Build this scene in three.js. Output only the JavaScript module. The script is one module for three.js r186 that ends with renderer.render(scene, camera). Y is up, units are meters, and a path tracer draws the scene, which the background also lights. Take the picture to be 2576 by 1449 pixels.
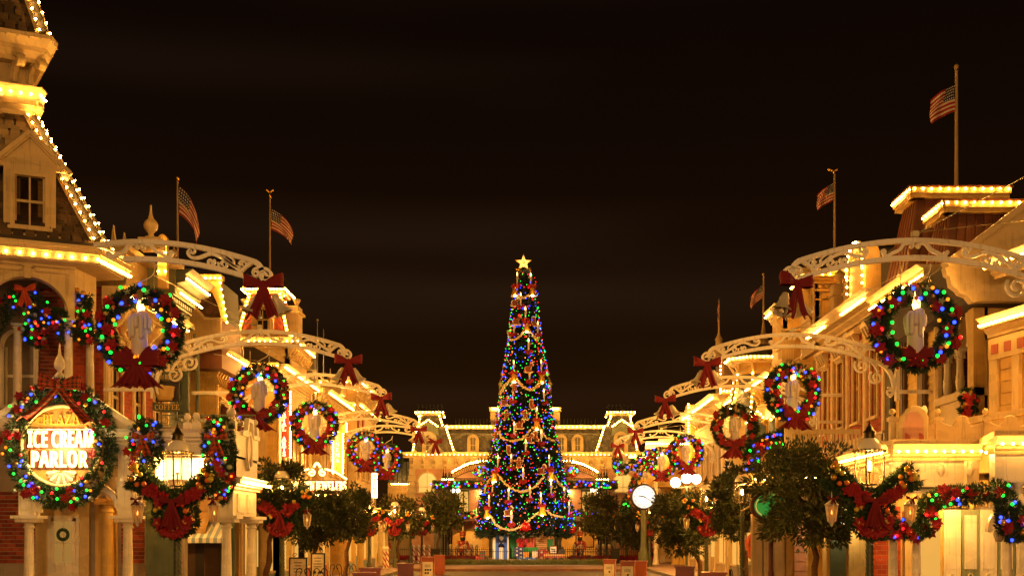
import * as THREE from 'three';
import { mergeGeometries } from 'three/addons/utils/BufferGeometryUtils.js';
import { FontLoader } from 'three/addons/loaders/FontLoader.js';
import { TextGeometry } from 'three/addons/geometries/TextGeometry.js';
import { RectAreaLightUniformsLib } from 'three/addons/lights/RectAreaLightUniformsLib.js';

// ---------------------------------------------------------------- camera, sky, lights, exposure
const F = 3000, CX = 1325, CY = 1345, EYE = 2.05;          // lens measured on the photograph (2576 px wide)
const scene = new THREE.Scene();
const camera = new THREE.PerspectiveCamera(2 * Math.atan(CY / F) * 180 / Math.PI, 1024 / 575, 0.3, 600);
camera.position.set(0, EYE, 0);
camera.lookAt(0, EYE, -10);
{
  const fullH = 2 * CY, fullW = fullH * 1024 / 575, h = 1449, w = h * 1024 / 575;
  camera.aspect = fullW / fullH;
  camera.setViewOffset(fullW, fullH, fullW / 2 - CX - (w - 2576) / 2, 0, w, h);
}
const renderer = new THREE.WebGLRenderer({ antialias: true });
renderer.toneMapping = THREE.LinearToneMapping;
renderer.toneMappingExposure = 1.1;
renderer.shadowMap.enabled = true;
RectAreaLightUniformsLib.init();

const rng = (seed) => { let s = seed >>> 0; return () => { s = (s + 0x6d2b79f5) | 0; let t = Math.imul(s ^ (s >>> 15), 1 | s); t = (t + Math.imul(t ^ (t >>> 7), 61 | t)) ^ t; return ((t ^ (t >>> 14)) >>> 0) / 4294967296; }; };
const hash = (x, y) => { let h = Math.imul(x | 0, 374761393) + Math.imul(y | 0, 668265263); h = Math.imul(h ^ (h >>> 13), 1274126177); return ((h ^ (h >>> 16)) >>> 0) / 4294967296; };
const smooth = (t) => t * t * (3 - 2 * t);
function vnoise(x, y, px = 1e9, py = 1e9) {               // value noise, periodic in px, py
  const ix = Math.floor(x), iy = Math.floor(y), u = smooth(x - ix), v = smooth(y - iy), w = (a, p) => ((a % p) + p) % p;
  const a = hash(w(ix, px), w(iy, py)), b = hash(w(ix + 1, px), w(iy, py)), c = hash(w(ix, px), w(iy + 1, py)), d = hash(w(ix + 1, px), w(iy + 1, py));
  return (a * (1 - u) + b * u) * (1 - v) + (c * (1 - u) + d * u) * v;
}
const fbm = (x, y, p, n = 4) => { let s = 0, a = 0.5; for (let i = 0; i < n; i++) { s += a * vnoise(x, y, p, p); x *= 2; y *= 2; p *= 2; a *= 0.5; } return s / (1 - Math.pow(0.5, n)); };

{ // night sky: warm town glow low down, faint streaks of cloud
  const W = 512, H = 256, data = new Float32Array(W * H * 4);
  for (let j = 0; j < H; j++) for (let i = 0; i < W; i++) {
    const up = ((j + 0.5) / H - 0.5) * Math.PI, e = Math.max(0, Math.sin(up)), k = (j * W + i) * 4;
    const cl = fbm(i / W * 10, Math.pow(e, 0.6) * 30, 10, 4), c = Math.max(0, cl - 0.4) * 1.8;
    const low = Math.exp(-e * 5.2);
    const r = 0.0009 + 0.024 * low + c * 0.016 * (1 - e), g = 0.0006 + 0.0082 * low + c * 0.0085 * (1 - e), b = 0.0005 + 0.0011 * low + c * 0.0048 * (1 - e);
    data[k] = r; data[k + 1] = g; data[k + 2] = b; data[k + 3] = 1;
  }
  const t = new THREE.DataTexture(data, W, H, THREE.RGBAFormat, THREE.FloatType);
  t.mapping = THREE.EquirectangularReflectionMapping; t.magFilter = t.minFilter = THREE.LinearFilter; t.needsUpdate = true;
  scene.background = t; scene.environment = t;
}
const UNSEEN_FLOOD = 650, STRIP = 31;                                             // candela of each floodlight out of view behind the camera; strength of the bulb rows
const townGlow = new THREE.DirectionalLight(new THREE.Color(1, 0.44, 0.09), 0.6);   // stands in for unseen town lights behind the camera, a broad soft warm glow
townGlow.position.set(-6, 9, 14); townGlow.target.position.set(0, 2, -30); townGlow.shadow.radius = 90; townGlow.castShadow = true;
Object.assign(townGlow.shadow.camera, { left: -30, right: 30, top: 30, bottom: -30, far: 160 });
townGlow.shadow.mapSize.set(2048, 2048);
scene.add(townGlow, townGlow.target);

// ---------------------------------------------------------------- helpers
const ORD = (i) => ['topmost', ...'second,third,fourth,fifth,sixth,seventh,eighth,ninth,tenth,eleventh,twelfth,thirteenth,fourteenth,fifteenth,sixteenth,seventeenth,eighteenth,nineteenth,twentieth'.split(','), ...['first', 'second', 'third', 'fourth', 'fifth', 'sixth', 'seventh', 'eighth', 'ninth'].map((w) => 'twenty-' + w), 'thirtieth', ...['first', 'second', 'third', 'fourth'].map((w) => 'thirty-' + w)][i] + (i ? ' from the top' : '');
const V = (x = 0, y = 0, z = 0) => new THREE.Vector3(x, y, z);
const at = (px, py, d) => V((px - CX) * d / F, EYE + (CY - py) * d / F, -d);
const PX = (px, d) => (px - CX) * d / F, PY = (py, d) => EYE + (CY - py) * d / F;
const R = (deg) => deg * Math.PI / 180;
const used = new Map(), baseOf = new Map();
function numbered(n) { const k = used.get(n) ?? 0; used.set(n, k + 1); return k ? n + '_' + String(k).padStart(3, '0') : n; }
function tag(o, label, category, group, kind) {
  if (label) o.userData.label = label; if (category) o.userData.category = category;
  if (group) o.userData.group = group; if (kind) o.userData.kind = kind; return o;
}
function thing(name, label, category, base = [0, 0, 0], group) {
  const o = new THREE.Group(); o.name = numbered(name); o.position.set(...base); scene.add(o); baseOf.set(o, V(...base));
  return tag(o, label, category, group);
}
function copyOf(src, pos, turn, label, group) {
  const o = src.clone(); o.name = numbered(src.name.replace(/_\d{3}$/, '')); o.position.set(...pos); o.rotation.y = turn || 0; scene.add(o);
  o.userData = { ...src.userData }; return tag(o, label, null, group);
}
const mat4 = (x = 0, y = 0, z = 0, ry = 0, rx = 0, rz = 0, s = 1) => new THREE.Matrix4().compose(V(x, y, z), new THREE.Quaternion().setFromEuler(new THREE.Euler(rx, ry, rz, 'YXZ')), Array.isArray(s) ? V(...s) : V(s, s, s));
const fr = (x, d, yaw = 0, y = 0) => mat4(x, y, -d, R(yaw));        // a frame standing at x, depth d: its x runs along the face, its z points out
function boxUV(g) {
  const p = g.attributes.position, n = g.attributes.normal, uv = new Float32Array(p.count * 2);
  for (let i = 0; i < p.count; i++) {
    const ax = Math.abs(n.getX(i)), ay = Math.abs(n.getY(i)), az = Math.abs(n.getZ(i)), x = p.getX(i), y = p.getY(i), z = p.getZ(i);
    if (ay > ax && ay > az) { uv[2 * i] = x; uv[2 * i + 1] = z; } else if (ax > az) { uv[2 * i] = z; uv[2 * i + 1] = y; } else { uv[2 * i] = x; uv[2 * i + 1] = y; }
  }
  g.setAttribute('uv', new THREE.BufferAttribute(uv, 2)); return g;
}
function clean(geo) {
  let g = geo.index ? geo.toNonIndexed() : geo.clone();
  for (const k of Object.keys(g.attributes)) if (k !== 'position' && k !== 'normal' && k !== 'uv') g.deleteAttribute(k);
  if (!g.attributes.normal) g.computeVertexNormals();
  if (!g.attributes.uv) g.setAttribute('uv', new THREE.BufferAttribute(new Float32Array(g.attributes.position.count * 2), 2));
  g.morphAttributes = {}; return g;
}
const offset = (mesh, parent) => { const b = baseOf.get(parent); if (b) mesh.position.sub(b); };
class B {                                                             // collects shapes that become ONE named mesh
  constructor(m) { this.g = []; this.m = m || null; }
  add(geo, M) { const g = clean(geo); if (M) g.applyMatrix4(M); if (this.m) g.applyMatrix4(this.m); this.g.push(g); return this; }
  box(x0, y0, z0, x1, y1, z1) { return this.add(new THREE.BoxGeometry(Math.abs(x1 - x0), Math.abs(y1 - y0), Math.abs(z1 - z0)), mat4((x0 + x1) / 2, (y0 + y1) / 2, (z0 + z1) / 2)); }
  bx(x, y, z, w, h, d, ry = 0, rx = 0, rz = 0) { return this.add(new THREE.BoxGeometry(w, h, d), mat4(x, y, z, ry, rx, rz)); }
  bar(a, b, w, h) { const v = b.clone().sub(a), l = v.length(), q = new THREE.Quaternion().setFromUnitVectors(V(0, 1, 0), v.normalize()); return this.add(new THREE.BoxGeometry(w, l, h ?? w), new THREE.Matrix4().compose(a.clone().add(b).multiplyScalar(0.5), q, V(1, 1, 1))); }
  cyl(a, b, r0, r1 = r0, seg = 10) { const v = b.clone().sub(a), l = v.length(), q = new THREE.Quaternion().setFromUnitVectors(V(0, 1, 0), v.normalize()); return this.add(new THREE.CylinderGeometry(r1, r0, l, seg), new THREE.Matrix4().compose(a.clone().add(b).multiplyScalar(0.5), q, V(1, 1, 1))); }
  lathe(pts, x = 0, y = 0, z = 0, seg = 16, M) { const g = new THREE.LatheGeometry(pts.map(([r, h]) => new THREE.Vector2(r, h)), seg); g.translate(x, y, z); return this.add(g, M); }
  sph(x, y, z, r, ws = 12, hs = 8, sy = 1) { return this.add(new THREE.SphereGeometry(r, ws, hs), mat4(x, y, z, 0, 0, 0, [1, sy, 1])); }
  tube(pts, r, n = 24, rs = 6) { return this.add(new THREE.TubeGeometry(new THREE.CatmullRomCurve3(pts), n, r, rs)); }
  ext(pts, depth, M, bevel = 0) {
    const s = pts.isShape || pts instanceof THREE.Shape ? pts : new THREE.Shape(pts.map(([x, y]) => new THREE.Vector2(x, y)));
    return this.add(new THREE.ExtrudeGeometry(s, { depth, bevelEnabled: bevel > 0, bevelSize: bevel, bevelThickness: bevel, bevelSegments: 1, curveSegments: 14 }), M);
  }
  geo(keepUV) { const g = mergeGeometries(this.g); return keepUV ? g : boxUV(g); }
  mesh(name, material, parent, { keepUV, label, kind } = {}) {
    const o = new THREE.Mesh(this.geo(keepUV), material); o.name = parent === scene ? numbered(name) : name; o.castShadow = o.receiveShadow = true;
    offset(o, parent); parent.add(o); return tag(o, label, null, null, kind);
  }
}
function piece(name, geo, material, parent, M, base) {                // one of many alike pieces: shares its geometry
  const o = new THREE.Mesh(geo, material); o.name = name; o.castShadow = o.receiveShadow = true;
  M.decompose(o.position, o.quaternion, o.scale); offset(o, parent); parent.add(o); return o;
}
const mul = (...m) => m.reduce((a, b) => a.clone().multiply(b));

// ---------------------------------------------------------------- textures and materials
function dataTex(n, fn, srgb, size) {
  const d = new Uint8Array(n * n * 4);
  for (let j = 0; j < n; j++) for (let i = 0; i < n; i++) { const c = fn(i / n, j / n), k = (j * n + i) * 4; for (let q = 0; q < 3; q++) d[k + q] = Math.max(0, Math.min(255, 255 * (Array.isArray(c) ? c[q] : c))); d[k + 3] = 255; }
  const t = new THREE.DataTexture(d, n, n); t.wrapS = t.wrapT = THREE.RepeatWrapping; t.magFilter = THREE.LinearFilter; t.minFilter = THREE.LinearMipmapLinearFilter;
  if (srgb) t.colorSpace = THREE.SRGBColorSpace; t.repeat.set(1 / size, 1 / size); t.needsUpdate = true; return t;
}
const T = {};
T.paint = dataTex(256, (u, v) => { const b = fbm(u * 6, v * 6, 6, 5), f = hash(u * 256, v * 256), st = vnoise(u * 90, v * 4, 90, 4); const k = fbm(u * 3 + 5, v * 5, 15, 5); return 0.84 + 0.13 * b + 0.03 * f - (st > 0.78 ? 0.07 : 0) - (k > 0.6 ? 0.045 : 0); }, true, 2.3);
T.fine = dataTex(256, (u, v) => 0.5 + 0.35 * (fbm(u * 24, v * 24, 24, 4) - 0.5) + 0.12 * hash(u * 256 + 9, v * 256), false, 1.1);
T.wood = dataTex(256, (u, v) => 0.7 + 0.3 * (0.6 * vnoise(u * 5 + 0.2 * fbm(u * 4, v * 4, 4), v * 70, 5, 70) + 0.4 * fbm(u * 6, v * 30, 6)), true, 0.9);
T.asphalt = dataTex(256, (u, v) => 0.55 + 0.3 * fbm(u * 8, v * 8, 8) + 0.3 * (hash(u * 256, v * 256 + 7) - 0.5), true, 3);
T.brick = dataTex(512, (u, v) => { const row = Math.floor(v * 16), x = u * 8 + (row % 2) * 0.5, fx = x - Math.floor(x), fy = v * 16 - row, m = fx < 0.05 || fy < 0.12, h = hash(Math.floor(x) % 8, row); const n = fbm(u * 20, v * 20, 20); return m ? [0.72, 0.66, 0.58] : [0.62 + 0.2 * h + 0.1 * n, 0.3 + 0.12 * h + 0.07 * n, 0.2 + 0.08 * h + 0.05 * n]; }, true, 1.8);
T.brickH = dataTex(256, (u, v) => { const row = Math.floor(v * 16), x = u * 8 + (row % 2) * 0.5, fx = x - Math.floor(x), fy = v * 16 - row; return fx < 0.05 || fy < 0.12 ? 0.2 : 0.8; }, false, 1.8);
T.scale = dataTex(256, (u, v) => { const row = Math.floor(v * 8), x = u * 8 + (row % 2) * 0.5, fx = x - Math.floor(x) - 0.5, fy = v * 8 - row; const edge = fy < 0.5 - Math.sqrt(Math.max(0, 0.25 - fx * fx)); return edge ? 0.25 : 0.55 + 0.4 * (1 - fy); }, false, 1.6);
T.scaleC = dataTex(256, (u, v) => { const row = Math.floor(v * 8), x = u * 8 + (row % 2) * 0.5; return 0.72 + 0.28 * hash(Math.floor(x) % 8 + 31, row) - 0.08 * fbm(u * 30, v * 30, 30); }, true, 1.6);
T.weave = dataTex(64, (u, v) => 0.5 + 0.25 * Math.sin(u * 64 * Math.PI / 2) + 0.25 * Math.sin(v * 64 * Math.PI / 2), false, 0.05);
T.plaid = dataTex(128, (u, v) => { const a = (u % 0.5) < 0.08, b = (v % 0.5) < 0.08, c = Math.abs(u % 0.5 - 0.25) < 0.09, d = Math.abs(v % 0.5 - 0.25) < 0.09; if (a || b) return [0.5, 0.3, 0.12]; if (c && d) return [0.08, 0.2, 0.08]; if (c || d) return [0.4, 0.1, 0.06]; return [0.75, 0.06, 0.08]; }, true, 0.24);
T.net = dataTex(128, (u, v) => { const a = ((u + v) % 0.25 + 0.25) % 0.25 < 0.035, b = ((u - v) % 0.25 + 0.25) % 0.25 < 0.035; return a || b ? [0.8, 0.5, 0.2] : [0.62, 0.05, 0.05]; }, true, 0.24);
const rep = (t, s) => { const c = t.clone(); c.repeat.set(1 / s, 1 / s); c.needsUpdate = true; return c; };
const paint = (c, o = {}) => new THREE.MeshStandardMaterial({ color: c, roughness: 0.55, map: T.paint, bumpMap: T.fine, bumpScale: 0.0015, ...o });
const glow = (r, g, b, s) => new THREE.MeshStandardMaterial({ color: 0x221105, emissive: new THREE.Color().setRGB(r, g, b), emissiveIntensity: s, roughness: 0.3 });
const metal = (c, rough = 0.4, m = 1) => new THREE.MeshStandardMaterial({ color: c, roughness: rough, metalness: m, bumpMap: T.fine, bumpScale: 0.0008 });
const M = {
  cream: paint('#e2c68e'), white: paint('#eadcc0'), ivory: paint('#f3e8d2', { roughness: 0.35 }), yellow: paint('#dcb462'), gold: paint('#c99a3c'), tan: paint('#b99a66'), ochre: paint('#b98a3a'),
  green: paint('#4d5a3f'), sage: paint('#8a9272'), greygreen: paint('#59604e'), blue: paint('#8fa3ad'), brown: paint('#5b4028'), dark: paint('#2b211a'), maroon: paint('#5c1f18'), red: paint('#a32a20'), redwood: paint('#b8543a'), pink: paint('#d9a184'), grey: paint('#8f897c'), navy: paint('#25356a'), black: paint('#17140f'),
  copper: new THREE.MeshStandardMaterial({ color: '#7d492e', roughness: 0.5, metalness: 0.3, map: T.paint, bumpMap: T.fine, bumpScale: 0.002 }),
  roofdark: new THREE.MeshStandardMaterial({ color: '#4c4034', roughness: 0.8, map: T.wood, bumpMap: T.fine, bumpScale: 0.004 }),
  slate: new THREE.MeshStandardMaterial({ color: '#6c675a', roughness: 0.75, map: T.scaleC, bumpMap: T.scale, bumpScale: 0.03 }),
  slateblue: new THREE.MeshStandardMaterial({ color: '#6f7478', roughness: 0.75, map: T.scaleC, bumpMap: T.scale, bumpScale: 0.03 }),
  mortar: paint('#a89a88', { roughness: 0.9 }),
  brick: new THREE.MeshStandardMaterial({ color: '#d8a890', roughness: 0.85, map: T.brick, bumpMap: T.brickH, bumpScale: 0.008 }),
  peach: paint('#d6a080', { bumpMap: T.brickH, bumpScale: 0.012, roughness: 0.85 }),
  iron: metal('#2c2a24', 0.5, 0.8), bronze: metal('#4a3d22', 0.42, 0.8), brass: metal('#a8742c', 0.3), goldleaf: metal('#d9a441', 0.3), chain: metal('#a09880', 0.35), greenpost: new THREE.MeshStandardMaterial({ color: '#5c6044', roughness: 0.45, metalness: 0.25, map: T.paint, bumpMap: T.fine, bumpScale: 0.002 }),
  glass: new THREE.MeshPhysicalMaterial({ color: '#fff6e6', transmission: 1, thickness: 0, roughness: 0.04, ior: 1.45 }),
  pane: new THREE.MeshStandardMaterial({ color: '#14110c', roughness: 0.08, metalness: 0 }),
  curtain: new THREE.MeshStandardMaterial({ color: '#8d8064', roughness: 0.9, map: T.wood }),
  asphalt: new THREE.MeshStandardMaterial({ color: '#5a4a40', roughness: 0.75, map: T.asphalt, bumpMap: T.fine, bumpScale: 0.004 }),
  paving: new THREE.MeshStandardMaterial({ color: '#9a6a50', roughness: 0.7, map: T.asphalt, bumpMap: T.fine, bumpScale: 0.003 }),
  kerb: new THREE.MeshStandardMaterial({ color: '#a89880', roughness: 0.8, map: T.asphalt, bumpMap: T.fine, bumpScale: 0.003 }),
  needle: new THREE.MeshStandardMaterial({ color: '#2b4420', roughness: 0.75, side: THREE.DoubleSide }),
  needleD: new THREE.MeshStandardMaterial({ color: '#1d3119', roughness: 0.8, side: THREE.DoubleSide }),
  velvet: new THREE.MeshPhysicalMaterial({ color: '#6e0613', roughness: 0.85, sheen: 0.4, sheenColor: new THREE.Color(0.5, 0.02, 0.05), sheenRoughness: 0.5, side: THREE.DoubleSide, bumpMap: T.fine, bumpScale: 0.002 }),
  plaid: new THREE.MeshStandardMaterial({ color: '#ffffff', map: T.plaid, roughness: 0.8, side: THREE.DoubleSide }),
  net: new THREE.MeshStandardMaterial({ color: '#ffffff', map: T.net, roughness: 0.8, side: THREE.DoubleSide }),
  petal: new THREE.MeshStandardMaterial({ color: '#920c1a', roughness: 0.6, side: THREE.DoubleSide, bumpMap: T.weave, bumpScale: 0.001 }),
  silverleaf: new THREE.MeshStandardMaterial({ color: '#8f9a86', roughness: 0.5, metalness: 0.3, side: THREE.DoubleSide }),
  cone: new THREE.MeshStandardMaterial({ color: '#5a3418', roughness: 0.8 }), conelight: new THREE.MeshStandardMaterial({ color: '#a9853f', roughness: 0.6, bumpMap: T.weave, bumpScale: 0.01 }),
  ballgold: new THREE.MeshPhysicalMaterial({ color: '#d39b2a', roughness: 0.25, metalness: 0.5, clearcoat: 0.6 }), ballred: new THREE.MeshPhysicalMaterial({ color: '#b01712', roughness: 0.15, metalness: 0.3, clearcoat: 1 }), ballorange: new THREE.MeshStandardMaterial({ color: '#d9701c', roughness: 0.4 }), fruit: new THREE.MeshStandardMaterial({ color: '#c9b13a', roughness: 0.4 }),
  wax: new THREE.MeshPhysicalMaterial({ color: '#cdc2b8', roughness: 0.5, sheen: 0.2 }),
  bell: new THREE.MeshStandardMaterial({ color: '#d9cfb4', roughness: 0.35, metalness: 0.35 }),
  bark: new THREE.MeshStandardMaterial({ color: '#6b4a2c', roughness: 0.9, map: T.wood, bumpMap: T.wood, bumpScale: 0.02 }),
  leaf: new THREE.MeshPhysicalMaterial({ color: '#ffffff', roughness: 0.45, side: THREE.DoubleSide }),
  popcorn: paint('#e8d2a0', { roughness: 0.9 }), ginger: paint('#8a4420', { roughness: 0.8 }), icing: paint('#f2e6dc', { roughness: 0.7 }),
  // things that give off light
  bulb: glow(1, 0.46, 0.08, 150), bulbfar: glow(1, 0.46, 0.08, 150), flame: glow(1, 0.5, 0.12, 9), flamecore: glow(1, 0.7, 0.28, 26), lampbulb: glow(1, 0.75, 0.4, 40),
  cred: glow(1, 0.008, 0.008, 4.4), cgreen: glow(0.004, 1, 0.045, 2.8), cblue: glow(0.012, 0.035, 1, 7), camber: glow(1, 0.16, 0.004, 3), cwhite: glow(1, 0.4, 0.2, 1.4),
  star: glow(1, 0.66, 0.13, 1.7), letter: glow(1, 0.6, 0.16, 6), litpane: glow(1, 0.5, 0.09, 0.75), litwarm: glow(1, 0.5, 0.09, 1.1), globe: glow(1, 0.8, 0.5, 9), dial: glow(1, 0.92, 0.75, 1.3), greensign: glow(0.06, 0.8, 0.1, 0.26), litdim: glow(1, 0.5, 0.1, 0.3), litwhite: glow(1, 0.7, 0.36, 3.4),
};
const COLOURED = [M.cred, M.cgreen, M.cblue, M.camber];

// ---------------------------------------------------------------- shared small shapes
const bulbGeo = new THREE.IcosahedronGeometry(1, 1), bulbLow = new THREE.IcosahedronGeometry(1, 0);
bulbLow.computeVertexNormals();
function strip(a, b, out, intensity = 4, h = 0.1) {                    // the light of a row of bulbs, just in front of them
  const len = a.distanceTo(b); if (len < 0.6) return;
  const l = new THREE.RectAreaLight(new THREE.Color(1, 0.45, 0.08), intensity * STRIP, len, h), mid = a.clone().add(b).multiplyScalar(0.5).addScaledVector(out, 0.09);
  l.name = 'bulb_row'; l.position.copy(mid);
  const z = out.clone().negate().normalize(), x = b.clone().sub(a).normalize(), y = z.clone().cross(x).normalize();  // a RectAreaLight shines along its own -z
  l.quaternion.setFromRotationMatrix(new THREE.Matrix4().makeBasis(x, y, x.clone().cross(y).normalize())); scene.add(l);
}
// a row of bulbs from a to b (world): each its own mesh when near, else one joined mesh
function bulbs(parent, a, b, gap, { r = 0.036, far, out, light = 4, m = M.bulb, ends = true } = {}) {
  const n = Math.max(1, Math.round(a.distanceTo(b) / gap)), list = []; r *= 0.76;
  for (let i = 0; i <= n; i++) if (ends || (i && i < n)) list.push(a.clone().lerp(b, i / n));
  if (far) { const g = new B(); for (const p of list) g.add(bulbLow, mat4(p.x, p.y, p.z, 0, 0, 0, r)); g.mesh('bulb_row', m, parent, { kind: 'stuff' }); }
  else for (const p of list) piece('bulb', bulbGeo, m, parent, mat4(p.x, p.y, p.z, 0, 0, 0, r));
  if (out) strip(a, b, out, light);
}
const bulbsM = (parent, m, a, b, gap, o = {}) => bulbs(parent, V(...a).applyMatrix4(m), V(...b).applyMatrix4(m), gap, { ...o, out: o.out === false ? undefined : V(...(o.out || [0, -0.35, 1])).transformDirection(m) });
const font = await new FontLoader().loadAsync('fonts/droid/droid_serif_bold.typeface.json');
const sans = await new FontLoader().loadAsync('fonts/droid/droid_sans_bold.typeface.json');
function text(str, size, depth, f = font, stretch = 1) { const g = new TextGeometry(str, { font: f, size, depth, curveSegments: 3, bevelEnabled: false }); g.computeBoundingBox(); const b = g.boundingBox; g.translate(-(b.min.x + b.max.x) / 2, -(b.min.y + b.max.y) / 2, 0); g.scale(1, stretch, 1); return g; }
// ---------------------------------------------------------------- architecture kit
function rectPath(x0, y0, x1, y1, arch) {
  const p = new THREE.Path(); p.moveTo(x0, y0); p.lineTo(x1, y0); p.lineTo(x1, y1);
  if (arch) p.absarc((x0 + x1) / 2, y1, (x1 - x0) / 2, 0, Math.PI, false); else p.lineTo(x0, y1);
  p.lineTo(x0, y0); return p;
}
function asShape(x0, y0, x1, y1, arch) { const s = new THREE.Shape(); s.moveTo(x0, y0); s.lineTo(x1, y0); s.lineTo(x1, y1); if (arch) s.absarc((x0 + x1) / 2, y1, (x1 - x0) / 2, 0, Math.PI, false); else s.lineTo(x0, y1); s.lineTo(x0, y0); return s; }
function wall(parent, m, x0, y0, x1, y1, thick, material, holes = [], name = 'wall') {
  const s = asShape(x0, y0, x1, y1); for (const h of holes) s.holes.push(rectPath(...h));
  return new B(m).ext(s, thick, mat4(0, 0, -thick)).mesh(name, material, parent);
}
function windowPart(parent, m, x, y, w, h, { arch, trim = M.cream, pane = M.pane, hood = true, bars = 1, curtain, deep = 0.12 } = {}) {
  const x0 = x - w / 2, x1 = x + w / 2, c = 0.11, b = new B(m), top = arch ? y + h : y + h;
  const s = asShape(x0 - c, y - c * 0.5, x1 + c, top + (arch ? 0 : c), arch); s.holes.push(rectPath(x0, y, x1, top, arch)); b.ext(s, 0.075, mat4(0, 0, -0.01));
  b.box(x0 - c - 0.06, y - 0.13, -0.02, x1 + c + 0.06, y - 0.05, 0.15);
  if (hood && !arch) { b.box(x0 - c - 0.07, top + c + 0.001, -0.02, x1 + c + 0.07, top + c + 0.09, 0.17); b.box(x0 - c - 0.02, top + c - 0.06, 0.06, x1 + c + 0.02, top + c, 0.12); }
  if (arch) { b.bx(x, top + w / 2 + c * 0.9, 0.06, 0.16, 0.26, 0.16); b.box(x0 - c - 0.09, top - 0.05, -0.02, x0, top + 0.05, 0.13); b.box(x1, top - 0.05, -0.02, x1 + c + 0.09, top + 0.05, 0.13); }
  b.box(x0, y + h * 0.48, -deep, x1, y + h * 0.53, -deep + 0.06);
  if (bars) b.box(x - 0.022, y, -deep, x + 0.022, top + (arch ? w / 2 : 0), -deep + 0.05);
  b.box(x0, y, -deep, x0 + 0.05, top, -deep + 0.055); b.box(x1 - 0.05, y, -deep, x1, top, -deep + 0.055);
  const f = b.mesh('window', trim, parent);
  const p = new B(m).ext(asShape(x0, y, x1, top, arch), 0.012, mat4(0, 0, -deep - 0.03)).mesh('pane', pane, f);
  if (curtain) new B(m).box(x0 + 0.02, y + 0.02, -deep - 0.12, x1 - 0.02, y + h * 0.5, -deep - 0.08).mesh('curtain', M.curtain, f);
  return f;
}
const cornicePts = (d, h) => [[0, 0], [d * 0.18, 0], [d * 0.18, h * 0.16], [d * 0.4, h * 0.3], [d * 0.4, h * 0.42], [d * 0.72, h * 0.5], [d * 0.72, h * 0.8], [d * 0.85, h * 0.88], [d, h], [0, h]];
// a moulded cornice along local x from x0 to x1, foot at y, against the wall plane z = 0
function cornice(parent, m, x0, x1, y, d, h, material, { brackets = 0, bm, bh = 0.45, gap = 0.26, far, bulb = true, light = 4, name = 'cornice', row = 0.62, runs = [[x0 + 0.05, x1 - 0.05]] } = {}) {
  const c = new B(m).ext(cornicePts(d, h), x1 - x0, mat4(x1, y, 0, -Math.PI / 2));
  const o = c.mesh(name, material, parent);
  if (brackets) {
    const g = new B().ext([[0, 0], [0.12 * bh / 0.45, 0.02], [0.1, bh * 0.35], [d * 0.5, bh * 0.75], [d * 0.62, bh], [0, bh]], 0.12, mul(mat4(0, 0, 0, -Math.PI / 2), mat4(0, 0, -0.06)), 0.008).geo();
    for (let i = 0; i < brackets; i++) { const x = brackets === 1 ? (x0 + x1) / 2 : x0 + 0.12 + (x1 - x0 - 0.24) * i / (brackets - 1); piece('bracket', g, bm || material, parent, mul(m, mat4(x, y - bh + 0.02, 0.002))); }
  }
  if (bulb) for (const [p, q] of runs) bulbsM(parent, m, [p, y + h * row, d * 0.74 + 0.03], [q, y + h * row, d * 0.74 + 0.03], gap, { far, light });
  return o;
}
// a street front of several storeys: wall with real openings, windows, string courses, pilasters, cornice, and the body behind it
function front(parent, m, w, top, floors, o = {}) {
  const { wm = M.cream, tm = M.cream, depth = 5, pil = true, cor = [0.7, 0.6], bot = 0, far, brackets = 6, pane = M.pane, light = 4, gap = 0.28, thick = 0.3 } = o, holes = [], wins = [];
  for (const f of floors) { const n = f.n; for (let i = 0; i < n; i++) { const x = (f.x0 ?? 0) + ((f.x1 ?? w) - (f.x0 ?? 0)) * (i + 0.5) / n; holes.push([x - f.w / 2, f.y, x + f.w / 2, f.y + f.h, f.arch]); wins.push([x, f]); } }
  wall(parent, m, 0, bot, w, top, thick, wm, holes);
  new B(m).box(0, bot, -depth, w, top - 0.01, -thick - 0.35).box(0, bot, -thick - 0.35, 0.05, top - 0.02, -thick).box(w - 0.05, bot, -thick - 0.35, w, top - 0.02, -thick).box(0.05, top - 0.1, -thick - 0.35, w - 0.05, top - 0.03, -thick).mesh('building_body', o.body || wm, parent);
  for (const [x, f] of wins) windowPart(parent, m, x, f.y, f.w, f.h, { arch: f.arch, trim: f.trim || tm, pane: f.pane || pane, curtain: f.curtain, bars: f.bars ?? 1 });
  for (const f of floors) if (f.course) new B(m).box(-0.02, f.course, -0.05, w + 0.02, f.course + 0.22, 0.1).box(-0.04, f.course + 0.22, -0.05, w + 0.04, f.course + 0.3, 0.17).mesh('string_course', tm, parent);
  if (pil) for (const x of o.pils || [0.18, w - 0.18]) new B(m).box(x - 0.17, bot, -0.02, x + 0.17, top - cor[1] - 0.02, 0.08).box(x - 0.22, top - cor[1] - 0.35, -0.02, x + 0.22, top - cor[1] - 0.021, 0.13).box(x - 0.1, bot + 0.5, 0.08, x + 0.1, top - cor[1] - 0.7, 0.1).mesh('pilaster', tm, parent);
  if (cor[0]) { const dn = new B(m); for (let x = 0.1; x < w - 0.15; x += 0.24) dn.box(x, top - cor[1] - 0.17, 0, x + 0.12, top - cor[1] - 0.03, 0.1); dn.box(0, top - cor[1] - 0.28, 0, w, top - cor[1] - 0.2, 0.07).box(0, top - cor[1] - 0.62, 0, w, top - cor[1] - 0.56, 0.05); dn.mesh('dentil_band', tm, parent); }
  if (cor[0]) cornice(parent, m, -0.15, w + 0.15, top - cor[1], cor[0], cor[1], tm, { brackets, far, light, gap, bh: o.bh ?? 0.5, bulb: o.bulb ?? true, ...(o.runs ? { runs: o.runs } : {}) });
}
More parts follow.
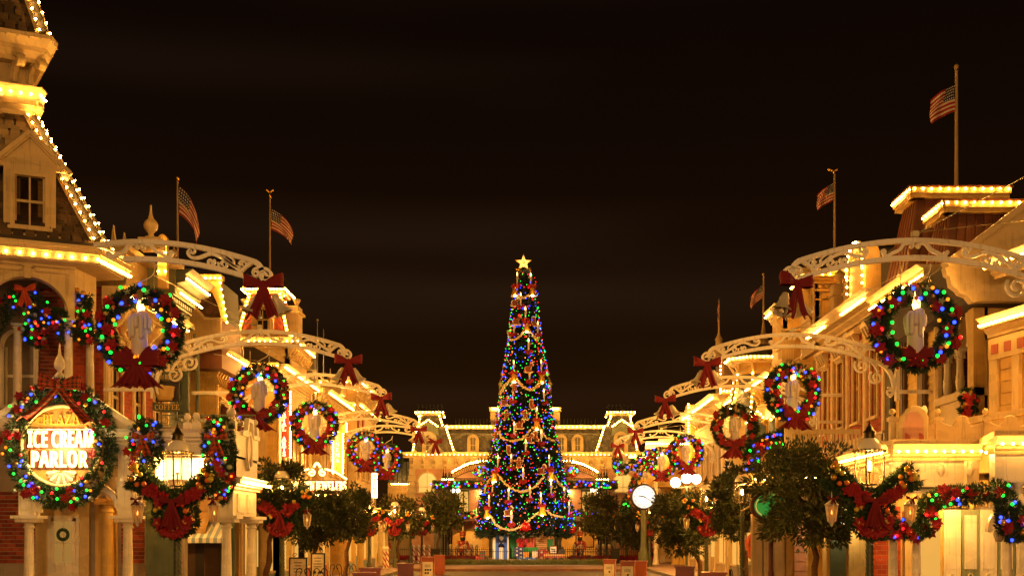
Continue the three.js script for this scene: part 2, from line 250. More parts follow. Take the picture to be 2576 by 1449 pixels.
const colGeo = (h, r) => new B().lathe([[0, 0], [r * 1.6, 0], [r * 1.6, h * 0.03], [r * 1.25, h * 0.05], [r * 1.3, h * 0.075], [r, h * 0.1], [r * 0.98, h * 0.4], [r * 0.82, h * 0.9], [r * 1.05, h * 0.905], [r * 1.05, h * 0.92], [r * 0.86, h * 0.925], [r * 0.9, h * 0.95], [r * 1.35, h * 0.975], [0, h * 0.975]], 0, 0, 0, 18).box(-r * 1.5, h * 0.972, -r * 1.5, r * 1.5, h, r * 1.5).geo();
const ballGeo = new B().box(-0.07, 0, -0.07, 0.07, 0.03, 0.07).lathe([[0, 0.03], [0.06, 0.03], [0.03, 0.06], [0.035, 0.09]], 0, 0, 0, 12).sph(0, 0.17, 0, 0.095, 14, 10).geo();
const urnGeo = (s) => new B().lathe([[0, 0], [0.22, 0], [0.22, 0.06], [0.12, 0.1], [0.1, 0.2], [0.16, 0.26], [0.26, 0.4], [0.28, 0.52], [0.22, 0.66], [0.1, 0.78], [0.06, 0.95], [0.035, 1.2], [0.045, 1.27], [0, 1.32]].map(([r, y]) => [r * s, y * s]), 0, 0, 0, 18).geo();
function spiral(cx, cy, r0, turns, start, dir = 1, n = 26, z = 0) { const p = []; for (let i = 0; i <= n; i++) { const t = i / n, r = r0 * (1 - 0.78 * t), a = start + dir * t * turns * 2 * Math.PI; p.push(V(cx + r * Math.cos(a), cy + r * Math.sin(a), z)); } return p; }
// a flat band of metal bent along a path in the xy plane
function band(b, pts, wid, dep, M4) {
  const c = new THREE.CatmullRomCurve3(pts), n = Math.max(12, pts.length * 3), L = [], Rr = [];
  for (let i = 0; i <= n; i++) { const p = c.getPoint(i / n), t = c.getTangent(i / n); L.push([p.x - t.y * wid / 2, p.y + t.x * wid / 2]); Rr.push([p.x + t.y * wid / 2, p.y - t.x * wid / 2]); }
  return b.ext([...Rr, ...L.reverse()], dep, mul(M4 || mat4(), mat4(0, 0, -dep / 2)));
}

// ---------------------------------------------------------------- ground
const struct = (b, name, m) => tag(b.mesh(name, m, scene), null, null, null, 'structure');
struct(new B().box(-300, -0.6, -400, 300, 0, 60), 'ground', M.asphalt);
for (const s of [-1, 1]) struct(new B().box(s * 7.0, -0.3, -78, s * 30, 0.12, 40), 'pavement', M.paving);
for (const s of [-1, 1]) struct(new B().box(s * 6.85, -0.3, -78, s * 7.0, 0.135, 40), 'kerb', M.kerb);
struct(new B().ext((() => { const s = new THREE.Shape(); s.moveTo(-7.6, 70.5); s.absarc(-5, 68.6, 2.2, Math.PI * 0.9, Math.PI * 1.5, false); s.lineTo(5, 66.4); s.absarc(5, 68.6, 2.2, -Math.PI / 2, Math.PI * 0.1, false); s.lineTo(8.6, 84); s.lineTo(-8.6, 84); return s; })(), 0.16, mat4(0, -0.02, 0, 0, -Math.PI / 2)), 'plaza_island', M.paving);

// ---------------------------------------------------------------- ice cream corner building with the hexagonal tower (near left)
{
  const g = thing('corner_building', 'brick and cream corner building with a shingled tower, dormer and arched balcony', 'building', [-14.9, 0, -33.6]);
  const C = [-14.9, 33.6], hexM = mat4(C[0], 0, -C[1]);
  const PL = [[-0.087, 0.996], [0.82, 0.57], [0.8, 0.36], [0.15, -0.7], [-0.8, -0.9], [-1, 0.2]];        // plan of the tower, one corner after another
  const hex = (r0, y0, r1, y1) => {
    const p = []; const q = (k, r, y) => [PL[k % 6][0] * r, y, PL[k % 6][1] * r];
    for (let k = 0; k < 6; k++) p.push(...q(k, r0, y0), ...q(k + 1, r0, y0), ...q(k + 1, r1, y1), ...q(k, r0, y0), ...q(k + 1, r1, y1), ...q(k, r1, y1), 0, y1, 0, ...q(k, r1, y1), ...q(k + 1, r1, y1), 0, y0, 0, ...q(k + 1, r0, y0), ...q(k, r0, y0));
    const n = new THREE.BufferGeometry(); n.setAttribute('position', new THREE.Float32BufferAttribute(p, 3)); n.computeVertexNormals(); return n;
  };
  const cornerDir = (k) => V(PL[(k + 7) % 6][0], 0, PL[(k + 7) % 6][1]);
  const cor = (k, r, y) => V(C[0], y, -C[1]).addScaledVector(cornerDir(k), r);
  new B(hexM).add(hex(4.5, 9.62, 1.58, 13.5)).add(hex(2.12, 15.62, 0.9, 18)).mesh('roof', M.roofdark, g);
  // shingles on the two faces in view, row by row
  const r = rng(5), shg = [0, 1, 2].map((i) => new B().box(-0.13 + i * 0.012, -0.02, -0.02, 0.13 - i * 0.008, 0.3, 0.018).geo());
  const shm = ['#6d5638', '#5d4a32', '#7a6242', '#54442f'].map((c) => new THREE.MeshStandardMaterial({ color: c, roughness: 0.8, map: T.wood, bumpMap: T.fine, bumpScale: 0.004 }));
  const shingleFace = (k0, k1, r0, y0, r1, y1, keep) => {
    const a = cor(k0, r0, y0), b = cor(k1, r0, y0), c = cor(k0, r1, y1), d = cor(k1, r1, y1), rows = Math.floor(c.clone().sub(a).length() / 0.21);
    const tx = b.clone().sub(a).normalize(), up = c.clone().add(d).sub(a).sub(b).multiplyScalar(0.5).normalize(), nz = tx.clone().cross(up).normalize();
    for (let i = 0; i < rows; i++) {
      const l = a.clone().lerp(c, i / rows), q = b.clone().lerp(d, i / rows), n = l.distanceTo(q), cnt = Math.floor(n / 0.27);
      for (let j = 0; j < cnt; j++) {
        const p = l.clone().lerp(q, (j + 0.5 + (i % 2 ? 0.25 : -0.2)) / cnt); const sx = CX + p.x / -p.z * F, sy = CY - (p.y - EYE) / -p.z * F;
        if (sx < -20 || sy < -20 || sx > 250 || (keep && !keep(sx, sy))) continue;
        const mm = new THREE.Matrix4().makeBasis(tx, up.clone().applyAxisAngle(tx, 0.07), nz.clone().applyAxisAngle(tx, 0.07)).setPosition(p.addScaledVector(nz, 0.012 + 0.012 * r()));
        piece('shingle', shg[Math.floor(r() * 3)], shm[Math.floor(r() * 4)], g, mm);
      }
    }
  };
  shingleFace(-1, 0, 4.5, 9.62, 1.58, 13.5, (x, y) => !(x > 30 && x < 128 && y > 430 && y < 585)); shingleFace(-1, 0, 2.12, 15.62, 0.9, 18);
  // hip boards with their bulbs
  const hip = (k, r0, y0, r1, y1, gap) => {
    const a = cor(k, r0 + 0.05, y0), b = cor(k, r1 + 0.05, y1), side = cornerDir(k).clone().cross(V(0, 1, 0)).normalize();
    for (const s of [-1, 1]) { const q = (v) => v.clone().addScaledVector(side, s * 0.16).addScaledVector(cornerDir(k), -0.05); new B().bar(q(a), q(b), 0.09, 0.12).mesh('hip_board', M.cream, g); bulbs(g, q(a).addScaledVector(cornerDir(k), 0.1), q(b).addScaledVector(cornerDir(k), 0.1), gap, { r: 0.036, out: s > 0 ? cornerDir(k) : undefined, light: 3 }); }
    new B().bar(a, b, 0.22, 0.06).mesh('hip_panel', M.dark, g);
  };
  hip(0, 4.5, 9.72, 1.58, 13.5, 0.31); hip(0, 2.1, 15.7, 0.9, 18, 0.36); hip(1, 4.5, 9.72, 1.58, 13.5, 0.31);
  // middle cornice, neck and upper cornice
  new B(hexM).add(hex(1.66, 13.5, 1.7, 13.62)).add(hex(1.75, 13.62, 1.85, 13.72)).add(hex(1.95, 13.72, 1.98, 14.1)).add(hex(2.0, 14.1, 2.08, 14.2)).mesh('lower_tower_cornice', M.cream, g);
  new B(hexM).add(hex(2.1, 14.205, 1.6, 14.32)).mesh('cornice_roof', M.roofdark, g);
  new B(hexM).add(hex(1.5, 14.3, 1.5, 15.05)).mesh('tower_neck', M.cream, g);
  new B(hexM).add(hex(1.9, 14.9, 2.0, 14.97)).add(hex(2.05, 14.97, 2.2, 15.12)).add(hex(2.24, 15.12, 2.28, 15.22)).add(hex(2.3, 15.22, 2.5, 15.4)).add(hex(2.52, 15.4, 2.54, 15.5)).mesh('upper_tower_cornice', M.cream, g);
  new B(hexM).add(hex(2.56, 15.505, 2.1, 15.64)).mesh('cornice_roof', M.roofdark, g);
  for (const [k0, k1] of [[-1, 0], [0, 1]]) {
    const a = cor(k0, 2.03, 14.0), b = cor(k1, 2.03, 14.0), out = cornerDir(k0).add(cornerDir(k1)).normalize().add(V(0, -0.4, 0));
    bulbs(g, a, b, 0.27, { out, light: 3 });
    bulbs(g, cor(k0, 2.5, 15.36), cor(k1, 2.5, 15.36), 0.27, { m: M.ivory, r: 0.03 });           // unlit bulbs of the upper cornice
  }
  const scrollB = new B(); band(scrollB, [V(0, -0.55), V(0.03, -0.3), V(0.2, -0.08), V(0.45, 0.0), V(0.62, -0.06), V(0.66, -0.2), V(0.56, -0.27), V(0.48, -0.19), V(0.53, -0.12)], 0.11, 0.2); const sgeo = scrollB.ext([[-0.02, -0.6], [0.08, -0.6], [0.12, -0.35], [0.3, -0.12], [0.45, 0.1], [-0.02, 0.1]], 0.1, mat4(0, 0, -0.05)).geo();
  for (const [ang, rr, yy, s] of [[55, 1.45, 15.0, 1], [40, 1.35, 15.0, 1], [10, 1.35, 15.0, 1], [55, 1.5, 13.85, 0.72], [25, 1.4, 13.85, 0.72]]) piece('scroll_bracket', sgeo, M.cream, g, mul(mat4(C[0] + rr * Math.sin(R(ang)), yy, -C[1] + rr * Math.cos(R(ang)), R(ang - 90)), mat4(0, 0, 0, 0, 0, 0, s)));
  new B().cyl(V(C[0], 18, -C[1]), V(C[0], 19, -C[1]), 0.1).mesh('finial', M.cream, g);
  // dormer on the front face
  {
    const ap = 3.72, nx = Math.sin(R(25)), nzv = Math.cos(R(25)), dm = mul(mat4(C[0] + nx * ap, 0, -C[1] + nzv * ap, R(25)), mat4(0.66, 0, 0));
    wall(g, dm, -0.62, 9.72, 0.62, 11.42, 0.12, M.cream, [[-0.36, 9.95, 0.36, 11.22]], 'dormer_wall');
    new B(dm).box(-0.62, 9.72, -3, -0.54, 11.42, -0.12).box(0.54, 9.72, -3, 0.62, 11.42, -0.12).mesh('dormer_cheek', M.cream, g);
    windowPart(g, dm, 0, 9.95, 0.72, 1.27, { trim: M.cream, hood: false, pane: M.glass }); new B(dm).box(-0.5, 9.7, -1.5, 0.5, 11.4, -1.4).mesh('room_wall', M.tan, g); new B(dm).box(-0.36, 9.95, -0.3, -0.22, 11.2, -0.25).box(0.2, 9.95, -0.3, 0.36, 11.2, -0.25).mesh('curtain', M.curtain, g);
    new B(dm).box(-0.75, 9.62, -0.1, 0.75, 9.72, 0.14).mesh('dormer_sill', M.cream, g);
    const gab = new B(dm).ext([[-0.86, 11.42], [0.86, 11.42], [0, 12.28]], 0.12, mat4(0, 0, -0.12)); gab.mesh('dormer_gable', M.cream, g);
    const rk = new B(dm); for (const s of [-1, 1]) { rk.bar(V(s * 0.98, 11.36, 0.06), V(0, 12.34, 0.06), 0.1, 0.2); rk.bar(V(s * 0.82, 11.43, 0.03), V(0, 12.25, 0.03), 0.06, 0.12); } rk.mesh('dormer_rake', M.cream, g);
    const orn = new B(dm); for (const s of [-1, 1]) { band(orn, [V(s * 0.12, 12.0), V(s * 0.1, 11.8), V(s * 0.04, 11.62), V(s * 0.2, 11.55), V(s * 0.4, 11.66), V(s * 0.46, 11.55), V(s * 0.38, 11.5)], 0.035, 0.03); } orn.mesh('dormer_scrollwork', M.cream, g);
    const rs = new B(dm); for (const s of [-1, 1]) rs.add(new THREE.BoxGeometry(1.36, 0.05, 3.2), mat4(s * 0.49, 11.9, -1.5, 0, 0, -s * 0.785)); rs.mesh('dormer_roof', M.roofdark, g);
    for (let i = 0; i < 7; i++) for (let j = 0; j < 10; j++) { const u = (i + 0.5) / 7, p = V(-0.99 * (1 - u) - 0.03, 11.42 + 0.96 * u, -0.06 - 0.16 - j * 0.27 - (i % 2 ? 0.13 : 0)); piece('shingle', shg[(i + j) % 3], shm[Math.floor(r() * 4)], g, mul(dm, mat4(p.x, p.y - 0.06, p.z, -Math.PI / 2), mat4(0, 0, 0, 0, -0.72))); }
  }
  // body of the building, porch bay with arches on the first floor
  const E = V(-11.09, 0, -30.95), f25 = fr(-11.9, 31.3, 25), fe = fr(E.x, -E.z, 25), fs = fr(E.x, -E.z, 85), s85 = fr(-11.9, 31.3, 85);
  new B().ext([[-30, 33.3], [-13.2, 33.3], [-13.2, 34.6], [-30, 34.6]], 9.6, mat4(0, 0, 0, 0, -Math.PI / 2)).mesh('building_body', M.brick, g);
  // eaves: roof edge, fascia with bulbs, soffit
  new B().ext([[E.x, -E.z], [E.x + 0.1, 32.9], [-13, 33.3], [-20, 34], [E.x - 9 * 0.906, -E.z - 9 * 0.4226]].map(([x, d]) => [x, d]), 0.1, mul(mat4(0, 9.5, 0), mat4(0, 0, 0, 0, -Math.PI / 2))).mesh('eaves_roof', M.roofdark, g);
  new B().ext([[E.x - 0.08, -E.z + 0.05], [E.x + 0.0, 32.8], [-13, 33.25], [-20, 34], [E.x - 9 * 0.906, -E.z - 9 * 0.4226 + 0.1]], 0.06, mul(mat4(0, 9.06, 0), mat4(0, 0, 0, 0, -Math.PI / 2))).mesh('soffit', M.cream, g);
  new B(fe).box(-9, 9.1, -0.12, 0, 9.3, -0.03).box(-9, 9.3, -0.12, 0.03, 9.42, 0.03).box(-9, 9.42, -0.12, 0.06, 9.5, 0.08).mesh('fascia', M.cream, g);
  new B(fs).box(0, 9.1, -0.12, 1.9, 9.3, -0.03).box(-0.03, 9.3, -0.12, 1.93, 9.42, 0.03).box(-0.05, 9.42, -0.12, 1.96, 9.5, 0.08).mesh('fascia', M.cream, g);
  bulbsM(g, fe, [-8.5, 9.19, 0.0], [-0.05, 9.19, 0.0], 0.31, { r: 0.04 });
  bulbsM(g, fs, [0.05, 9.16, 0.0], [1.9, 9.16, 0.0], 0.16, { r: 0.04 });
  // arch fronts
  const archFront = (m, x0, x1, cx, rad, sp, name) => {
    const s = asShape(x0, sp, x1, 9.06); s.curves; const sh = new THREE.Shape(); sh.moveTo(x0, sp); sh.lineTo(cx - rad, sp); sh.absarc(cx, sp, rad, Math.PI, 0, true); sh.lineTo(x1, sp); sh.lineTo(x1, 9.06); sh.lineTo(x0, 9.06); sh.lineTo(x0, sp);
    new B(m).ext(sh, 0.26, mat4(0, 0, -0.26)).mesh('arched_frieze', M.cream, g);
    const ring = new THREE.Shape(); ring.absarc(cx, sp, rad + 0.14, 0, Math.PI, false); ring.absarc(cx, sp, rad, Math.PI, 0, true);
    new B(m).ext(ring, 0.05, mat4(0, 0, 0)).bx(cx, sp + rad + 0.1, 0.05, 0.16, 0.3, 0.12).bx(cx, sp + rad + 0.27, 0.06, 0.26, 0.06, 0.16).mesh('arch_moulding', M.cream, g);
  };
  archFront(f25, -2.26, 0.0, -1.13, 1.0, 7.72); archFront(f25, -4.52, -2.26, -3.39, 1.0, 7.72); archFront(s85, 0.0, 1.3, 0.65, 0.42, 7.72);
  new B(f25).box(-4.5, 8.86, 0, 0.02, 8.92, 0.05).box(-4.5, 9.0, 0, 0.04, 9.06, 0.08).box(-0.14, 7.75, 0, 0.01, 8.86, 0.04).mesh('entablature', M.cream, g);
  for (const [a, b] of [[-2.2, -1.2], [-1.0, -0.25], [-4.4, -3.5], [-3.3, -2.4]]) new B(f25).add(new THREE.CapsuleGeometry(0.08, b - a - 0.16, 4, 8), mat4((a + b) / 2, 8.95 - 0.02, 0.0, 0, 0, Math.PI / 2)).mesh('frieze_panel', M.cream, g);
  const cg = colGeo(2.3, 0.115);
  for (const [m, x, z] of [[f25, -0.13, -0.13], [f25, -2.26, -0.13], [s85, 1.2, -0.13], [f25, -1.32, -1.5]]) piece('column', cg, M.ivory, g, mul(m, mat4(x, 5.42, z)));
  new B().ext([[-11.7, 31.1], [-11.6, 32.8], [-13, 34], [-20, 35], [-20, 34.5]], 0.25, mul(mat4(0, 5.2, 0), mat4(0, 0, 0, 0, -Math.PI / 2))).mesh('balcony_floor', M.cream, g);
  // brick wall behind the balcony, brick by brick
  const bw = fr(-12.62, 33.0, 6), bg = [0, 1, 2].map((i) => new B().box(0.003, 0.003, 0, 0.192 + 0.002 * i, 0.062, 0.03).geo()), bm = ['#a2452c', '#8f3a25', '#b4543a', '#7d3322'].map((c) => new THREE.MeshStandardMaterial({ color: c, roughness: 0.9, bumpMap: T.fine, bumpScale: 0.004, map: T.paint }));
  new B(bw).box(-3, 5.4, -0.2, 0, 9.05, 0).mesh('wall', M.mortar, g);
  const bricks = (m, x0, x1, y0, y1, bwid = 0.2, bh = 0.075, skip) => { const rows = Math.floor((y1 - y0) / bh); for (let i = 0; i < rows; i++) for (let x = x0 - (i % 2 ? bwid / 2 : 0); x < x1; x += bwid) { const xs = Math.max(x, x0), xe = Math.min(x + bwid, x1); if (xe - xs < 0.04 || (skip && skip(xs, y0 + i * bh))) continue; piece('brick', bg[Math.floor(r() * 3)], bm[Math.floor(r() * 4)], g, mul(m, mat4(xs, y0 + i * bh, 0.0), mat4(0, 0, 0, 0, 0, 0, [(xe - xs) / 0.2, bh / 0.075, 1]))); } };
  bricks(bw, -0.84, 0.0, 5.5, 8.95, 0.24, 0.105);
  windowPart(g, mul(bw, mat4(-1.35, 0, 0.12)), 0, 5.6, 0.8, 1.6, { arch: true, trim: M.ivory });
  // ground floor seen below the porch: brick, cream pilasters and a lit door
  const gw = fr(-14.2, 31.3, 0);
  new B(gw).box(-2, 0, -0.3, 5.2, 4.9, 0).mesh('wall', M.mortar, g);
  bricks(gw, 0.3, 1.3, 1.3, 3.2, 0.24, 0.105); bricks(gw, 3.55, 4.15, 1.3, 3.2, 0.24, 0.105);
  new B(gw).box(1.35, 0, 0, 2.75, 3.0, 0.16).box(1.25, 2.9, 0, 2.85, 3.1, 0.24).mesh('door_case', M.cream, g);
  new B(gw).box(1.68, 0.2, 0.15, 2.5, 2.55, 0.19).mesh('door', M.ivory, g);
  const dw = new B(gw).box(1.86, 1.3, 0.19, 2.08, 2.4, 0.2).box(2.12, 1.3, 0.19, 2.34, 2.4, 0.2).mesh('door_window', M.litdim, g); new B(gw).box(1.78, 1.22, 0.19, 1.86, 2.48, 0.23).box(2.34, 1.22, 0.19, 2.42, 2.48, 0.23).box(2.08, 1.22, 0.19, 2.12, 2.48, 0.22).box(1.86, 1.82, 0.19, 2.34, 1.86, 0.22).box(1.78, 2.4, 0.19, 2.42, 2.5, 0.23).mesh('window_bar', M.ivory, g); piece('wreath_ring', new THREE.TorusGeometry(0.13, 0.045, 8, 18), M.needle, g, mul(gw, mat4(2.1, 2.05, 0.24)));
  new B(gw).box(2.9, 0, 0, 3.45, 3.0, 0.12).mesh('wall_panel', M.yellow, g);
  piece('column', colGeo(2.9, 0.17), M.yellow, g, mul(gw, mat4(3.3, 0, 0.35)));
  new B(gw).box(4.2, 0, -0.1, 5.1, 3.2, 0.05).mesh('shutter', M.green, g);
}
// ---------------------------------------------------------------- Christmas greenery: tufts, flowers, bows, bells, candles
function tuftGeo(seed, n, len, wid, spread = 1) {                     // a spray of needles growing along +z
  const r = rng(seed), p = [];
  for (let i = 0; i < n; i++) {
    const a = r() * 6.283, s = spread * (0.25 + 0.75 * r()), d = V(Math.cos(a) * s, Math.sin(a) * s, 1).normalize().multiplyScalar(len * (0.6 + 0.4 * r())), w = d.clone().cross(V(r() - 0.5, r() - 0.5, r() - 0.5)).normalize().multiplyScalar(wid / 2), o = d.clone().multiplyScalar(0.05), m = d.clone().multiplyScalar(0.55);
    const q = [o.clone().sub(w), o.clone().add(w), m.clone().add(w), m.clone().sub(w)];
    for (const k of [0, 1, 2, 0, 2, 3]) p.push(q[k].x, q[k].y, q[k].z);
    p.push(q[3].x, q[3].y, q[3].z, q[2].x, q[2].y, q[2].z, d.x, d.y, d.z);
  }
  const g = new THREE.BufferGeometry(); g.setAttribute('position', new THREE.Float32BufferAttribute(p, 3)); g.computeVertexNormals(); return clean(g);
}
const tufts = [1, 2, 3].map((i) => tuftGeo(i, 11, 0.13, 0.014, 1.1));
const lookQ = (dir, spin = 0) => new THREE.Quaternion().setFromUnitVectors(V(0, 0, 1), dir.clone().normalize()).multiply(new THREE.Quaternion().setFromAxisAngle(V(0, 0, 1), spin));
const place = (p, dir, spin = 0, s = 1) => new THREE.Matrix4().compose(p, lookQ(dir, spin), V(s, s, s));
// foliage of a garland along a path: path(t) -> point, rad(t) -> thickness
function greens(seed, path, rad, count, scale = 1) {
  const r = rng(seed), b = new B();
  for (let i = 0; i < count; i++) {
    const t = r(), c = path(t), n = path(Math.min(1, t + 0.01)).sub(path(Math.max(0, t - 0.01))).normalize(), a = r() * 6.283, u = n.clone().cross(Math.abs(n.y) > 0.9 ? V(1, 0, 0) : V(0, 1, 0)).normalize(), v = n.clone().cross(u);
    const out = u.multiplyScalar(Math.cos(a)).addScaledVector(v, Math.sin(a)), k = rad(t) * (0.45 + 0.4 * r());
    b.add(tufts[i % 3], place(c.addScaledVector(out, k), out.clone().addScaledVector(n, (r() - 0.5) * 1.2), r() * 6, scale * (0.75 + 0.5 * r())));
  }
  return b;
}
const petalGeo = (() => { const r = rng(8), p = []; for (let ring = 0; ring < 2; ring++) for (let i = 0; i < 6; i++) { const a = (i + ring * 0.5) / 6 * 6.283 + r() * 0.2, l = ring ? 0.085 : 0.13, w = ring ? 0.034 : 0.045, z = ring ? 0.045 : 0.01, d = V(Math.cos(a), Math.sin(a), 0), s = V(-d.y, d.x, 0), q = [V(0, 0, z), d.clone().multiplyScalar(l * 0.45).addScaledVector(s, w).add(V(0, 0, z + 0.025)), d.clone().multiplyScalar(l).add(V(0, 0, z - 0.005 + r() * 0.03)), d.clone().multiplyScalar(l * 0.45).addScaledVector(s, -w).add(V(0, 0, z + 0.025)), d.clone().multiplyScalar(l * 0.5).add(V(0, 0, z + 0.006))]; for (const k of [0, 1, 4, 1, 2, 4, 2, 3, 4, 3, 0, 4]) p.push(q[k].x, q[k].y, q[k].z); } const g = new THREE.BufferGeometry(); g.setAttribute('position', new THREE.Float32BufferAttribute(p, 3)); g.computeVertexNormals(); return boxUV(clean(g)); })();
const ballG = new THREE.SphereGeometry(1, 14, 10);
const coneGeo = (() => { const b = new B(); b.sph(0, 0, 0, 0.05, 8, 6, 1.9); for (let i = 0; i < 46; i++) { const t = i / 46, y = (t - 0.5) * 0.2, rr = 0.062 * Math.sqrt(Math.max(0.08, 1 - Math.pow(2 * t - 0.9, 2))), a = i * 2.4; b.add(new THREE.ConeGeometry(0.02, 0.035, 4), mat4(rr * Math.cos(a), y, rr * Math.sin(a), -a, 0, -2.0)); } return b.geo(); })();
const leafSilver = (() => { const b = new B(); for (let i = 0; i < 5; i++) b.ext([[0, 0], [0.03, 0.04], [0.025, 0.1], [0, 0.14], [-0.025, 0.1], [-0.03, 0.04]], 0.004, mul(mat4(0, 0, 0.03, 0, 0, i * 1.26), mat4(0, 0, 0, 0, 0.35))); return b.geo(); })();
function sheet(fn, nu, nv) {                                           // a two-sided cloth from fn(u, v)
  const p = [], uv = [], id = [];
  for (let j = 0; j <= nv; j++) for (let i = 0; i <= nu; i++) { const q = fn(i / nu, j / nv); p.push(q.x, q.y, q.z); uv.push(q.u ?? i / nu, q.w ?? j / nv); }
  for (let j = 0; j < nv; j++) for (let i = 0; i < nu; i++) { const a = j * (nu + 1) + i, b = a + 1, c = a + nu + 1, d = c + 1; id.push(a, b, d, a, d, c); }
  const g = new THREE.BufferGeometry(); g.setAttribute('position', new THREE.Float32BufferAttribute(p, 3)); g.setAttribute('uv', new THREE.Float32BufferAttribute(uv, 2)); g.setIndex(id); g.computeVertexNormals(); return g;
}
function loopGeo(s, A, W, seed = 0) { return sheet((u, v) => { const f = Math.sin(Math.PI * u), pin = 0.3 + 0.7 * Math.pow(f, 0.6), ph = Math.sin(2 * Math.PI * u); return Object.assign(V(s * (0.02 + A * f), (v - 0.5) * W * pin + A * 0.16 * f + 0.02 * Math.sin(7 * v + seed) * f, 0.5 * W * ph * 0.8 + 0.02 * Math.sin(9 * v + 5 * u + seed) * f), { u: u * A * 2.4, w: v * W }); }, 26, 10); }
function tailGeo(s, len, w0, w1, out, seed = 0) { return sheet((u, v) => { const w = w0 + (w1 - w0) * Math.pow(u, 0.8), cut = u > 0.8 ? (u - 0.8) / 0.2 * 0.16 * len * (1 - Math.abs(2 * v - 1)) : 0, y = -u * len + cut; return Object.assign(V(s * (out * Math.pow(u, 1.2)) + (v - 0.5) * w, y, 0.05 * Math.sin(u * 6 + seed) * u + 0.05 * Math.sin(v * 9 + seed) * u + 0.06), { u: v * w, w: u * len }); }, 12, 24); }
const bowGeoms = new Map();
function bow(parent, m, S, material, { tail = 0.5, tw = 0.26, out = 0.2, full } = {}) {   // S: reach of a loop
  const key = [S, tail, tw, out, full].join();
  if (!bowGeoms.has(key)) {
    const L = [loopGeo(1, S, S * 0.72, 1), loopGeo(-1, S, S * 0.72, 2)], Tl = [tailGeo(1, tail, S * 0.35, tw, out, 1), tailGeo(-1, tail, S * 0.35, tw, out, 3)];
    if (full) { L.push(loopGeo(1, S * 0.8, S * 0.62, 4).rotateZ(0.5), loopGeo(-1, S * 0.8, S * 0.62, 5).rotateZ(-0.5)); Tl.push(tailGeo(1, tail * 1.05, S * 0.3, tw * 1.1, out * 2.0, 6), tailGeo(-1, tail * 1.02, S * 0.3, tw * 1.1, out * 2.0, 7)); }
    bowGeoms.set(key, { L: L.map((g) => g), T: Tl, K: new B().add(new THREE.SphereGeometry(S * 0.17, 12, 8), mat4(0, 0, S * 0.06, 0, 0, 0, [1, 1.25, 1])).geo() });
  }
  const q = bowGeoms.get(key), k = new THREE.Mesh(q.K, material); k.name = 'bow'; m.decompose(k.position, k.quaternion, k.scale); offset(k, parent); parent.add(k); k.castShadow = k.receiveShadow = true;
  q.T.forEach((g, i) => { const o = new THREE.Mesh(g, material); o.name = 'bow_tail'; if (i > 1) o.position.z = -0.05; k.add(o); o.castShadow = true; });
  q.L.forEach((g, i) => { const o = new THREE.Mesh(g, material); o.name = 'bow_loop'; o.position.z = i > 1 ? -0.03 : 0.03; k.add(o); o.castShadow = true; });
  return k;
}
const candleGeo = new B().lathe([[0, 0], [0.155, 0], [0.15, 0.5], [0.165, 0.66], [0.16, 0.74], [0.08, 0.82], [0, 0.8]], 0, 0, 0, 20).geo();
const dripGeo = (() => { const b = new B(), r = rng(12); for (let i = 0; i < 12; i++) { const a = i / 12 * 6.283 + r() * 0.2, l = 0.12 + 0.36 * r(), w = 0.035 + 0.018 * r(); b.tube([V(0.1 * Math.cos(a), 0.8, 0.1 * Math.sin(a)), V(0.165 * Math.cos(a), 0.74, 0.165 * Math.sin(a)), V(0.175 * Math.cos(a), 0.74 - l * 0.5, 0.175 * Math.sin(a)), V(0.165 * Math.cos(a), 0.74 - l, 0.165 * Math.sin(a))], w, 12, 8); b.sph(0.165 * Math.cos(a), 0.74 - l, 0.165 * Math.sin(a), w * 1.12, 8, 6, 1.3); } b.sph(-0.05, 0.76, 0, 0.13, 12, 8, 0.7); b.sph(0.06, 0.82, 0.02, 0.11, 12, 8, 0.75); return b.geo(); })();
const flameGeo = new B().lathe([[0, 0], [0.05, 0.03], [0.068, 0.09], [0.055, 0.17], [0.03, 0.26], [0.008, 0.34], [0, 0.35]], 0, 0, 0, 14).geo();
const bellGeo = new B().lathe([[0.03, 0], [0.07, -0.02], [0.1, -0.12], [0.12, -0.26], [0.17, -0.38], [0.25, -0.46], [0.255, -0.475], [0.23, -0.47], [0.14, -0.36], [0.1, -0.24], [0.06, -0.05]], 0, 0, 0, 24).sph(0, -0.44, 0, 0.05).geo();
const ribGeo = (() => { const b = new B(); for (let i = 0; i < 16; i++) { const a = i / 16 * 6.283; b.tube([[0.103, -0.12], [0.123, -0.26], [0.173, -0.38], [0.25, -0.455]].map(([r, y]) => V(r * Math.cos(a), y, r * Math.sin(a))), 0.008, 8, 4); } return b.geo(); })();

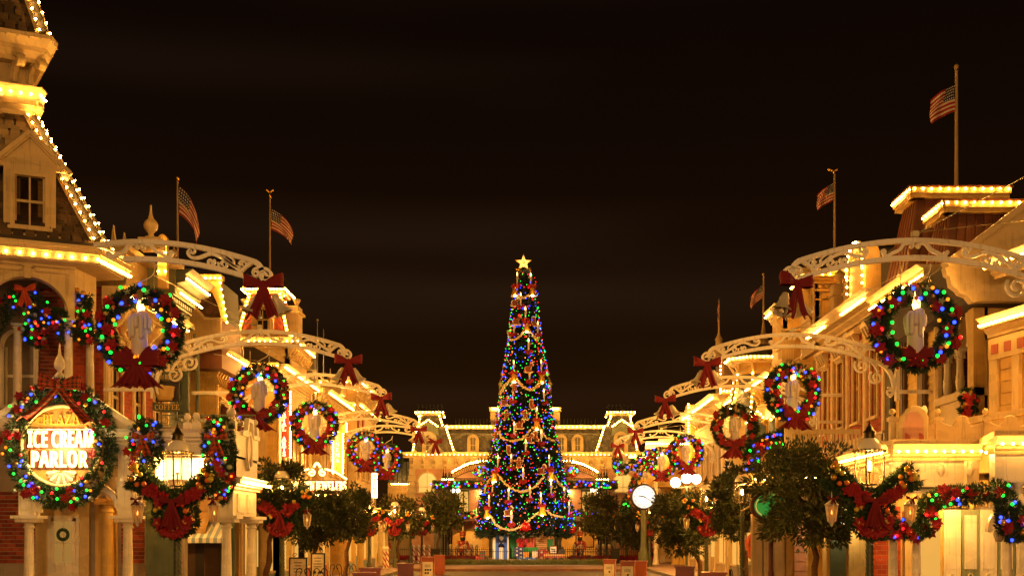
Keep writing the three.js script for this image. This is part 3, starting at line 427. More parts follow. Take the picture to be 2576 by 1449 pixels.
// ---------------------------------------------------------------- the hanging wreaths with a candle
function makeWreath(seed, o = {}) {
  const { bowS = 0.34, tail = 0.42, tw = 0.34, lit = true, rad = 0.66, n = 40, candle = true, full = true, bowOut = 0.2, fl = true } = o, g = new THREE.Group(); g.name = 'wreath';
  const ring = (t) => V(rad * Math.sin(t * 6.283), rad * Math.cos(t * 6.283), 0), r = rng(seed);
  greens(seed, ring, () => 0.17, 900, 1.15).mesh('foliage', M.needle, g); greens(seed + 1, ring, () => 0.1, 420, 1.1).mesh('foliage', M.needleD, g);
  const surf = (t, phi, k) => { const c = ring(t), d = c.clone().normalize().multiplyScalar(Math.sin(phi)).add(V(0, 0, Math.cos(phi))); return [c.addScaledVector(d, k), d]; };
  for (let i = 0; i < 12; i++) { const t = (0.13 + i * 0.067 + (r() - 0.5) * 0.03), [p, d] = surf(t, (r() - 0.5) * 1.6, 0.2); piece('poinsettia', petalGeo, M.petal, g, place(p, d.add(V(0, 0, 0.4)), r() * 6, 1.05 + 0.3 * r())); }
  for (let i = 0; i < 26; i++) { const t = r(), [p, d] = surf(t, (r() - 0.5) * 2.6, 0.2), s = 0.028 + 0.018 * r(); piece('ornament', ballG, [M.ballgold, M.ballorange, M.fruit, M.ballred][i % 4], g, mat4(p.x, p.y, p.z, 0, 0, 0, s)); }
  for (let i = 0; i < 6; i++) { const [p, d] = surf([0.96, 0.04, 0.12, 0.88, 0.35, 0.7][i], (r() - 0.4), 0.2); piece('silver_leaf', leafSilver, M.silverleaf, g, place(p, d, r() * 6, 0.6)); }
  piece('pine_cone', coneGeo, M.cone, g, mat4(-0.24, rad - 0.12, 0.14, 0, 0, -0.25, 1.25)); piece('pine_cone', coneGeo, M.cone, g, mat4(0.27, rad - 0.14, 0.14, 0, 0, 0.6, 1.25)); piece('pine_cone', ballG, M.conelight, g, mat4(0.03, rad + 0.0, 0.15, 0, 0, 0.05, [0.065, 0.1, 0.06]));
  if (lit) for (let i = 0; i < n; i++) { const t = (i + 0.7 * r()) / n, [p] = surf(t, (r() - 0.5) * 2.4, 0.225 + 0.02 * r()), q = i % 3 === 2 && r() < 0.4 ? M.camber : COLOURED[[2, 1, 0][i % 3]]; piece('bulb', bulbGeo, q, g, mat4(p.x, p.y, p.z, 0, 0, 0, 0.036)); }
  if (candle) {
    const c = piece('candle', candleGeo, M.wax, g, mat4(0, -0.52, 0.02)); const dr = new THREE.Mesh(dripGeo, M.wax); dr.name = 'wax_drip'; c.add(dr);
    const f = new THREE.Mesh(flameGeo, fl ? M.flame : M.ballorange); f.name = 'candle_flame'; f.position.set(0.02, 0.84, 0); f.scale.set(1.15, 1.3, 1.15); c.add(f);
    const cup = new THREE.Mesh(new THREE.CylinderGeometry(0.165, 0.16, 0.06, 18), M.brass); cup.name = 'candle_cup'; cup.position.y = 0.0; c.add(cup);
  }
  bow(g, mat4(0, -rad + (o.bowUp || 0.02), 0.2), bowS, M.velvet, { tail, tw, out: bowOut, full });
  const ch = new B(); for (const s of [-1, 1]) for (let i = 0; i < 9; i++) ch.add(new THREE.TorusGeometry(0.022, 0.006, 4, 8), mat4(s * 0.27, rad + 0.1 + i * 0.052 - 0.02, 0, i % 2 ? 0 : Math.PI / 2, 0, 0, [0.75, 1.5, 0.75])); ch.mesh('chain', M.chain, g);
  new B().tube([V(0.29, rad + 0.56, 0), V(0.24, rad + 0.38, 0.06), V(0.02, rad + 0.24, 0.1), V(-0.1, rad + 0.13, 0.1)], 0.011, 20, 5).mesh('cable', M.white, g);
  return g;
}
const wreathA = makeWreath(21), wreathB = makeWreath(55, { tail: 0.42 }), wreathC = makeWreath(77, { lit: false, fl: false, tail: 0.5 }), wreathBig = makeWreath(99, { bowS: 0.42, tail: 0.5, tw: 0.36, bowOut: 0.16, bowUp: 0.02 }), wreathR = makeWreath(63, { bowS: 0.28, tail: 0.22, tw: 0.2, bowOut: 0.06, full: true, bowUp: 0.1 });
const WY = 5.96;
const wreathSpots = [
  [wreathBig, -7.42, WY, 22.85, 0.05, 'lit green wreath with white candle and huge draped red bow, beside the ice cream tower'],
  [wreathA, -7.38, 5.93, 32.9, -0.1, 'lit wreath with candle above the left tree crowns, on the second left arch'],
  [wreathB, -7.45, 5.88, 41.8, 0.15, 'lit wreath with candle above the glowing jewellery sign, third arch on the left'],
  [wreathA, -7.36, 5.92, 54.4, 0.2, 'small lit wreath with candle on the fourth left arch'],
  [wreathB, -7.2, 5.9, 61.4, -0.15, 'small lit wreath with candle at the far left end, its flame against the dark sky'],
  [wreathR, 7.42, 5.99, 22.75, -0.08, 'lit wreath with dripping white candle and flat red bow in front of the right balcony'],
  [wreathB, 7.45, 6.02, 33.4, 0.25, 'lit wreath with candle and long red bow on the second right arch'],
  [wreathC, 7.42, 5.86, 42.4, -0.3, 'unlit wreath of red flowers and greenery with candle, the only dark one on the right'],
  [wreathB, 7.4, 5.85, 55.3, 0.1, 'small lit wreath with candle on the fourth right arch'],
  [wreathA, 7.3, 5.95, 64.5, -0.1, 'small lit wreath with candle on the farthest right arch'],
];
const wreathUsed = new Set();
for (const [proto, x, y, d, turn, label] of wreathSpots) {
  if (!wreathUsed.has(proto)) { wreathUsed.add(proto); proto.name = numbered('wreath'); proto.position.set(x, y, -d); proto.rotation.y = turn; scene.add(proto); tag(proto, label, 'wreath', 'candle wreaths hanging from the white street arches'); }
  else copyOf(proto, [x, y, -d], turn, label, 'candle wreaths hanging from the white street arches');
}

// ---------------------------------------------------------------- white street arches with scrollwork, bells at their tips
function makeArch(short) {
  const g = new THREE.Group(); g.name = 'street_arch';
  // height of the top chord above the street at x (tip at +2.25, wall side at -2.6)
  const top = (x) => 7.66 - 0.085 * Math.pow(Math.abs(x), 1.9) , low = (x) => 7.33 - 0.088 * Math.pow(Math.abs(x), 1.9);
  const chord = (f, x0, x1, h) => { const up = [], dn = [], n = 26; for (let i = 0; i <= n; i++) { const x = x0 + (x1 - x0) * i / n; up.push([x, f(x) + h / 2]); dn.push([x, f(x) - h / 2]); } return new B().ext([...dn, ...up.reverse()], 0.09, mat4(0, 0, -0.045), 0.005); };
  chord(top, short ? -0.86 : -2.6, 2.2, 0.085).mesh('upper_chord', M.ivory, g);
  chord(low, short ? -0.3 : -2.5, 2.22, 0.085).mesh('lower_chord', M.ivory, g);
  const tip = new B(); band(tip, [V(2.2, top(2.2)), V(2.3, 7.2), V(2.36, 7.06)], 0.1, 0.12); band(tip, spiral(2.4, 7.0, 0.15, 1.35, 2.4, -1, 20), 0.055, 0.12); band(tip, spiral(2.24, 7.06, 0.09, 1.2, 1.2, 1, 16), 0.04, 0.1); band(tip, [V(2.22, low(2.22)), V(2.33, 6.83), V(2.45, 6.87)], 0.08, 0.12); tip.mesh('tip_scroll', M.ivory, g);
  const bell = new B(); for (const s of [-1, 1]) { band(bell, [V(s * 0.62, low(0.62) + 0.16), V(s * 0.56, low(0.6) + 0.06), V(s * 0.42, low(0.4) + 0.11), V(s * 0.3, 7.48), V(s * 0.2, 7.6), V(s * 0.06, 7.62)], 0.06, 0.09); band(bell, spiral(s * 0.07, 7.55, 0.05, 1.0, 1.57, s, 10), 0.025, 0.07); band(bell, spiral(s * 0.6, low(0.6) + 0.14, 0.055, 0.9, 0, s, 10), 0.03, 0.08); } bell.mesh('centre_scroll', M.ivory, g);
  for (const s of short ? [1] : [-1, 1]) {
    const e = new B(), P = (x, t) => { const X = s * x; return V(X, low(X) + (top(X) - low(X)) * t); };
    band(e, [P(0.98, 0.75), P(0.92, 0.6), P(0.98, 0.35), P(1.12, 0.4), P(1.35, 0.75), P(1.55, 0.7), P(1.75, 0.45), P(1.95, 0.2)], 0.055, 0.08); band(e, spiral(P(1.0, 0.72).x, P(1.0, 0.72).y, 0.075, 1.1, s > 0 ? 2.6 : 0.5, -s, 14), 0.03, 0.08);
    band(e, spiral(P(1.36, 0.3).x, P(1.36, 0.3).y, 0.08, 1.3, s > 0 ? 0.6 : 2.5, -s, 16), 0.035, 0.08); band(e, spiral(P(1.6, 0.35).x, P(1.6, 0.35).y, 0.1, 1.3, s > 0 ? 2.8 : 0.3, s, 16), 0.035, 0.08);
    e.mesh('scrollwork', M.ivory, g); const e2 = new B();
    band(e2, [P(1.3, 0.8), P(1.6, 0.95), P(1.8, 0.7), P(1.78, 0.45), P(1.7, 0.55)], 0.035, 0.07); band(e2, [P(1.6, 0.75), P(1.85, 0.4), P(2.05, 0.6), P(2.1, 0.85)], 0.045, 0.08); band(e2, spiral(P(1.98, 0.6).x, P(1.98, 0.6).y, 0.085, 1.2, s > 0 ? 3 : 0.1, -s, 14), 0.035, 0.08); band(e2, [P(1.9, 0.05), P(2.02, 0.5), P(2.16, 0.9)], 0.05, 0.09);
    e2.mesh('scrollwork', M.ivory, g);
  }
  // bracket on the wall side
  if (short) { new B().cyl(V(-0.84, top(0.84), 0), V(-2.9, 9.15, -7.6), 0.05, 0.05, 8).cyl(V(-0.3, low(0.3), 0), V(-2.9, 9.05, -7.7), 0.04, 0.04, 8).mesh('tie_rod', M.ivory, g); return g; }
  const br = new B(); band(br, [V(-2.45, low(-2.45)), V(-2.62, 6.74), V(-2.78, 6.5), V(-2.86, 6.2)], 0.11, 0.12); band(br, spiral(-1.95, 6.78, 0.22, 1.4, 0.6, -1, 22), 0.05, 0.09); band(br, spiral(-2.35, 6.45, 0.2, 1.4, 0.9, -1, 22), 0.05, 0.09); band(br, [V(-2.2, low(-2.2) - 0.02), V(-2.35, 6.72), V(-2.42, 6.6)], 0.05, 0.09); band(br, spiral(-2.72, 6.05, 0.12, 1.3, 1.2, 1, 16), 0.045, 0.09); band(br, [V(-2.86, 6.3), V(-2.82, 6.0), V(-2.74, 5.9)], 0.06, 0.1);
  br.mesh('wall_bracket', M.ivory, g);
  new B().box(-2.98, 5.8, -0.12, -2.9, 7.3, 0.12).box(-4.3, 6.95, -0.05, -2.98, 7.07, 0.05).box(-4.3, 6.0, -0.05, -2.98, 6.1, 0.05).mesh('wall_plate', M.ivory, g);
  new B().bx(0, 7.78, 0, 0.12, 0.1, 0.14).cyl(V(0.02, 7.8, 0), V(-0.3, 7.86, 0), 0.025, 0.01, 6).mesh('cable_clamp', M.chain, g);
  new B().cyl(V(-0.1, 7.83, 0), V(-3.4, 8.3, 0.5), 0.009, 0.009, 5).cyl(V(-0.1, 7.83, 0), V(-3.2, 9.4, -0.8), 0.009, 0.009, 5).mesh('stay_cable', M.chain, g);
  return g;
}
const archS = makeArch(true), arch0 = makeArch(), archSpots = [
  [-1, 7.42, 22.85, 'white scrolled street arch nearest on the left, its tip in front of the red-roofed tower'], [-1, 7.38, 32.9, 'white scrolled street arch second on the left, before the yellow wall'], [-1, 7.45, 41.8, 'white scrolled street arch third on the left, above the jewellery sign'], [-1, 7.36, 54.4, 'white scrolled street arch fourth on the left, upper of the two thin far ones'], [-1, 7.2, 61.4, 'white scrolled street arch fifth on the left, lowest and farthest'],
  [1, 7.42, 22.75, 'white scrolled street arch nearest on the right, largest of all, under the copper towers'], [1, 7.45, 33.4, 'white scrolled street arch second on the right, in front of the octagonal turret'], [1, 7.42, 42.4, 'white scrolled street arch third on the right, above the unlit wreath'], [1, 7.4, 55.3, 'white scrolled street arch fourth on the right, upper of the two thin far ones'], [1, 7.3, 64.5, 'white scrolled street arch fifth on the right, lowest and farthest'],
];
archSpots.forEach(([s, x, d, label], i) => { const p = [s * x, 0, -d], t = s > 0 ? Math.PI : 0; if (i < 2) { const A = i ? arch0 : archS; A.name = numbered('street_arch'); A.position.set(...p); scene.add(A); tag(A, label, 'arch', 'white arches along both sides of the street'); } else copyOf(arch0, p, t, label, 'white arches along both sides of the street'); });
function makeBells() {
  const g = new THREE.Group(); g.name = 'bell_cluster';
  for (const [x, rz] of [[-0.12, -0.36], [0.16, 0.42]]) { const b = piece('bell', bellGeo, M.bell, g, mat4(x, -0.2, 0.06, 0.25, 0, rz, 0.85)); const q = new THREE.Mesh(ribGeo, M.bell); q.name = 'bell_ridge'; b.add(q); }
  bow(g, mat4(0, -0.04, 0.2), 0.36, M.velvet, { tail: 0.7, tw: 0.23, out: 0.22 });
  return g;
}
const bells0 = makeBells();
archSpots.forEach(([s, x, d], i) => { const p = [s * (x - 2.42), 6.84, -d + 0.02], t = [0, 0.3, -0.2, 0.1, 0.4, 0.5, 0, -0.4, 0.2, 0.1][i], side = s < 0 ? 'left' : 'right', label = `silver bells with red velvet bow at the tip of the ${['nearest', 'second', 'third', 'fourth', 'farthest'][i % 5]} arch on the ${side}`; if (!i) { bells0.name = numbered('bell_cluster'); bells0.position.set(...p); scene.add(bells0); tag(bells0, label, 'bells', 'bells with bows on the arch tips'); } else copyOf(bells0, p, t, label, 'bells with bows on the arch tips'); });

// ---------------------------------------------------------------- gas style street lamps
function lampParts(lit) {
  const g = new THREE.Group(); g.name = 'street_lamp';
  const post = new B().lathe([[0.2, 0], [0.2, 0.1], [0.15, 0.14], [0.13, 0.5], [0.15, 0.55], [0.12, 0.6], [0.085, 0.66], [0.07, 1.2], [0.062, 2.55], [0.08, 2.58], [0.08, 2.64], [0.06, 2.68], [0.055, 2.92], [0.085, 2.95], [0.085, 2.99], [0.05, 3.0]], 0, 0, 0, 18); post.mesh('post', M.greenpost, g);
  const sp = new B(); for (let k = 0; k < 5; k++) { const p = []; for (let i = 0; i <= 60; i++) { const t = i / 60, a = k / 5 * 6.283 + t * 6.283 * 3.2, rr = 0.077 - 0.012 * t; p.push(V(rr * Math.cos(a), 0.68 + t * 1.85, rr * Math.sin(a))); } sp.tube(p, 0.011, 110, 5); } sp.mesh('twisted_flute', M.greenpost, g);
  const cr = new B(); for (let k = 0; k < 4; k++) { const a = k / 4 * 6.283, P = (r, y) => V(r * Math.cos(a), y, r * Math.sin(a)); cr.tube([P(0.05, 2.94), P(0.15, 2.98), P(0.265, 3.1), P(0.28, 3.25), P(0.285, 3.72)], 0.016, 20, 6); cr.add(new THREE.SphereGeometry(0.022, 8, 6), mat4(P(0.285, 3.24).x, 3.24, P(0.285, 3.24).z)); } cr.mesh('lamp_frame', M.bronze, g);
  new B().lathe([[0.13, 3.06], [0.18, 3.1], [0.225, 3.24], [0.235, 3.7]], 0, 0, 0, 24).mesh('lamp_glass', M.glass, g);
  new B().lathe([[0, 3.02], [0.16, 3.03], [0.16, 3.06], [0, 3.06]], 0, 0, 0, 20).mesh('lamp_cup', M.bronze, g);
  const rim = new B().lathe([[0.22, 3.7], [0.3, 3.715], [0.31, 3.735], [0.2, 3.76]], 0, 0, 0, 24); for (let i = 0; i < 24; i++) { const a = i / 24 * 6.283; rim.add(new THREE.ConeGeometry(0.036, 0.055, 4), mat4(0.305 * Math.cos(a), 3.705, 0.305 * Math.sin(a), -a, 0, Math.PI)); } rim.mesh('lamp_rim', M.bronze, g);
  new B().lathe([[0.235, 3.745], [0.225, 3.82], [0.19, 3.9], [0.125, 3.96], [0.1, 3.98]], 0, 0, 0, 24).mesh('lamp_dome', new THREE.MeshPhysicalMaterial({ color: '#e8dfc8', roughness: 0.25, clearcoat: 0.7 }), g);
  new B().lathe([[0.12, 3.965], [0.11, 4.06], [0.13, 4.08], [0.13, 4.1], [0.08, 4.14], [0.06, 4.19], [0.03, 4.22], [0.025, 4.26], [0, 4.34]], 0, 0, 0, 18).mesh('lamp_cap', M.bronze, g);
  new B().cyl(V(0, 3.06, 0), V(0, 3.28, 0), 0.014, 0.014, 8).lathe([[0, 3.28], [0.04, 3.28], [0.03, 3.32], [0, 3.32]], 0, 0, 0, 10).mesh('burner', M.bronze, g);
  new B().lathe([[0, 3.32], [0.035, 3.35], [0.045, 3.42], [0.03, 3.5], [0, 3.53]], 0, 0, 0, 12).mesh('lamp_bulb', lit ? M.flamecore : M.litpane, g);
  if (lit) { const l = new THREE.PointLight(new THREE.Color(1, 0.5, 0.11), 14); l.name = 'lamp_bulb'; l.position.set(0, 3.42, 0); l.castShadow = true; g.add(l); }
  return g;
}
const lamp0 = lampParts(true), LG = 'gas style street lamps along both kerbs';
const lampSpots = [
  [-7.13, 24.3, 'dark twisted street lamp nearest on the left, in front of the bright ice cream porch'], [-7.4, 36, 'street lamp with white dome in front of the left trees, second on the left'], [-8.0, 60.5, 'street lamp hidden to its shoulders in the left tree crown edge, third on the left'], [-7.75, 70, 'street lamp left of the big Christmas tree beside the dark red bin'], [-7.6, 78, 'small street lamp left of the big Christmas tree, first behind the larger lamp'], [-7.4, 84, 'small street lamp left of the big Christmas tree, closest to the station'],
  [6.84, 23.75, 'dark twisted street lamp nearest on the right, in front of the lit porch'], [6.95, 38.4, 'street lamp with clean post and no wreath, left of the green oval sign'], [6.9, 45.7, 'street lamp half hidden by trees, between the clock and the bare lamp'], [7.6, 73.5, 'street lamp in front of the white clock face on the right'], [7.2, 86, 'small street lamp right of the Christmas tree in front of the station wall'],
];
lampSpots.forEach(([x, d, label], i) => { if (!i) { lamp0.name = numbered('street_lamp'); lamp0.position.set(x, 0, -d); scene.add(lamp0); tag(lamp0, label, 'street lamp', LG); } else { copyOf(lamp0, [x, 0, -d], i * 0.7, label, LG); } });

// wreath swags that hang on the lamps: a round lower wreath, two curling arms, bow, fruit, two little lanterns
function makeSwag(seed) {
  const g = new THREE.Group(); g.name = 'lamp_garland'; const r = rng(seed);
  const ring = (t) => V(0.3 * Math.sin(t * 6.283), -0.42 + 0.3 * Math.cos(t * 6.283), 0.06), arm = (s) => (t) => V(s * (0.1 + 0.86 * t - 0.12 * t * t), -0.1 + 0.5 * Math.pow(t, 1.4) + 0.22 * t * (1 - t), 0.06);
  greens(seed, ring, () => 0.19, 620).mesh('foliage', M.needle, g);
  for (const s of [-1, 1]) greens(seed + 3 + s, arm(s), (t) => 0.14 + 0.17 * t, 620).mesh('foliage', M.needle, g);
  const put = (p, dd, i) => piece('poinsettia', petalGeo, M.petal, g, place(p, dd, r() * 6, 1.15));
  for (const s of [-1, 1]) { for (let i = 0; i < 7; i++) { const t = 0.1 + 0.075 * i, p = arm(s)(t).add(V((r() - 0.5) * 0.1, (r() - 0.5) * 0.2 - 0.06, 0.2)); put(p, V(s * 0.3 * r(), (r() - 0.5) * 0.5, 1), i); } for (let i = 0; i < 9; i++) { const t = 0.55 + 0.45 * r(), p = arm(s)(t).add(V((r() - 0.5) * 0.32, (r() - 0.3) * 0.3, 0.22 + 0.05 * r())); piece('fruit', ballG, [M.fruit, M.ballorange, M.ballgold][i % 3], g, mat4(p.x, p.y, p.z, 0, 0, 0, 0.052 + 0.012 * r())); } }
  for (let i = 0; i < 8; i++) { const t = 0.28 + 0.06 * i, p = ring(t).add(V(0, -0.06, 0.19)); put(p, V(p.x * 0.6, -0.3, 1), i); }
  for (let i = 0; i < 10; i++) { const p = ring(r()).add(V((r() - 0.5) * 0.2, 0, 0.21)); piece('fruit', ballG, [M.fruit, M.ballorange, M.ballgold][i % 3], g, mat4(p.x, p.y, p.z, 0, 0, 0, 0.05)); }
  bow(g, mat4(0, -0.14, 0.3), 0.24, M.velvet, { tail: 0.6, tw: 0.26, out: 0.14 });
  for (const s of [-1, 1]) {
    const L = new B(s ? mat4(s * 0.78, -0.12, 0.04) : null); L.lathe([[0.0, 0.02], [0.03, 0], [0.14, -0.09], [0.15, -0.1], [0.12, -0.11]], 0, 0, 0, 6).lathe([[0.085, -0.42], [0.06, -0.45], [0.03, -0.48], [0.035, -0.5], [0, -0.54]], 0, 0, 0, 6);
    for (let k = 0; k < 6; k++) { const a = k / 6 * 6.283; L.bar(V(0.125 * Math.sin(a), -0.1, 0.125 * Math.cos(a)), V(0.08 * Math.sin(a), -0.43, 0.08 * Math.cos(a)), 0.014); } L.cyl(V(0, 0, 0), V(0, 0.2, 0), 0.008, 0.008, 5);
    const o = L.mesh('lantern', M.ivory, g); new B(mat4(s * 0.78, -0.12, 0.04)).lathe([[0.12, -0.11], [0.078, -0.43]], 0, 0, 0, 6).mesh('pane', new THREE.MeshPhysicalMaterial({ color: '#e8cfa8', transmission: 0.75, thickness: 0, roughness: 0.35 }), o);
    new B(mat4(s * 0.78, -0.12, 0.04)).lathe([[0, -0.4], [0.02, -0.38], [0.02, -0.3], [0, -0.29]], 0, 0, 0, 8).mesh('candle', M.wax, o); new B(mat4(s * 0.78, -0.12, 0.04)).lathe([[0, -0.29], [0.014, -0.27], [0.01, -0.24], [0, -0.2]], 0, 0, 0, 8).mesh('candle_flame', M.flame, o);
    bow(g, mat4(s * 0.78, -0.1, 0.12), 0.09, M.velvet, { tail: 0.12, tw: 0.06, out: 0.05 });
  }
  return g;
}
const swag0 = makeSwag(31), swag1 = makeSwag(47), swagSpots = [[0, 'dark fruit and poinsettia garland with broad red bow on the nearest left lamp'], [1, 'bright fruit and poinsettia garland with hanging red bow on the second left lamp'], [2, 'fruit garland with lantern on the lamp at the edge of the left trees'], [3, 'poinsettia garland with lanterns on the lamp beside the dark red bin'], [4, 'small poinsettia garland on the first of the two far left lamps'], [5, 'small poinsettia garland on the left lamp closest to the station'], [6, 'dark fruit and poinsettia garland with broad red bow on the nearest right lamp'], [8, 'poinsettia garland half hidden in the right tree crowns, with a single lantern showing'], [9, 'poinsettia garland on the lamp in front of the clock'], [10, 'small poinsettia garland on the lamp right of the Christmas tree']];
swagSpots.forEach(([i, label], k) => { const [x, d] = lampSpots[i], p = [x, 2.86, -d + 0.06], src = k % 2 ? swag1 : swag0, gp = 'fruit garlands tied to the street lamps'; if (k < 2) { src.name = numbered('lamp_garland'); src.position.set(...p); scene.add(src); tag(src, label, 'garland', gp); } else copyOf(src, p, 0, label, gp); });
// ---------------------------------------------------------------- lit garlands and the ice cream porch (left)
function litGarland(name, label, pts, { rad = 0.2, n = 500, bulbsN = 24, flowers = 8, seed = 1, bowAt, bowMat = M.net, cat = 'garland', group, scale = 1.1, bsz = 0.032, z = 0.18, balls = 10 } = {}) {
  const curve = new THREE.CatmullRomCurve3(pts), path = (t) => curve.getPoint(Math.max(0, Math.min(1, t))), r = rng(seed), c = path(0.5), g = thing(name, label, cat, [c.x, c.y, c.z], group);
  greens(seed, path, () => rad, n, scale).mesh('foliage', M.needle, g);
  const spot = (k) => { const p = path(r()); return p.add(V((r() - 0.5) * rad * 2, (r() - 0.5) * rad * 2, rad * (0.75 + 0.4 * r()))); };
  for (let i = 0; i < flowers; i++) piece('poinsettia', petalGeo, M.petal, g, place(spot(), V((r() - 0.5), (r() - 0.5), 1), r() * 6, 1.1));
  for (let i = 0; i < bulbsN; i++) { const p = spot(); piece('bulb', bulbGeo, COLOURED[[2, 1, 2, 1, 0, 3][i % 6]], g, mat4(p.x, p.y, p.z + 0.03, 0, 0, 0, bsz)); }
  for (let i = 0; i < balls; i++) { const p = spot(); piece('ornament', ballG, [M.ballgold, M.ballred, M.silverleaf][i % 3], g, mat4(p.x, p.y, p.z, 0, 0, 0, 0.05 + 0.02 * r())); }
  if (bowAt) bow(g, mat4(bowAt.x, bowAt.y, bowAt.z), 0.26, bowMat, { tail: 0.5, tw: 0.2, out: 0.16 });
  return g;
}
litGarland('lit_garland', 'thick lit garland with netted red bow draped inside the balcony arch', [at(-45, 700, 31.6), at(-35, 850, 31.6), at(5, 790, 31.5), at(50, 742, 31.4), at(90, 765, 31.4), at(118, 800, 31.35), at(150, 800, 31.35), at(172, 860, 31.35)], { seed: 301, n: 900, bulbsN: 34, rad: 0.24, bowAt: at(62, 728, 31.1) });
litGarland('lit_garland', 'short lit garland hanging below the balcony arch, over a blue lit column', [at(95, 800, 31.8), at(80, 840, 31.8), at(105, 855, 31.7)], { seed: 302, n: 330, bulbsN: 12, rad: 0.25, flowers: 3 });
litGarland('lit_garland', 'lit garland hanging in the narrow balcony arch at the building corner', [at(212, 742, 31.6), at(205, 790, 31.6), at(212, 830, 31.6), at(222, 862, 31.7)], { seed: 303, n: 480, bulbsN: 15, rad: 0.21, flowers: 4 });
{
  const g = thing('shop_porch', 'cream ice cream parlour porch with gable, white columns and ball finials', 'porch', [-9.5, 0, -30]), m = fr(0, 30, 0), cg = colGeo(2.45, 0.135);
  for (const [x, d] of [[-12.6, 30.15], [-10.1, 30.15], [-7.6, 30.15], [-7.45, 32.2], [-12.6, 33], [-10.1, 33]]) { piece('column', cg, M.ivory, g, mat4(x, 0, -d)); new B().box(x - 0.34, 2.45, -d - 0.34, x + 0.34, 2.53, -d + 0.34).box(x - 0.26, 2.36, -d - 0.26, x + 0.26, 2.45, -d + 0.26).mesh('capital', M.ivory, g); }
  for (const x of [-12.6, -10.1, -7.6]) { new B(m).box(x - 0.2, 2.53, -0.35, x + 0.2, 4.2, 0.02).box(x - 0.14, 2.7, 0.02, x + 0.14, 3.6, 0.045).mesh('pier', M.ivory, g); const cb = new B(m); band(cb, spiral(x, 4.02, 0.16, 1.3, -1.57, 1, 18, 0.12), 0.05, 0.14); band(cb, spiral(x, 3.5, 0.1, 1.2, 1.57, 1, 16, 0.12), 0.04, 0.14); band(cb, [V(x + 0.13, 3.95, 0.12), V(x + 0.12, 3.7, 0.12), V(x + 0.08, 3.55, 0.12)], 0.07, 0.14); cb.mesh('console', M.ivory, g); new B(m).lathe([[0, 3.18], [0.04, 3.2], [0.03, 3.25], [0.09, 3.3], [0.12, 3.38], [0.1, 3.46], [0, 3.5]], x + 0.02, 0, 0.16, 14).mesh('pendant', M.ivory, g); }
  for (const [a, b] of [[-12.4, -10.3], [-9.9, -7.8]]) { const w = (b - a) / 2, s = new THREE.Shape(); s.moveTo(a, 3.5); s.lineTo(a, 2.6); s.lineTo(a + 0.12, 2.6); s.absellipse((a + b) / 2, 2.75, w - 0.12, 0.52, Math.PI, 0, true); s.lineTo(b, 2.6); s.lineTo(b, 3.5); s.lineTo(b - 0.1, 3.5); s.absellipse((a + b) / 2, 2.85, w - 0.05, 0.6, 0, Math.PI, false); s.lineTo(a, 3.5); new B(m).ext(s, 0.14, mat4(0, 0, -0.24)).mesh('arch_brace', M.ivory, g); }
  cornice(g, m, -12.9, -7.3, 4.3, 0.35, 0.38, M.ivory, { bulb: false });
  new B(m).box(-12.9, 4.05, -2.6, -7.35, 4.68, 0.0).box(-12.85, 3.75, -0.3, -10.35, 4.05, -0.02).mesh('entablature', M.ivory, g);
  const side = fr(-7.4, 30.0, 90);
  // attic box at the street end, with an oval panel
  wall(g, side, 0, 3.45, 2.7, 4.65, 0.4, M.ivory, [], 'attic_wall'); const ov = new B(side); const os = new THREE.Shape(); os.absellipse(1.5, 4.25, 0.3, 0.52, 0, 6.283); const oh = new THREE.Path(); oh.absellipse(1.5, 4.25, 0.22, 0.43, 0, Math.PI * 2, true); os.holes.push(oh); ov.ext(os, 0.1); ov.ext([[0.6, 4.6], [1.2, 4.6], [1.3, 5.0], [1.7, 5.0], [1.8, 4.6], [2.5, 4.6], [2.5, 4.7], [1.9, 4.78], [1.75, 5.1], [1.25, 5.1], [1.1, 4.78], [0.6, 4.7]], 0.12, mat4(0, 0, 0)); ov.mesh('oval_ornament', M.ivory, g);
  const op = new THREE.Shape(); op.absellipse(1.5, 4.25, 0.22, 0.43, 0, 6.283); new B(side).ext(op, 0.02, mat4(0, 0, 0.005)).mesh('oval_panel', M.pink, g);
  cornice(g, side, -0.1, 2.8, 3.2, 0.3, 0.3, M.ivory, { bulb: false }); bulbsM(g, side, [0.05, 3.36, 0.34], [2.7, 3.36, 0.34], 0.16, { r: 0.04, light: 8 });
  for (const [a, b] of [[0.35, 1.2], [1.45, 2.3]]) new B(side).box(a, 2.62, 0.0, b, 3.1, 0.05).box(a + 0.1, 2.72, 0.05, b - 0.1, 3.0, 0.06).mesh('side_panel', M.ivory, g);
  new B(side).box(0, 2.53, -0.35, 2.6, 3.2, -0.003).mesh('side_beam', M.ivory, g);
  for (const [x, y, s, zz] of [[PX(468, 30.2), 4.68, 0.9, -0.3], [PX(493, 29.9), 4.66, 0.95, 0.1], [PX(577, 29.8), 4.7, 1.25, 0.05], [PX(640, 32), 4.7, 0.9, -2]]) { new B(m).box(x - 0.1 * s, y, zz - 0.1, x + 0.1 * s, y + 0.2, zz + 0.1).mesh('finial_block', M.ivory, g); piece('ball_finial', ballGeo, M.ivory, g, mul(m, mat4(x, y + 0.2, zz, 0, 0, 0, s))); }
  // gable that carries the round sign
  const gx = PX(150, 30), y0 = 4.66; new B(m).ext([[gx - 2.0, y0], [gx + 1.95, y0], [gx + 0.05, 5.92]], 0.3, mat4(0, 0, -0.28)).mesh('gable', M.ivory, g);
  new B(m).bar(V(gx - 2.15, y0 - 0.05, 0.06), V(gx + 0.05, 6.0, 0.06), 0.14, 0.3).bar(V(gx + 2.1, y0 - 0.05, 0.06), V(gx + 0.05, 6.0, 0.06), 0.14, 0.3).mesh('rake', M.ivory, g);
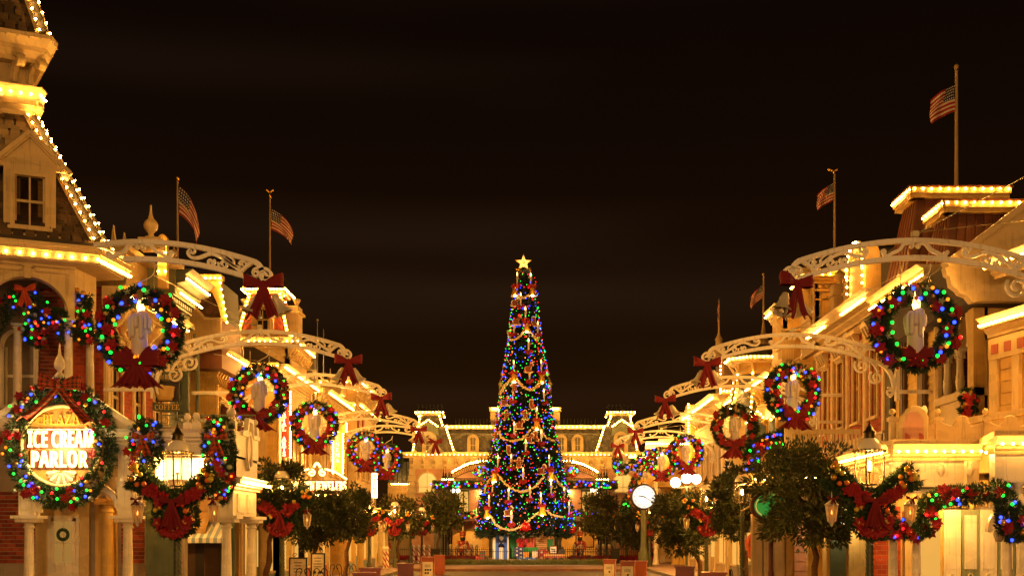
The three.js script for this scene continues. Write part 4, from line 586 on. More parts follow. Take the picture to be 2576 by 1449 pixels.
  new B(m).lathe([[0.12, 5.98], [0.12, 6.06], [0.06, 6.12], [0.05, 6.16], [0.13, 6.24], [0.14, 6.34], [0.1, 6.46], [0.04, 6.58], [0.025, 6.72], [0.018, 6.84], [0, 6.86]], gx, 0, 0.05, 18).mesh('finial', M.ivory, g);
  // railing of the roof terrace
  const rl = fr(-10.0, 32.5, 0), rb = new B(rl); rb.box(0, 5.28, 0, 2.6, 5.32, 0.03).box(0, 5.02, 0, 2.6, 5.05, 0.03).box(0, 4.66, 0, 2.6, 4.69, 0.03); for (let i = 0; i <= 20; i++) rb.box(i * 0.13 - 0.008, 4.66, 0, i * 0.13 + 0.008, 5.32, 0.02); for (let i = 0; i < 10; i++) rb.add(new THREE.TorusGeometry(0.09, 0.01, 4, 14), mat4(0.13 + i * 0.26, 5.16, 0.015)); rb.mesh('railing', M.sage, g);
  // blazing marquee inside the middle bay
  const mb = fr(PX(458, 31.2), 31.2, 0); new B(mb).box(-0.72, 3.4, -0.1, 0.72, 4.65, 0).mesh('marquee_panel', M.ivory, g); new B(mb).box(-0.42, 3.44, 0, 0.42, 4.3, 0.02).mesh('marquee_lit_panel', M.litwhite, g); new B(mb).box(-0.45, 4.36, 0.01, 0.45, 4.6, 0.03).mesh('marquee_lit_header', M.litwhite, g);
  for (const x of [-0.62, -0.52, 0.52, 0.62]) bulbsM(g, mb, [x, 3.42, 0.05], [x, 4.6, 0.05], 0.1, { r: 0.034, light: 5 });
  new B().box(-13, 4.0, -33.1, -7.4, 4.06, -30.3).mesh('ceiling', M.ivory, g);
}
// round shop sign inside the big wreath
{
  const sx = PX(153, 29.7), sy = PY(1122, 29.7), g = thing('round_sign', 'round ice cream parlour sign with blazing bulb letters in the big wreath', 'sign', [sx, sy, -29.7]), m = fr(sx, 29.7, 0, sy);
  new B(m).add(new THREE.CylinderGeometry(1.0, 1.0, 0.08, 40), mat4(0, 0, -0.06, 0, Math.PI / 2)).mesh('sign_board', paint('#b98a4a'), g);
  new B(m).add(new THREE.TorusGeometry(1.0, 0.05, 8, 48)).mesh('sign_rim', M.cream, g);
  new B(m).add(text('PLAZA', 0.2, 0.03, font, 1.25), mat4(0, 0.66, 0)).mesh('sign_letters', M.gold, g);
  const L1 = text('ICE CREAM', 0.27, 0.07, sans, 1.55), L2 = text('PARLOR', 0.27, 0.07, sans, 1.55); L1.scale(0.85, 1, 1); new B(m).add(L1, mat4(0, 0.17, 0.02)).mesh('sign_bulb_letters', M.letter, g); new B(m).add(L2, mat4(-0.03, -0.33, 0.02)).mesh('sign_bulb_letters', M.letter, g);
  const back = new B(m); back.box(-0.88, -0.08, -0.02, 0.88, 0.43, 0.015).box(-0.8, -0.57, -0.02, 0.75, -0.1, 0.014); back.mesh('letter_panel', M.maroon, g);
  for (let i = 0; i < 11; i++) { const a = Math.PI + (i + 0.5) / 11 * Math.PI; new B(m).ext([[0.05, -0.012], [0.34, -0.042], [0.38, 0], [0.34, 0.042], [0.05, 0.012]], 0.03, mul(mat4(0, -0.62 + 0.0, 0.0), mat4(0, 0, 0, 0, 0, a))).mesh('fan_blade', i % 2 ? M.grey : M.ivory, g); }
  for (const s of [-1, 1]) for (let i = 0; i < 5; i++) new B(m).ext([[0.02, -0.012], [0.17, -0.026], [0.17, 0.026], [0.02, 0.012]], 0.02, mul(mat4(s * 0.5, 0.56, 0), mat4(0, 0, 0, 0, 0, (s > 0 ? 0.3 : Math.PI - 1.6) + i * 0.33))).mesh('fan_blade', M.gold, g);
  const l = new THREE.RectAreaLight(new THREE.Color(1, 0.72, 0.32), 9, 1.5, 0.9); l.name = 'sign_bulb_letters'; l.position.set(sx, sy - 0.08, -29.55); l.lookAt(sx, sy - 0.08, -20); l.rotateY(0); scene.add(l); l.lookAt(sx, sy, -40); l.rotation.set(0, Math.PI, 0);
  const pl = new THREE.PointLight(new THREE.Color(1, 0.66, 0.22), 22); pl.name = 'sign_bulb_letters'; pl.position.set(sx, sy - 0.06, -29.2); pl.shadow.radius = 15; pl.castShadow = true; scene.add(pl);
  const wy = PY(1118, 29.6), ringP = []; for (let i = 0; i <= 24; i++) { const a = i / 24 * 6.283; ringP.push(V(sx + 1.14 * Math.sin(a), wy + 1.36 * Math.cos(a), -29.62)); }
  const w = litGarland('sign_wreath', 'huge lit wreath of fir and red flowers around the round ice cream sign', ringP, { seed: 310, n: 1500, bulbsN: 52, rad: 0.26, flowers: 20, cat: 'wreath', scale: 1.2, bsz: 0.036, balls: 22 });
  const top = bow(w, mat4(sx + 0.15, wy + 1.42, -29.2, 0, 0, -0.05), 0.5, M.plaid, { tail: 0.95, tw: 0.34, out: 0.85 });
}
for (const [x, y, h, label, s] of [[367, 1118, 0.55, 'lit teardrop garland with plaid bow left of the nearest left street lamp', 320], [549, 1120, 0.62, 'lit teardrop garland with plaid bow right of the nearest left street lamp', 321]]) {
  const c = at(x, y, 29.75), pts = []; for (let i = 0; i <= 14; i++) { const a = i / 14 * 6.283; pts.push(V(c.x + 0.2 * Math.sin(a), c.y + h * 0.85 * Math.cos(a), c.z)); }
  litGarland('lit_swag', label, pts, { seed: s, n: 620, bulbsN: 20, rad: 0.24, flowers: 4, bowAt: c.clone().add(V(0.02, 0.15, 0.34)), bowMat: M.plaid, bsz: 0.034 });
}
litGarland('lit_swag', 'lit garland trailing down beside the plaid bow toward the lamp', [at(560, 1165, 29.7), at(572, 1200, 29.7), at(565, 1235, 29.75), at(548, 1262, 29.75)], { seed: 325, n: 330, bulbsN: 12, rad: 0.15, flowers: 3 });
// hanging coffee sign
{
  const c = at(422, 985, 33.2), g = thing('coffee_sign', 'green and gold hanging coffee shop sign with a cup', 'sign', [c.x, c.y, c.z]), m = mat4(c.x, c.y, c.z);
  new B(m).box(-0.36, -0.28, -0.05, 0.3, 0.3, 0.0).mesh('sign_board', M.dark, g);
  const bn = (y, k) => { const u = [], d = []; for (let i = 0; i <= 12; i++) { const x = -0.42 + 0.8 * i / 12, q = y + k * (1 - Math.pow((x + 0.02) / 0.42, 2)) * 0.07; u.push([x, q + 0.11]); d.push([x, q - 0.11]); } return [...d, ...u.reverse()]; };
  new B(m).ext(bn(0.36, 1), 0.05, mat4(0, 0, 0.0), 0.01).mesh('banner', M.green, g); new B(m).ext(bn(-0.4, -1), 0.05, mat4(0, 0, 0.0), 0.01).mesh('banner', M.green, g);
  new B(m).add(text('FRESH ROASTED', 0.083, 0.012, sans, 1.7).scale(0.9, 1, 1), mat4(-0.02, 0.4, 0.062)).mesh('sign_letters', M.yellow, g); new B(m).add(text('COFFEE', 0.125, 0.012, font, 1.2), mat4(-0.02, -0.44, 0.062)).mesh('sign_letters', M.yellow, g);
  new B(m).lathe([[0, -0.26], [0.2, -0.26], [0.2, -0.2], [0.25, -0.15], [0.26, 0.06], [0.27, 0.12], [0.25, 0.12], [0.24, -0.1], [0, -0.12]], -0.06, 0, 0.12, 22).mesh('cup', M.yellow, g);
  new B(m).box(0.4, -0.52, -0.04, 0.56, 0.48, 0.06).box(0.37, 0.48, -0.07, 0.59, 0.55, 0.09).box(0.37, -0.58, -0.07, 0.59, -0.52, 0.09).mesh('side_post', M.green, g);
  const sc = new B(m); band(sc, spiral(0.36, 0.72, 0.15, 1.5, -0.4, 1, 20), 0.03, 0.04); band(sc, [V(-0.4, 0.6), V(-0.1, 0.56), V(0.2, 0.62), V(0.5, 0.58)], 0.03, 0.04); sc.mesh('scroll', M.cream, g);
}
// striped awning and bulb-framed upright sign glimpsed behind the balcony
{
  const g = thing('striped_awning', 'green and white diagonally striped screen behind the balcony column', 'awning', [-13, 5, -34]), m = fr(PX(120, 34), 34, 30, PY(1015, 34));
  new B(m).box(0, 0, -0.08, 1.35, 1.7, -0.03).mesh('screen_back', M.green, g);
  const sl = new B().box(-0.022, -1.6, 0, 0.022, 1.6, 0.03).geo(); for (let i = 0; i < 26; i++) { const x0 = -0.7 + i * 0.1; const lo = Math.max(0, 0), a = 0.62; const pts = [[x0, 1.7], [x0 + 0.045, 1.7], [x0 + 1.26, 0], [x0 + 1.21, 0]].map(([x, y]) => [Math.min(1.35, Math.max(0, x)), y]); const y1 = x0 < 0 ? 1.7 + x0 / 1.21 * 1.7 : 1.7, y0 = x0 + 1.21 > 1.35 ? 1.7 - (1.35 - x0) / 1.21 * 1.7 : 0; if (y1 - y0 < 0.05) continue; const X = (y) => x0 + (1.7 - y) / 1.7 * 1.21; new B(m).bar(V(X(y0), y0, 0), V(X(y1), y1, 0), 0.05, 0.03).mesh('slat', M.ivory, g); }
  new B(m).bar(V(0.45, 1.75, 0.02), V(1.42, 0.4, 0.02), 0.06).mesh('screen_edge', M.ivory, g);
}
{
  const g = thing('bulb_sign', 'upright sign edged with bright bulbs behind the corner balcony', 'sign', [PX(232, 34.5), 5, -34.5]), m = fr(PX(232, 34.5), 34.5, 20);
  new B(m).box(-0.35, 3.6, -0.1, 0.28, 7.4, 0).mesh('sign_panel', M.yellow, g); new B(m).box(-0.16, 4.6, 0, 0.08, 7.0, 0.02).mesh('lit_panel', M.litwhite, g);
  for (const x of [-0.28, 0.2]) bulbsM(g, m, [x, 3.7, 0.04], [x, 7.3, 0.04], 0.13, { r: 0.036 });
}
// ---------------------------------------------------------------- buildings along the left side
const mk = (name, label, x, d, cat = 'building') => thing(name, label, cat, [x, 0, -d]);
function shopfront(g, m, w, n, { h = 3.3, col = M.cream, base = M.green, lit = M.litpane, far } = {}) {
  const bay = w / n;
  new B(m).box(0, 0, -0.5, w, h, -0.32).mesh('shop_back', M.tan, g);
  for (let i = 0; i <= n; i++) new B(m).box(i * bay - 0.14, 0, -0.3, i * bay + 0.14, h, 0.14).box(i * bay - 0.18, h - 0.25, 0, i * bay + 0.18, h - 0.02, 0.2).box(i * bay - 0.18, 0, 0, i * bay + 0.18, 0.35, 0.19).mesh('shop_pilaster', col, g);
  for (let i = 0; i < n; i++) {
    const x0 = i * bay + 0.16, x1 = (i + 1) * bay - 0.16, door = n > 2 && i === (n >> 1);
    if (door) { new B(m).box(x0, 0.05, -0.2, x1, 2.4, -0.14).mesh('shop_door', base, g); new B(m).box(x0 + 0.2, 0.9, -0.14, x1 - 0.2, 2.2, -0.13).mesh('window_pane', lit, g); }
    else { new B(m).box(x0, 0, -0.28, x1, 0.62, 0.02).box(x0 + 0.1, 0.15, 0.02, x1 - 0.1, 0.5, 0.04).mesh('bulkhead', base, g); const f = new B(m).box(x0, 0.62, -0.1, x1, 0.7, 0.06).box(x0, 2.4, -0.1, x1, 2.48, 0.06).box((x0 + x1) / 2 - 0.025, 0.7, -0.06, (x0 + x1) / 2 + 0.025, 2.4, 0).mesh('window', col, g); new B(m).box(x0, 0.7, -0.08, x1, 2.4, -0.06).mesh('window_pane', lit, f); }
    new B(m).box(x0, 2.5, -0.1, x1, h - 0.3, -0.07).mesh('transom_window', lit, g);
  }
  new B(m).box(-0.15, h - 0.02, -0.3, w + 0.15, h + 0.25, 0.2).box(-0.18, h + 0.25, -0.3, w + 0.18, h + 0.33, 0.3).mesh('shop_cornice', col, g);
}
{ // brick house seen through the first wreath
  const g = mk('brick_house', 'brick house with decorated cream frieze seen through the nearest left wreath', -11.8, 36), m = fr(-11.8, 33.2, 90);
  front(g, m, 5.9, 8.95, [{ y: 5.2, h: 1.6, w: 0.85, n: 3, course: 4.6 }], { wm: M.brick, tm: M.cream, cor: [0.85, 0.55], brackets: 9, bh: 0.75, gap: 0.24, light: 6, body: M.brick, bot: 3.4 });
  for (let i = 0; i < 8; i++) new B(m).box(0.5 + i * 0.66, 7.5, 0, 0.5 + i * 0.66 + 0.5, 7.85, 0.05).box(0.56 + i * 0.66, 7.56, 0.05, 0.44 + i * 0.66 + 0.5, 7.79, 0.065).mesh('frieze_panel', M.cream, g);
  new B(m).box(0.3, 7.35, 0, 5.6, 7.45, 0.1).mesh('string_course', M.cream, g);
  for (const x of [1.1, 1.75, 2.4, 3.05]) { const s = new B(m); band(s, spiral(x, 8.2, 0.2, 1.3, 1.57, 1, 16, 0.1), 0.05, 0.06); s.mesh('frieze_scroll', M.cream, g); }
  // attic with urns, spikes and a bulb-edged pier
  new B().box(-16, 8.9, -42, -12.4, 10.75, -36.8).mesh('attic_wall', M.tan, g); new B().box(-16, 10.75, -42, -12.2, 10.95, -36.6).mesh('attic_cornice', M.cream, g);
  for (const [px, py, d] of [[286, 568, 37.2], [313, 586, 37.2]]) { const a = at(px, py, d); new B().ext([[a.x - 0.2, 10.3], [a.x + 0.2, 10.3], [a.x, a.y]], 0.12, mat4(0, 0, -d)).mesh('spike', M.cream, g); }
  const pa = PX(410, 38); new B().box(pa - 0.14, 9.9, -38.1, pa + 0.14, 11.45, -37.85).add(new THREE.CylinderGeometry(0.14, 0.14, 0.25, 12), mat4(pa, 11.45, -37.97, 0, Math.PI / 2)).mesh('pier', M.yellow, g); for (const s of [-0.11, 0.11]) bulbs(g, V(pa + s, 10.4, -37.8), V(pa + s, 11.3, -37.8), 0.3, { r: 0.04 });
  piece('urn_finial', urnGeo(0.8), M.cream, g, mat4(PX(378, 37), PY(600, 37), -37)); new B().box(PX(350, 37), 10.9, -37.4, PX(405, 37), PY(600, 37), -36.8).mesh('finial_block', M.cream, g);
  new B().box(PX(436, 38.5) - 0.25, PY(672, 38.5), -38.8, PX(436, 38.5) + 0.25, PY(655, 38.5), -38.3).mesh('finial_block', M.cream, g); piece('urn_finial', urnGeo(0.45), M.tan, g, mat4(PX(436, 38.5), PY(655, 38.5), -38.5));
  for (let i = 0; i < 5; i++) new B().box(-16 + i * 0.75, 8.95, -36.79, -16 + i * 0.75 + 0.08, 10.7, -36.72).mesh('wall_batten', M.tan, g);
}
{
  const g = mk('grey_green_house', 'narrow grey green house with slatted frieze and steep bright cornice', -11.8, 40), m = fr(-11.8, 39.2, 90);
  front(g, m, 2.5, 10.75, [{ y: 6.0, h: 1.5, w: 0.8, n: 1 }], { wm: M.greygreen, tm: M.greygreen, pil: false, cor: [0.85, 0.8], brackets: 0, gap: 0.22, light: 8, body: M.greygreen, bulb: true, depth: 4 });
  bulbsM(g, m, [0, 9.98, 0.42], [2.5, 9.98, 0.42], 0.16, { r: 0.04, light: 8 });
  const sg = new B().box(-0.04, 0, 0, 0.04, 0.75, 0.06).geo(); for (let i = 0; i < 12; i++) piece('slat', sg, M.tan, g, mul(m, mat4(0.15 + i * 0.2, 8.35, 0.0)));
  new B(m).box(-0.05, 9.2, 0, 2.6, 9.35, 0.15).box(-0.05, 8.15, 0, 2.6, 8.25, 0.12).mesh('string_course', M.sage, g);
  const fm = fr(-15.8, 39.16, 0); new B(fm).box(0, 9.2, 0, 4.05, 9.35, 0.1).box(0, 9.95, 0, 4.3, 10.75, 0.25).box(3.3, 5, 0, 4.0, 9.2, 0.04).mesh('side_trim', M.sage, g);
  new B().tube([V(-11.7, 9.1, -41.9), V(-11.6, 8.6, -41.9), V(-11.65, 4, -41.9)], 0.06, 12, 8).mesh('downpipe', M.greygreen, g);
}
{ // fish-scale mansard behind it
  const g = mk('shingled_attic', 'dark fish scale mansard with scalloped yellow gable edge and bulbs', -12.5, 44.5), d = 44, f = fr(0, d, 0);
  new B(f).ext([[PX(430, d), 8.2], [PX(556, d), 8.2], [PX(556, d), 10.05], [PX(430, d), 10.05]], 3, mat4(0, 0, -3.05)).mesh('copper_box', M.copper, g);
  new B(f).ext([[PX(430, d), 10.05], [PX(552, d), 10.05], [PX(546, d), 11.5], [PX(430, d), 11.5]], 3, mat4(0, 0, -3.1)).mesh('mansard_core', M.dark, g);
  const sc = new THREE.Shape(); sc.moveTo(-0.13, 0.26); sc.lineTo(-0.13, 0.12); sc.absarc(0, 0.12, 0.13, Math.PI, 2 * Math.PI, false); sc.lineTo(0.13, 0.26); const sg = new B().ext(sc, 0.02, mat4(0, -0.06, 0)).geo(), sm = ['#59391f', '#4a2f1a', '#66432a'].map((c) => new THREE.MeshStandardMaterial({ color: c, roughness: 0.75, map: T.wood, bumpMap: T.fine, bumpScale: 0.003 }));
  const r = rng(4); for (let i = 0; i < 8; i++) for (let j = 0; j < 8; j++) { const x = PX(462, d) + j * 0.26 + (i % 2) * 0.13, y = 10.1 + i * 0.18; if (x > PX(552, d)) continue; piece('shingle', sg, sm[Math.floor(r() * 3)], g, mul(f, mat4(x, y, -0.02, 0, -0.12))); }
  new B(f).ext([[PX(508, d), 11.42], [PX(553, d), 11.42], [PX(572, d), 9.9], [PX(560, d), 9.9], [PX(548, d), 10.55], [PX(535, d), 10.95], [PX(526, d), 11.0], [PX(522, d), 11.2], [PX(514, d), 11.15]], 0.1, mat4(0, 0, 0.04)).mesh('bargeboard', M.yellow, g);
  new B(f).box(PX(505, d), 11.42, -0.2, PX(560, d), 11.6, 0.25).mesh('gable_cornice', M.yellow, g);
  bulbs(g, V(PX(508, d), 11.45, -d + 0.3), V(PX(557, d), 11.45, -d + 0.3), 0.16, { r: 0.045, far: true }); bulbs(g, V(PX(556, d), 11.3, -d + 0.2), V(PX(573, d), 9.85, -d + 0.2), 0.26, { r: 0.045, out: V(0.3, 0, 1), light: 3 });
  new B(f).ext([[PX(470, d), 10.75], [PX(478, d), 10.72], [PX(518, d), 10.02], [PX(560, d), 9.98], [PX(560, d), 8.9], [PX(470, d), 8.9]].map(([x, y]) => [x, y - 0.05]), 0.14, mat4(0, 0, 0.2)).mesh('stepped_parapet', M.tan, g);
  new B(f).bar(V(PX(474, d), 10.72, 0.35), V(PX(519, d), 9.99, 0.35), 0.08, 0.12).bar(V(PX(518, d), 9.96, 0.35), V(PX(560, d), 9.94, 0.35), 0.08, 0.12).mesh('parapet_coping', M.cream, g);
  for (const [px, py, dd] of [[563, 822, 48.5], [588, 828, 48.5], [604, 842, 48.5]]) { const a = at(px, py, dd); new B().ext([[a.x - 0.13, 8.8], [a.x + 0.13, 8.8], [a.x + 0.13, a.y - 0.7], [a.x, a.y], [a.x - 0.13, a.y - 0.7]], 0.14, mat4(0, 0, -dd)).mesh('spike', M.tan, g); }
}
{ // yellow block
  const g = mk('yellow_house', 'plain yellow house with deep bracketed cornice behind the second left wreath', -11.8, 46), m = fr(-11.8, 45, 90), f = fr(-16.5, 44.96, 0);
  front(g, m, 3.8, 9.0, [{ y: 5.3, h: 1.8, w: 0.7, n: 2 }], { wm: M.yellow, tm: M.yellow, cor: [0.65, 0.4], brackets: 11, bh: 0.9, gap: 0.2, far: true, light: 6, depth: 5 });
  front(g, f, 4.7, 8.99, [], { wm: M.yellow, tm: M.yellow, cor: [0.55, 0.4], brackets: 0, gap: 0.26, far: true, light: 5, depth: 0.8, pils: [4.2] });
  new B(f).box(0, 6.35, 0, 4.72, 6.5, 0.1).box(0, 5.1, 0, 4.72, 5.2, 0.08).mesh('string_course', M.ochre, g);
  new B().ext([[-16, 9.0], [-11.5, 9.0], [-13.5, 9.9], [-16, 9.9]], 4, mat4(0, 0, -49)).mesh('roof', M.roofdark, g);
  const aw = new B(); aw.ext([[0, 0], [0.75, 0], [0.75, 0.12], [0.45, 0.75], [0, 1.0]], 1.1, mat4(-11.75, PY(1085, 46), -47)); aw.mesh('awning', M.maroon, g);
}
{ // tower block
  const g = mk('tower_house', 'cream house with red roofed bulb-edged tower, iron cresting and pale dormer', -11.7, 54), d = 53.5, X = (p) => PX(p, d), Y = (p) => PY(p, d);
  const f = fr(-14.5, 49.96, 0), s = fr(-10.5, 50, 90);
  front(g, f, 4.0, 9.2, [{ y: 4.4, h: 2.6, w: 1.5, n: 1, x0: 2, x1: 4, pane: M.litwarm, trim: M.yellow }], { wm: M.yellow, tm: M.yellow, cor: [0.4, 0.3], brackets: 0, gap: 0.26, far: true, depth: 1, bulb: true });
  front(g, s, 7.6, 9.19, [{ y: 5.0, h: 1.9, w: 0.8, n: 4, course: 4.2 }], { wm: M.cream, tm: M.cream, cor: [0.5, 0.4], brackets: 0, far: true, gap: 0.24, depth: 4, bulb: true });
  new B().ext([[-15, 9.18], [-10.1, 9.18], [-11.5, 9.95], [-15, 9.95]], 2.2, mat4(0, 0, -52.4)).mesh('roof', M.roofdark, g);
  const tf = fr(X(612), 52.9, 0), ts = fr(X(733), 52.9, 90), w = X(733) - X(612);
  wall(g, tf, 0, 8.9, w, 10.65, 0.2, M.cream); wall(g, ts, 0, 8.0, 4.2, 10.65, 0.2, M.cream); new B().box(X(612), 8.9, -57, X(733) - 0.2, 10.64, -53.15).mesh('tower_body', M.cream, g);
  cornice(g, tf, -0.1, w + 0.5, 10.3, 0.45, 0.45, M.cream, { far: true, gap: 0.24, light: 8 }); cornice(g, ts, -0.3, 4.4, 10.3, 0.45, 0.45, M.cream, { far: true, gap: 0.2, brackets: 10, bh: 0.4, light: 6 });
  for (let i = 0; i < 5; i++) new B(tf).box(0.2 + i * 0.42, 9.95, 0, 0.34 + i * 0.42, 10.1, 0.14).mesh('modillion', M.cream, g);
  const cx = (X(606) + X(725)) / 2, q = (r0, y0, r1, y1) => { const c = new THREE.CylinderGeometry(r1 * 1.414, r0 * 1.414, y1 - y0, 4, 1).rotateY(Math.PI / 4).toNonIndexed(); c.computeVertexNormals(); c.translate(cx, (y0 + y1) / 2, -54.2); return c; };
  new B().add(q(1.09, 11.0, 0.68, 12.85)).mesh('tower_roof', M.redwood, g); new B().box(cx - 1.15, 10.74, -55.4, cx + 1.15, 11.0, -52.95).mesh('tower_base', M.tan, g);
  const bt = new B(); for (const sx of [-1, 1]) for (let i = 0; i < 5; i++) { const t = i / 5; bt.bar(V(cx + sx * (1.05 - 0.06 - t * 0.36), 11.0 + t * 1.8, -53.1 - t * 0.4 + 0.02), V(cx + sx * 0.5, 11.5 + t * 1.5, -53.2 - t * 0.4), 0.02, 0.02); } bt.mesh('roof_batten', M.brown, g);
  for (const sx of [-1, 1]) { const a = V(cx + sx * 1.09, 11.0, -53.08), b = V(cx + sx * 0.68, 12.85, -53.5); new B().bar(a, b, 0.14, 0.08).mesh('hip_board', M.yellow, g); bulbs(g, a.clone().add(V(0, 0, 0.09)), b.clone().add(V(0, 0, 0.09)), 0.2, { r: 0.045, far: true, out: V(0, 0, 1), light: 5 }); const a2 = a.clone().add(V(sx * 0.1, 0, -0.5)), b2 = b.clone().add(V(sx * 0.1, 0, -0.4)); bulbs(g, a2, b2, 0.3, { r: 0.045, far: true }); }
  new B().box(cx - 0.82, 12.85, -55.1, cx + 0.82, 12.98, -53.35).box(cx - 0.95, 12.98, -55.3, cx + 0.95, 13.12, -53.2).mesh('tower_cornice', M.cream, g);
  bulbs(g, V(cx - 0.92, 13.0, -53.15), V(cx + 0.92, 13.0, -53.15), 0.15, { r: 0.05, far: true, out: V(0, -0.5, 1), light: 8 }); for (const sx of [-1, 1]) bulbs(g, V(cx + sx * 0.98, 13.0, -53.2), V(cx + sx * 0.98, 13.0, -55.2), 0.2, { r: 0.05, far: true });
  const cr = new B(); for (let i = 0; i <= 12; i++) { const x = cx - 0.8 + i * 0.133; cr.box(x - 0.012, 13.1, -53.45, x + 0.012, 13.7 + (i % 3 ? 0 : 0.12), -53.43); if (i < 12) cr.add(new THREE.TorusGeometry(0.06, 0.012, 4, 10), mat4(x + 0.066, 13.45, -53.44)).add(new THREE.TorusGeometry(0.05, 0.012, 4, 10), mat4(x + 0.066, 13.25, -53.44)); } cr.box(cx - 0.8, 13.6, -53.45, cx + 0.8, 13.63, -53.43).box(cx - 0.8, 13.12, -53.45, cx + 0.8, 13.16, -53.43); for (let i = 0; i <= 10; i++) cr.box(cx + 0.79, 13.1, -53.45 - i * 0.15, cx + 0.81, 13.65, -53.43 - i * 0.15); cr.mesh('iron_cresting', M.iron, g);
  const dm = fr(cx, 52.95, 0); wall(g, dm, -0.48, 11.0, 0.48, 12.3, 0.5, M.cream, [[-0.27, 11.15, 0.27, 12.1]], 'dormer_wall'); windowPart(g, dm, 0, 11.15, 0.54, 0.9, { trim: M.cream, hood: true }); new B(dm).box(-0.6, 12.3, -0.6, 0.6, 12.42, 0.14).mesh('dormer_cornice', M.cream, g);
  for (const [p0, p1] of [[600, 626], [716, 748]]) { const a = X(p0), b = X(p1); new B().box(a, 10.7, -54.6, b, 12.0, -53.6).box(a - 0.12, 12.0, -54.7, b + 0.12, 12.1, -53.5).box(a, 12.1, -54.6, b, 12.35, -53.6).mesh('chimney', M.cream, g); new B().lathe([[0.08, 12.35], [0.08, 12.45], [0.16, 12.62], [0.18, 12.7], [0, 12.7]], (a + b) / 2 + (p0 < 650 ? -0.1 : 0.15), 0, -54, 12).mesh('chimney_pot', M.cream, g); }
}
{
  const g = mk('white_corner_house', 'cream house with bulb-lit stepped cornices left of the dark sky gap', -10.3, 62), f = fr(-12.6, 59.46, 0), s = fr(-10.3, 59.5, 90);
  front(g, f, 2.4, 9.3, [], { wm: M.cream, tm: M.cream, cor: [0.5, 0.4], brackets: 3, far: true, gap: 0.24, light: 8, depth: 1 });
  front(g, s, 8, 9.29, [{ y: 5.2, h: 2.0, w: 0.9, n: 4, course: 4.3, arch: true, trim: M.yellow }], { wm: M.cream, tm: M.cream, cor: [0.6, 0.5], brackets: 10, far: true, gap: 0.24, light: 6 });
  piece('urn_finial', urnGeo(0.6), M.cream, g, mat4(PX(830, 62), 9.9, -62)); new B().box(PX(830, 62) - 0.7, 9.28, -62.6, PX(830, 62) + 0.7, 9.75, -61.6).add(new THREE.CylinderGeometry(0.45, 0.72, 0.2, 16), mat4(PX(830, 62), 9.85, -62)).mesh('finial_block', M.cream, g);
  new B().box(-13, 9.25, -58.9, -10.4, 11.3, -58.4).box(-10.9, 8, -58.8, -10.4, 9.3, -58.4).mesh('side_gable', M.grey, g);
  new B().cyl(V(-10.2, 8, -58), V(-10.2, PY(805, 58), -58), 0.035, 0.02, 8).cyl(V(-9.9, 8, -58), V(-9.9, PY(828, 58), -58), 0.03, 0.02, 8).sph(-10.2, PY(805, 58), -58, 0.06).mesh('roof_pole', M.grey, g);
}
{
  const g = mk('end_house_left', 'last house on the left with two bulb-lit cornices and tall narrow front', -9.9, 70), f = fr(-12.2, 68.46, 0), s = fr(-9.9, 68.5, 90);
  front(g, f, 2.3, 10.9, [], { wm: M.yellow, tm: M.cream, cor: [0.5, 0.4], brackets: 2, far: true, gap: 0.24, light: 9, depth: 1 });
  front(g, s, 9, 10.89, [{ y: 5.4, h: 1.9, w: 0.9, n: 4, course: 4.4, trim: M.cream }], { wm: M.yellow, tm: M.cream, cor: [0.6, 0.5], brackets: 6, far: true, gap: 0.26, light: 6 });
  cornice(g, f, 0.2, 2.4, 9.2, 0.5, 0.4, M.cream, { far: true, gap: 0.22, light: 9 }); cornice(g, s, -0.2, 9, 9.2, 0.45, 0.4, M.cream, { far: true, gap: 0.26, light: 5 });
  new B(s).box(1, 8.2, 0.02, 1.6, 9.0, 0.1).box(3, 8.2, 0.02, 3.6, 9.0, 0.1).mesh('frieze_panel', M.red, g);
}
// shop fronts along the left pavement
{ const specs = [[39.2, 3, 5.8, 'green-based', M.green, M.tan], [45, 2, 5.0, 'pale green', M.sage, M.cream], [50, 3, 6.5, 'red-doored', M.red, M.cream], [59.5, 3, 8.5, 'cream and blue', M.blue, M.yellow], [68.5, 3, 8.5, 'grey', M.grey, M.cream]];
  specs.forEach(([d, n, w, nm, base, col], i) => { const g = mk('shop_building', `${nm} lit shop front on the left pavement, ${['nearest the porch', 'behind the first tree trunk', 'beside the menu boards', 'behind the metal chairs', 'farthest toward the station'][i]}`, -9.4, d + w / 2, 'shop'), m = fr(-9.5 + (i > 2 ? 0.4 : 0), d, 90); shopfront(g, m, w, n, { base, col }); new B(m).box(0, 3.5, -2.5, w, 3.6, 0.25).mesh('canopy_roof', M.roofdark, g); new B(m).box(-0.02, 0, -3, 0.04, 3.5, -0.1).mesh('side_wall', col, g); bulbsM(g, m, [0.1, 3.36, 0.33], [w - 0.1, 3.36, 0.33], 0.28, { far: true, r: 0.04, light: 4 }); }); }
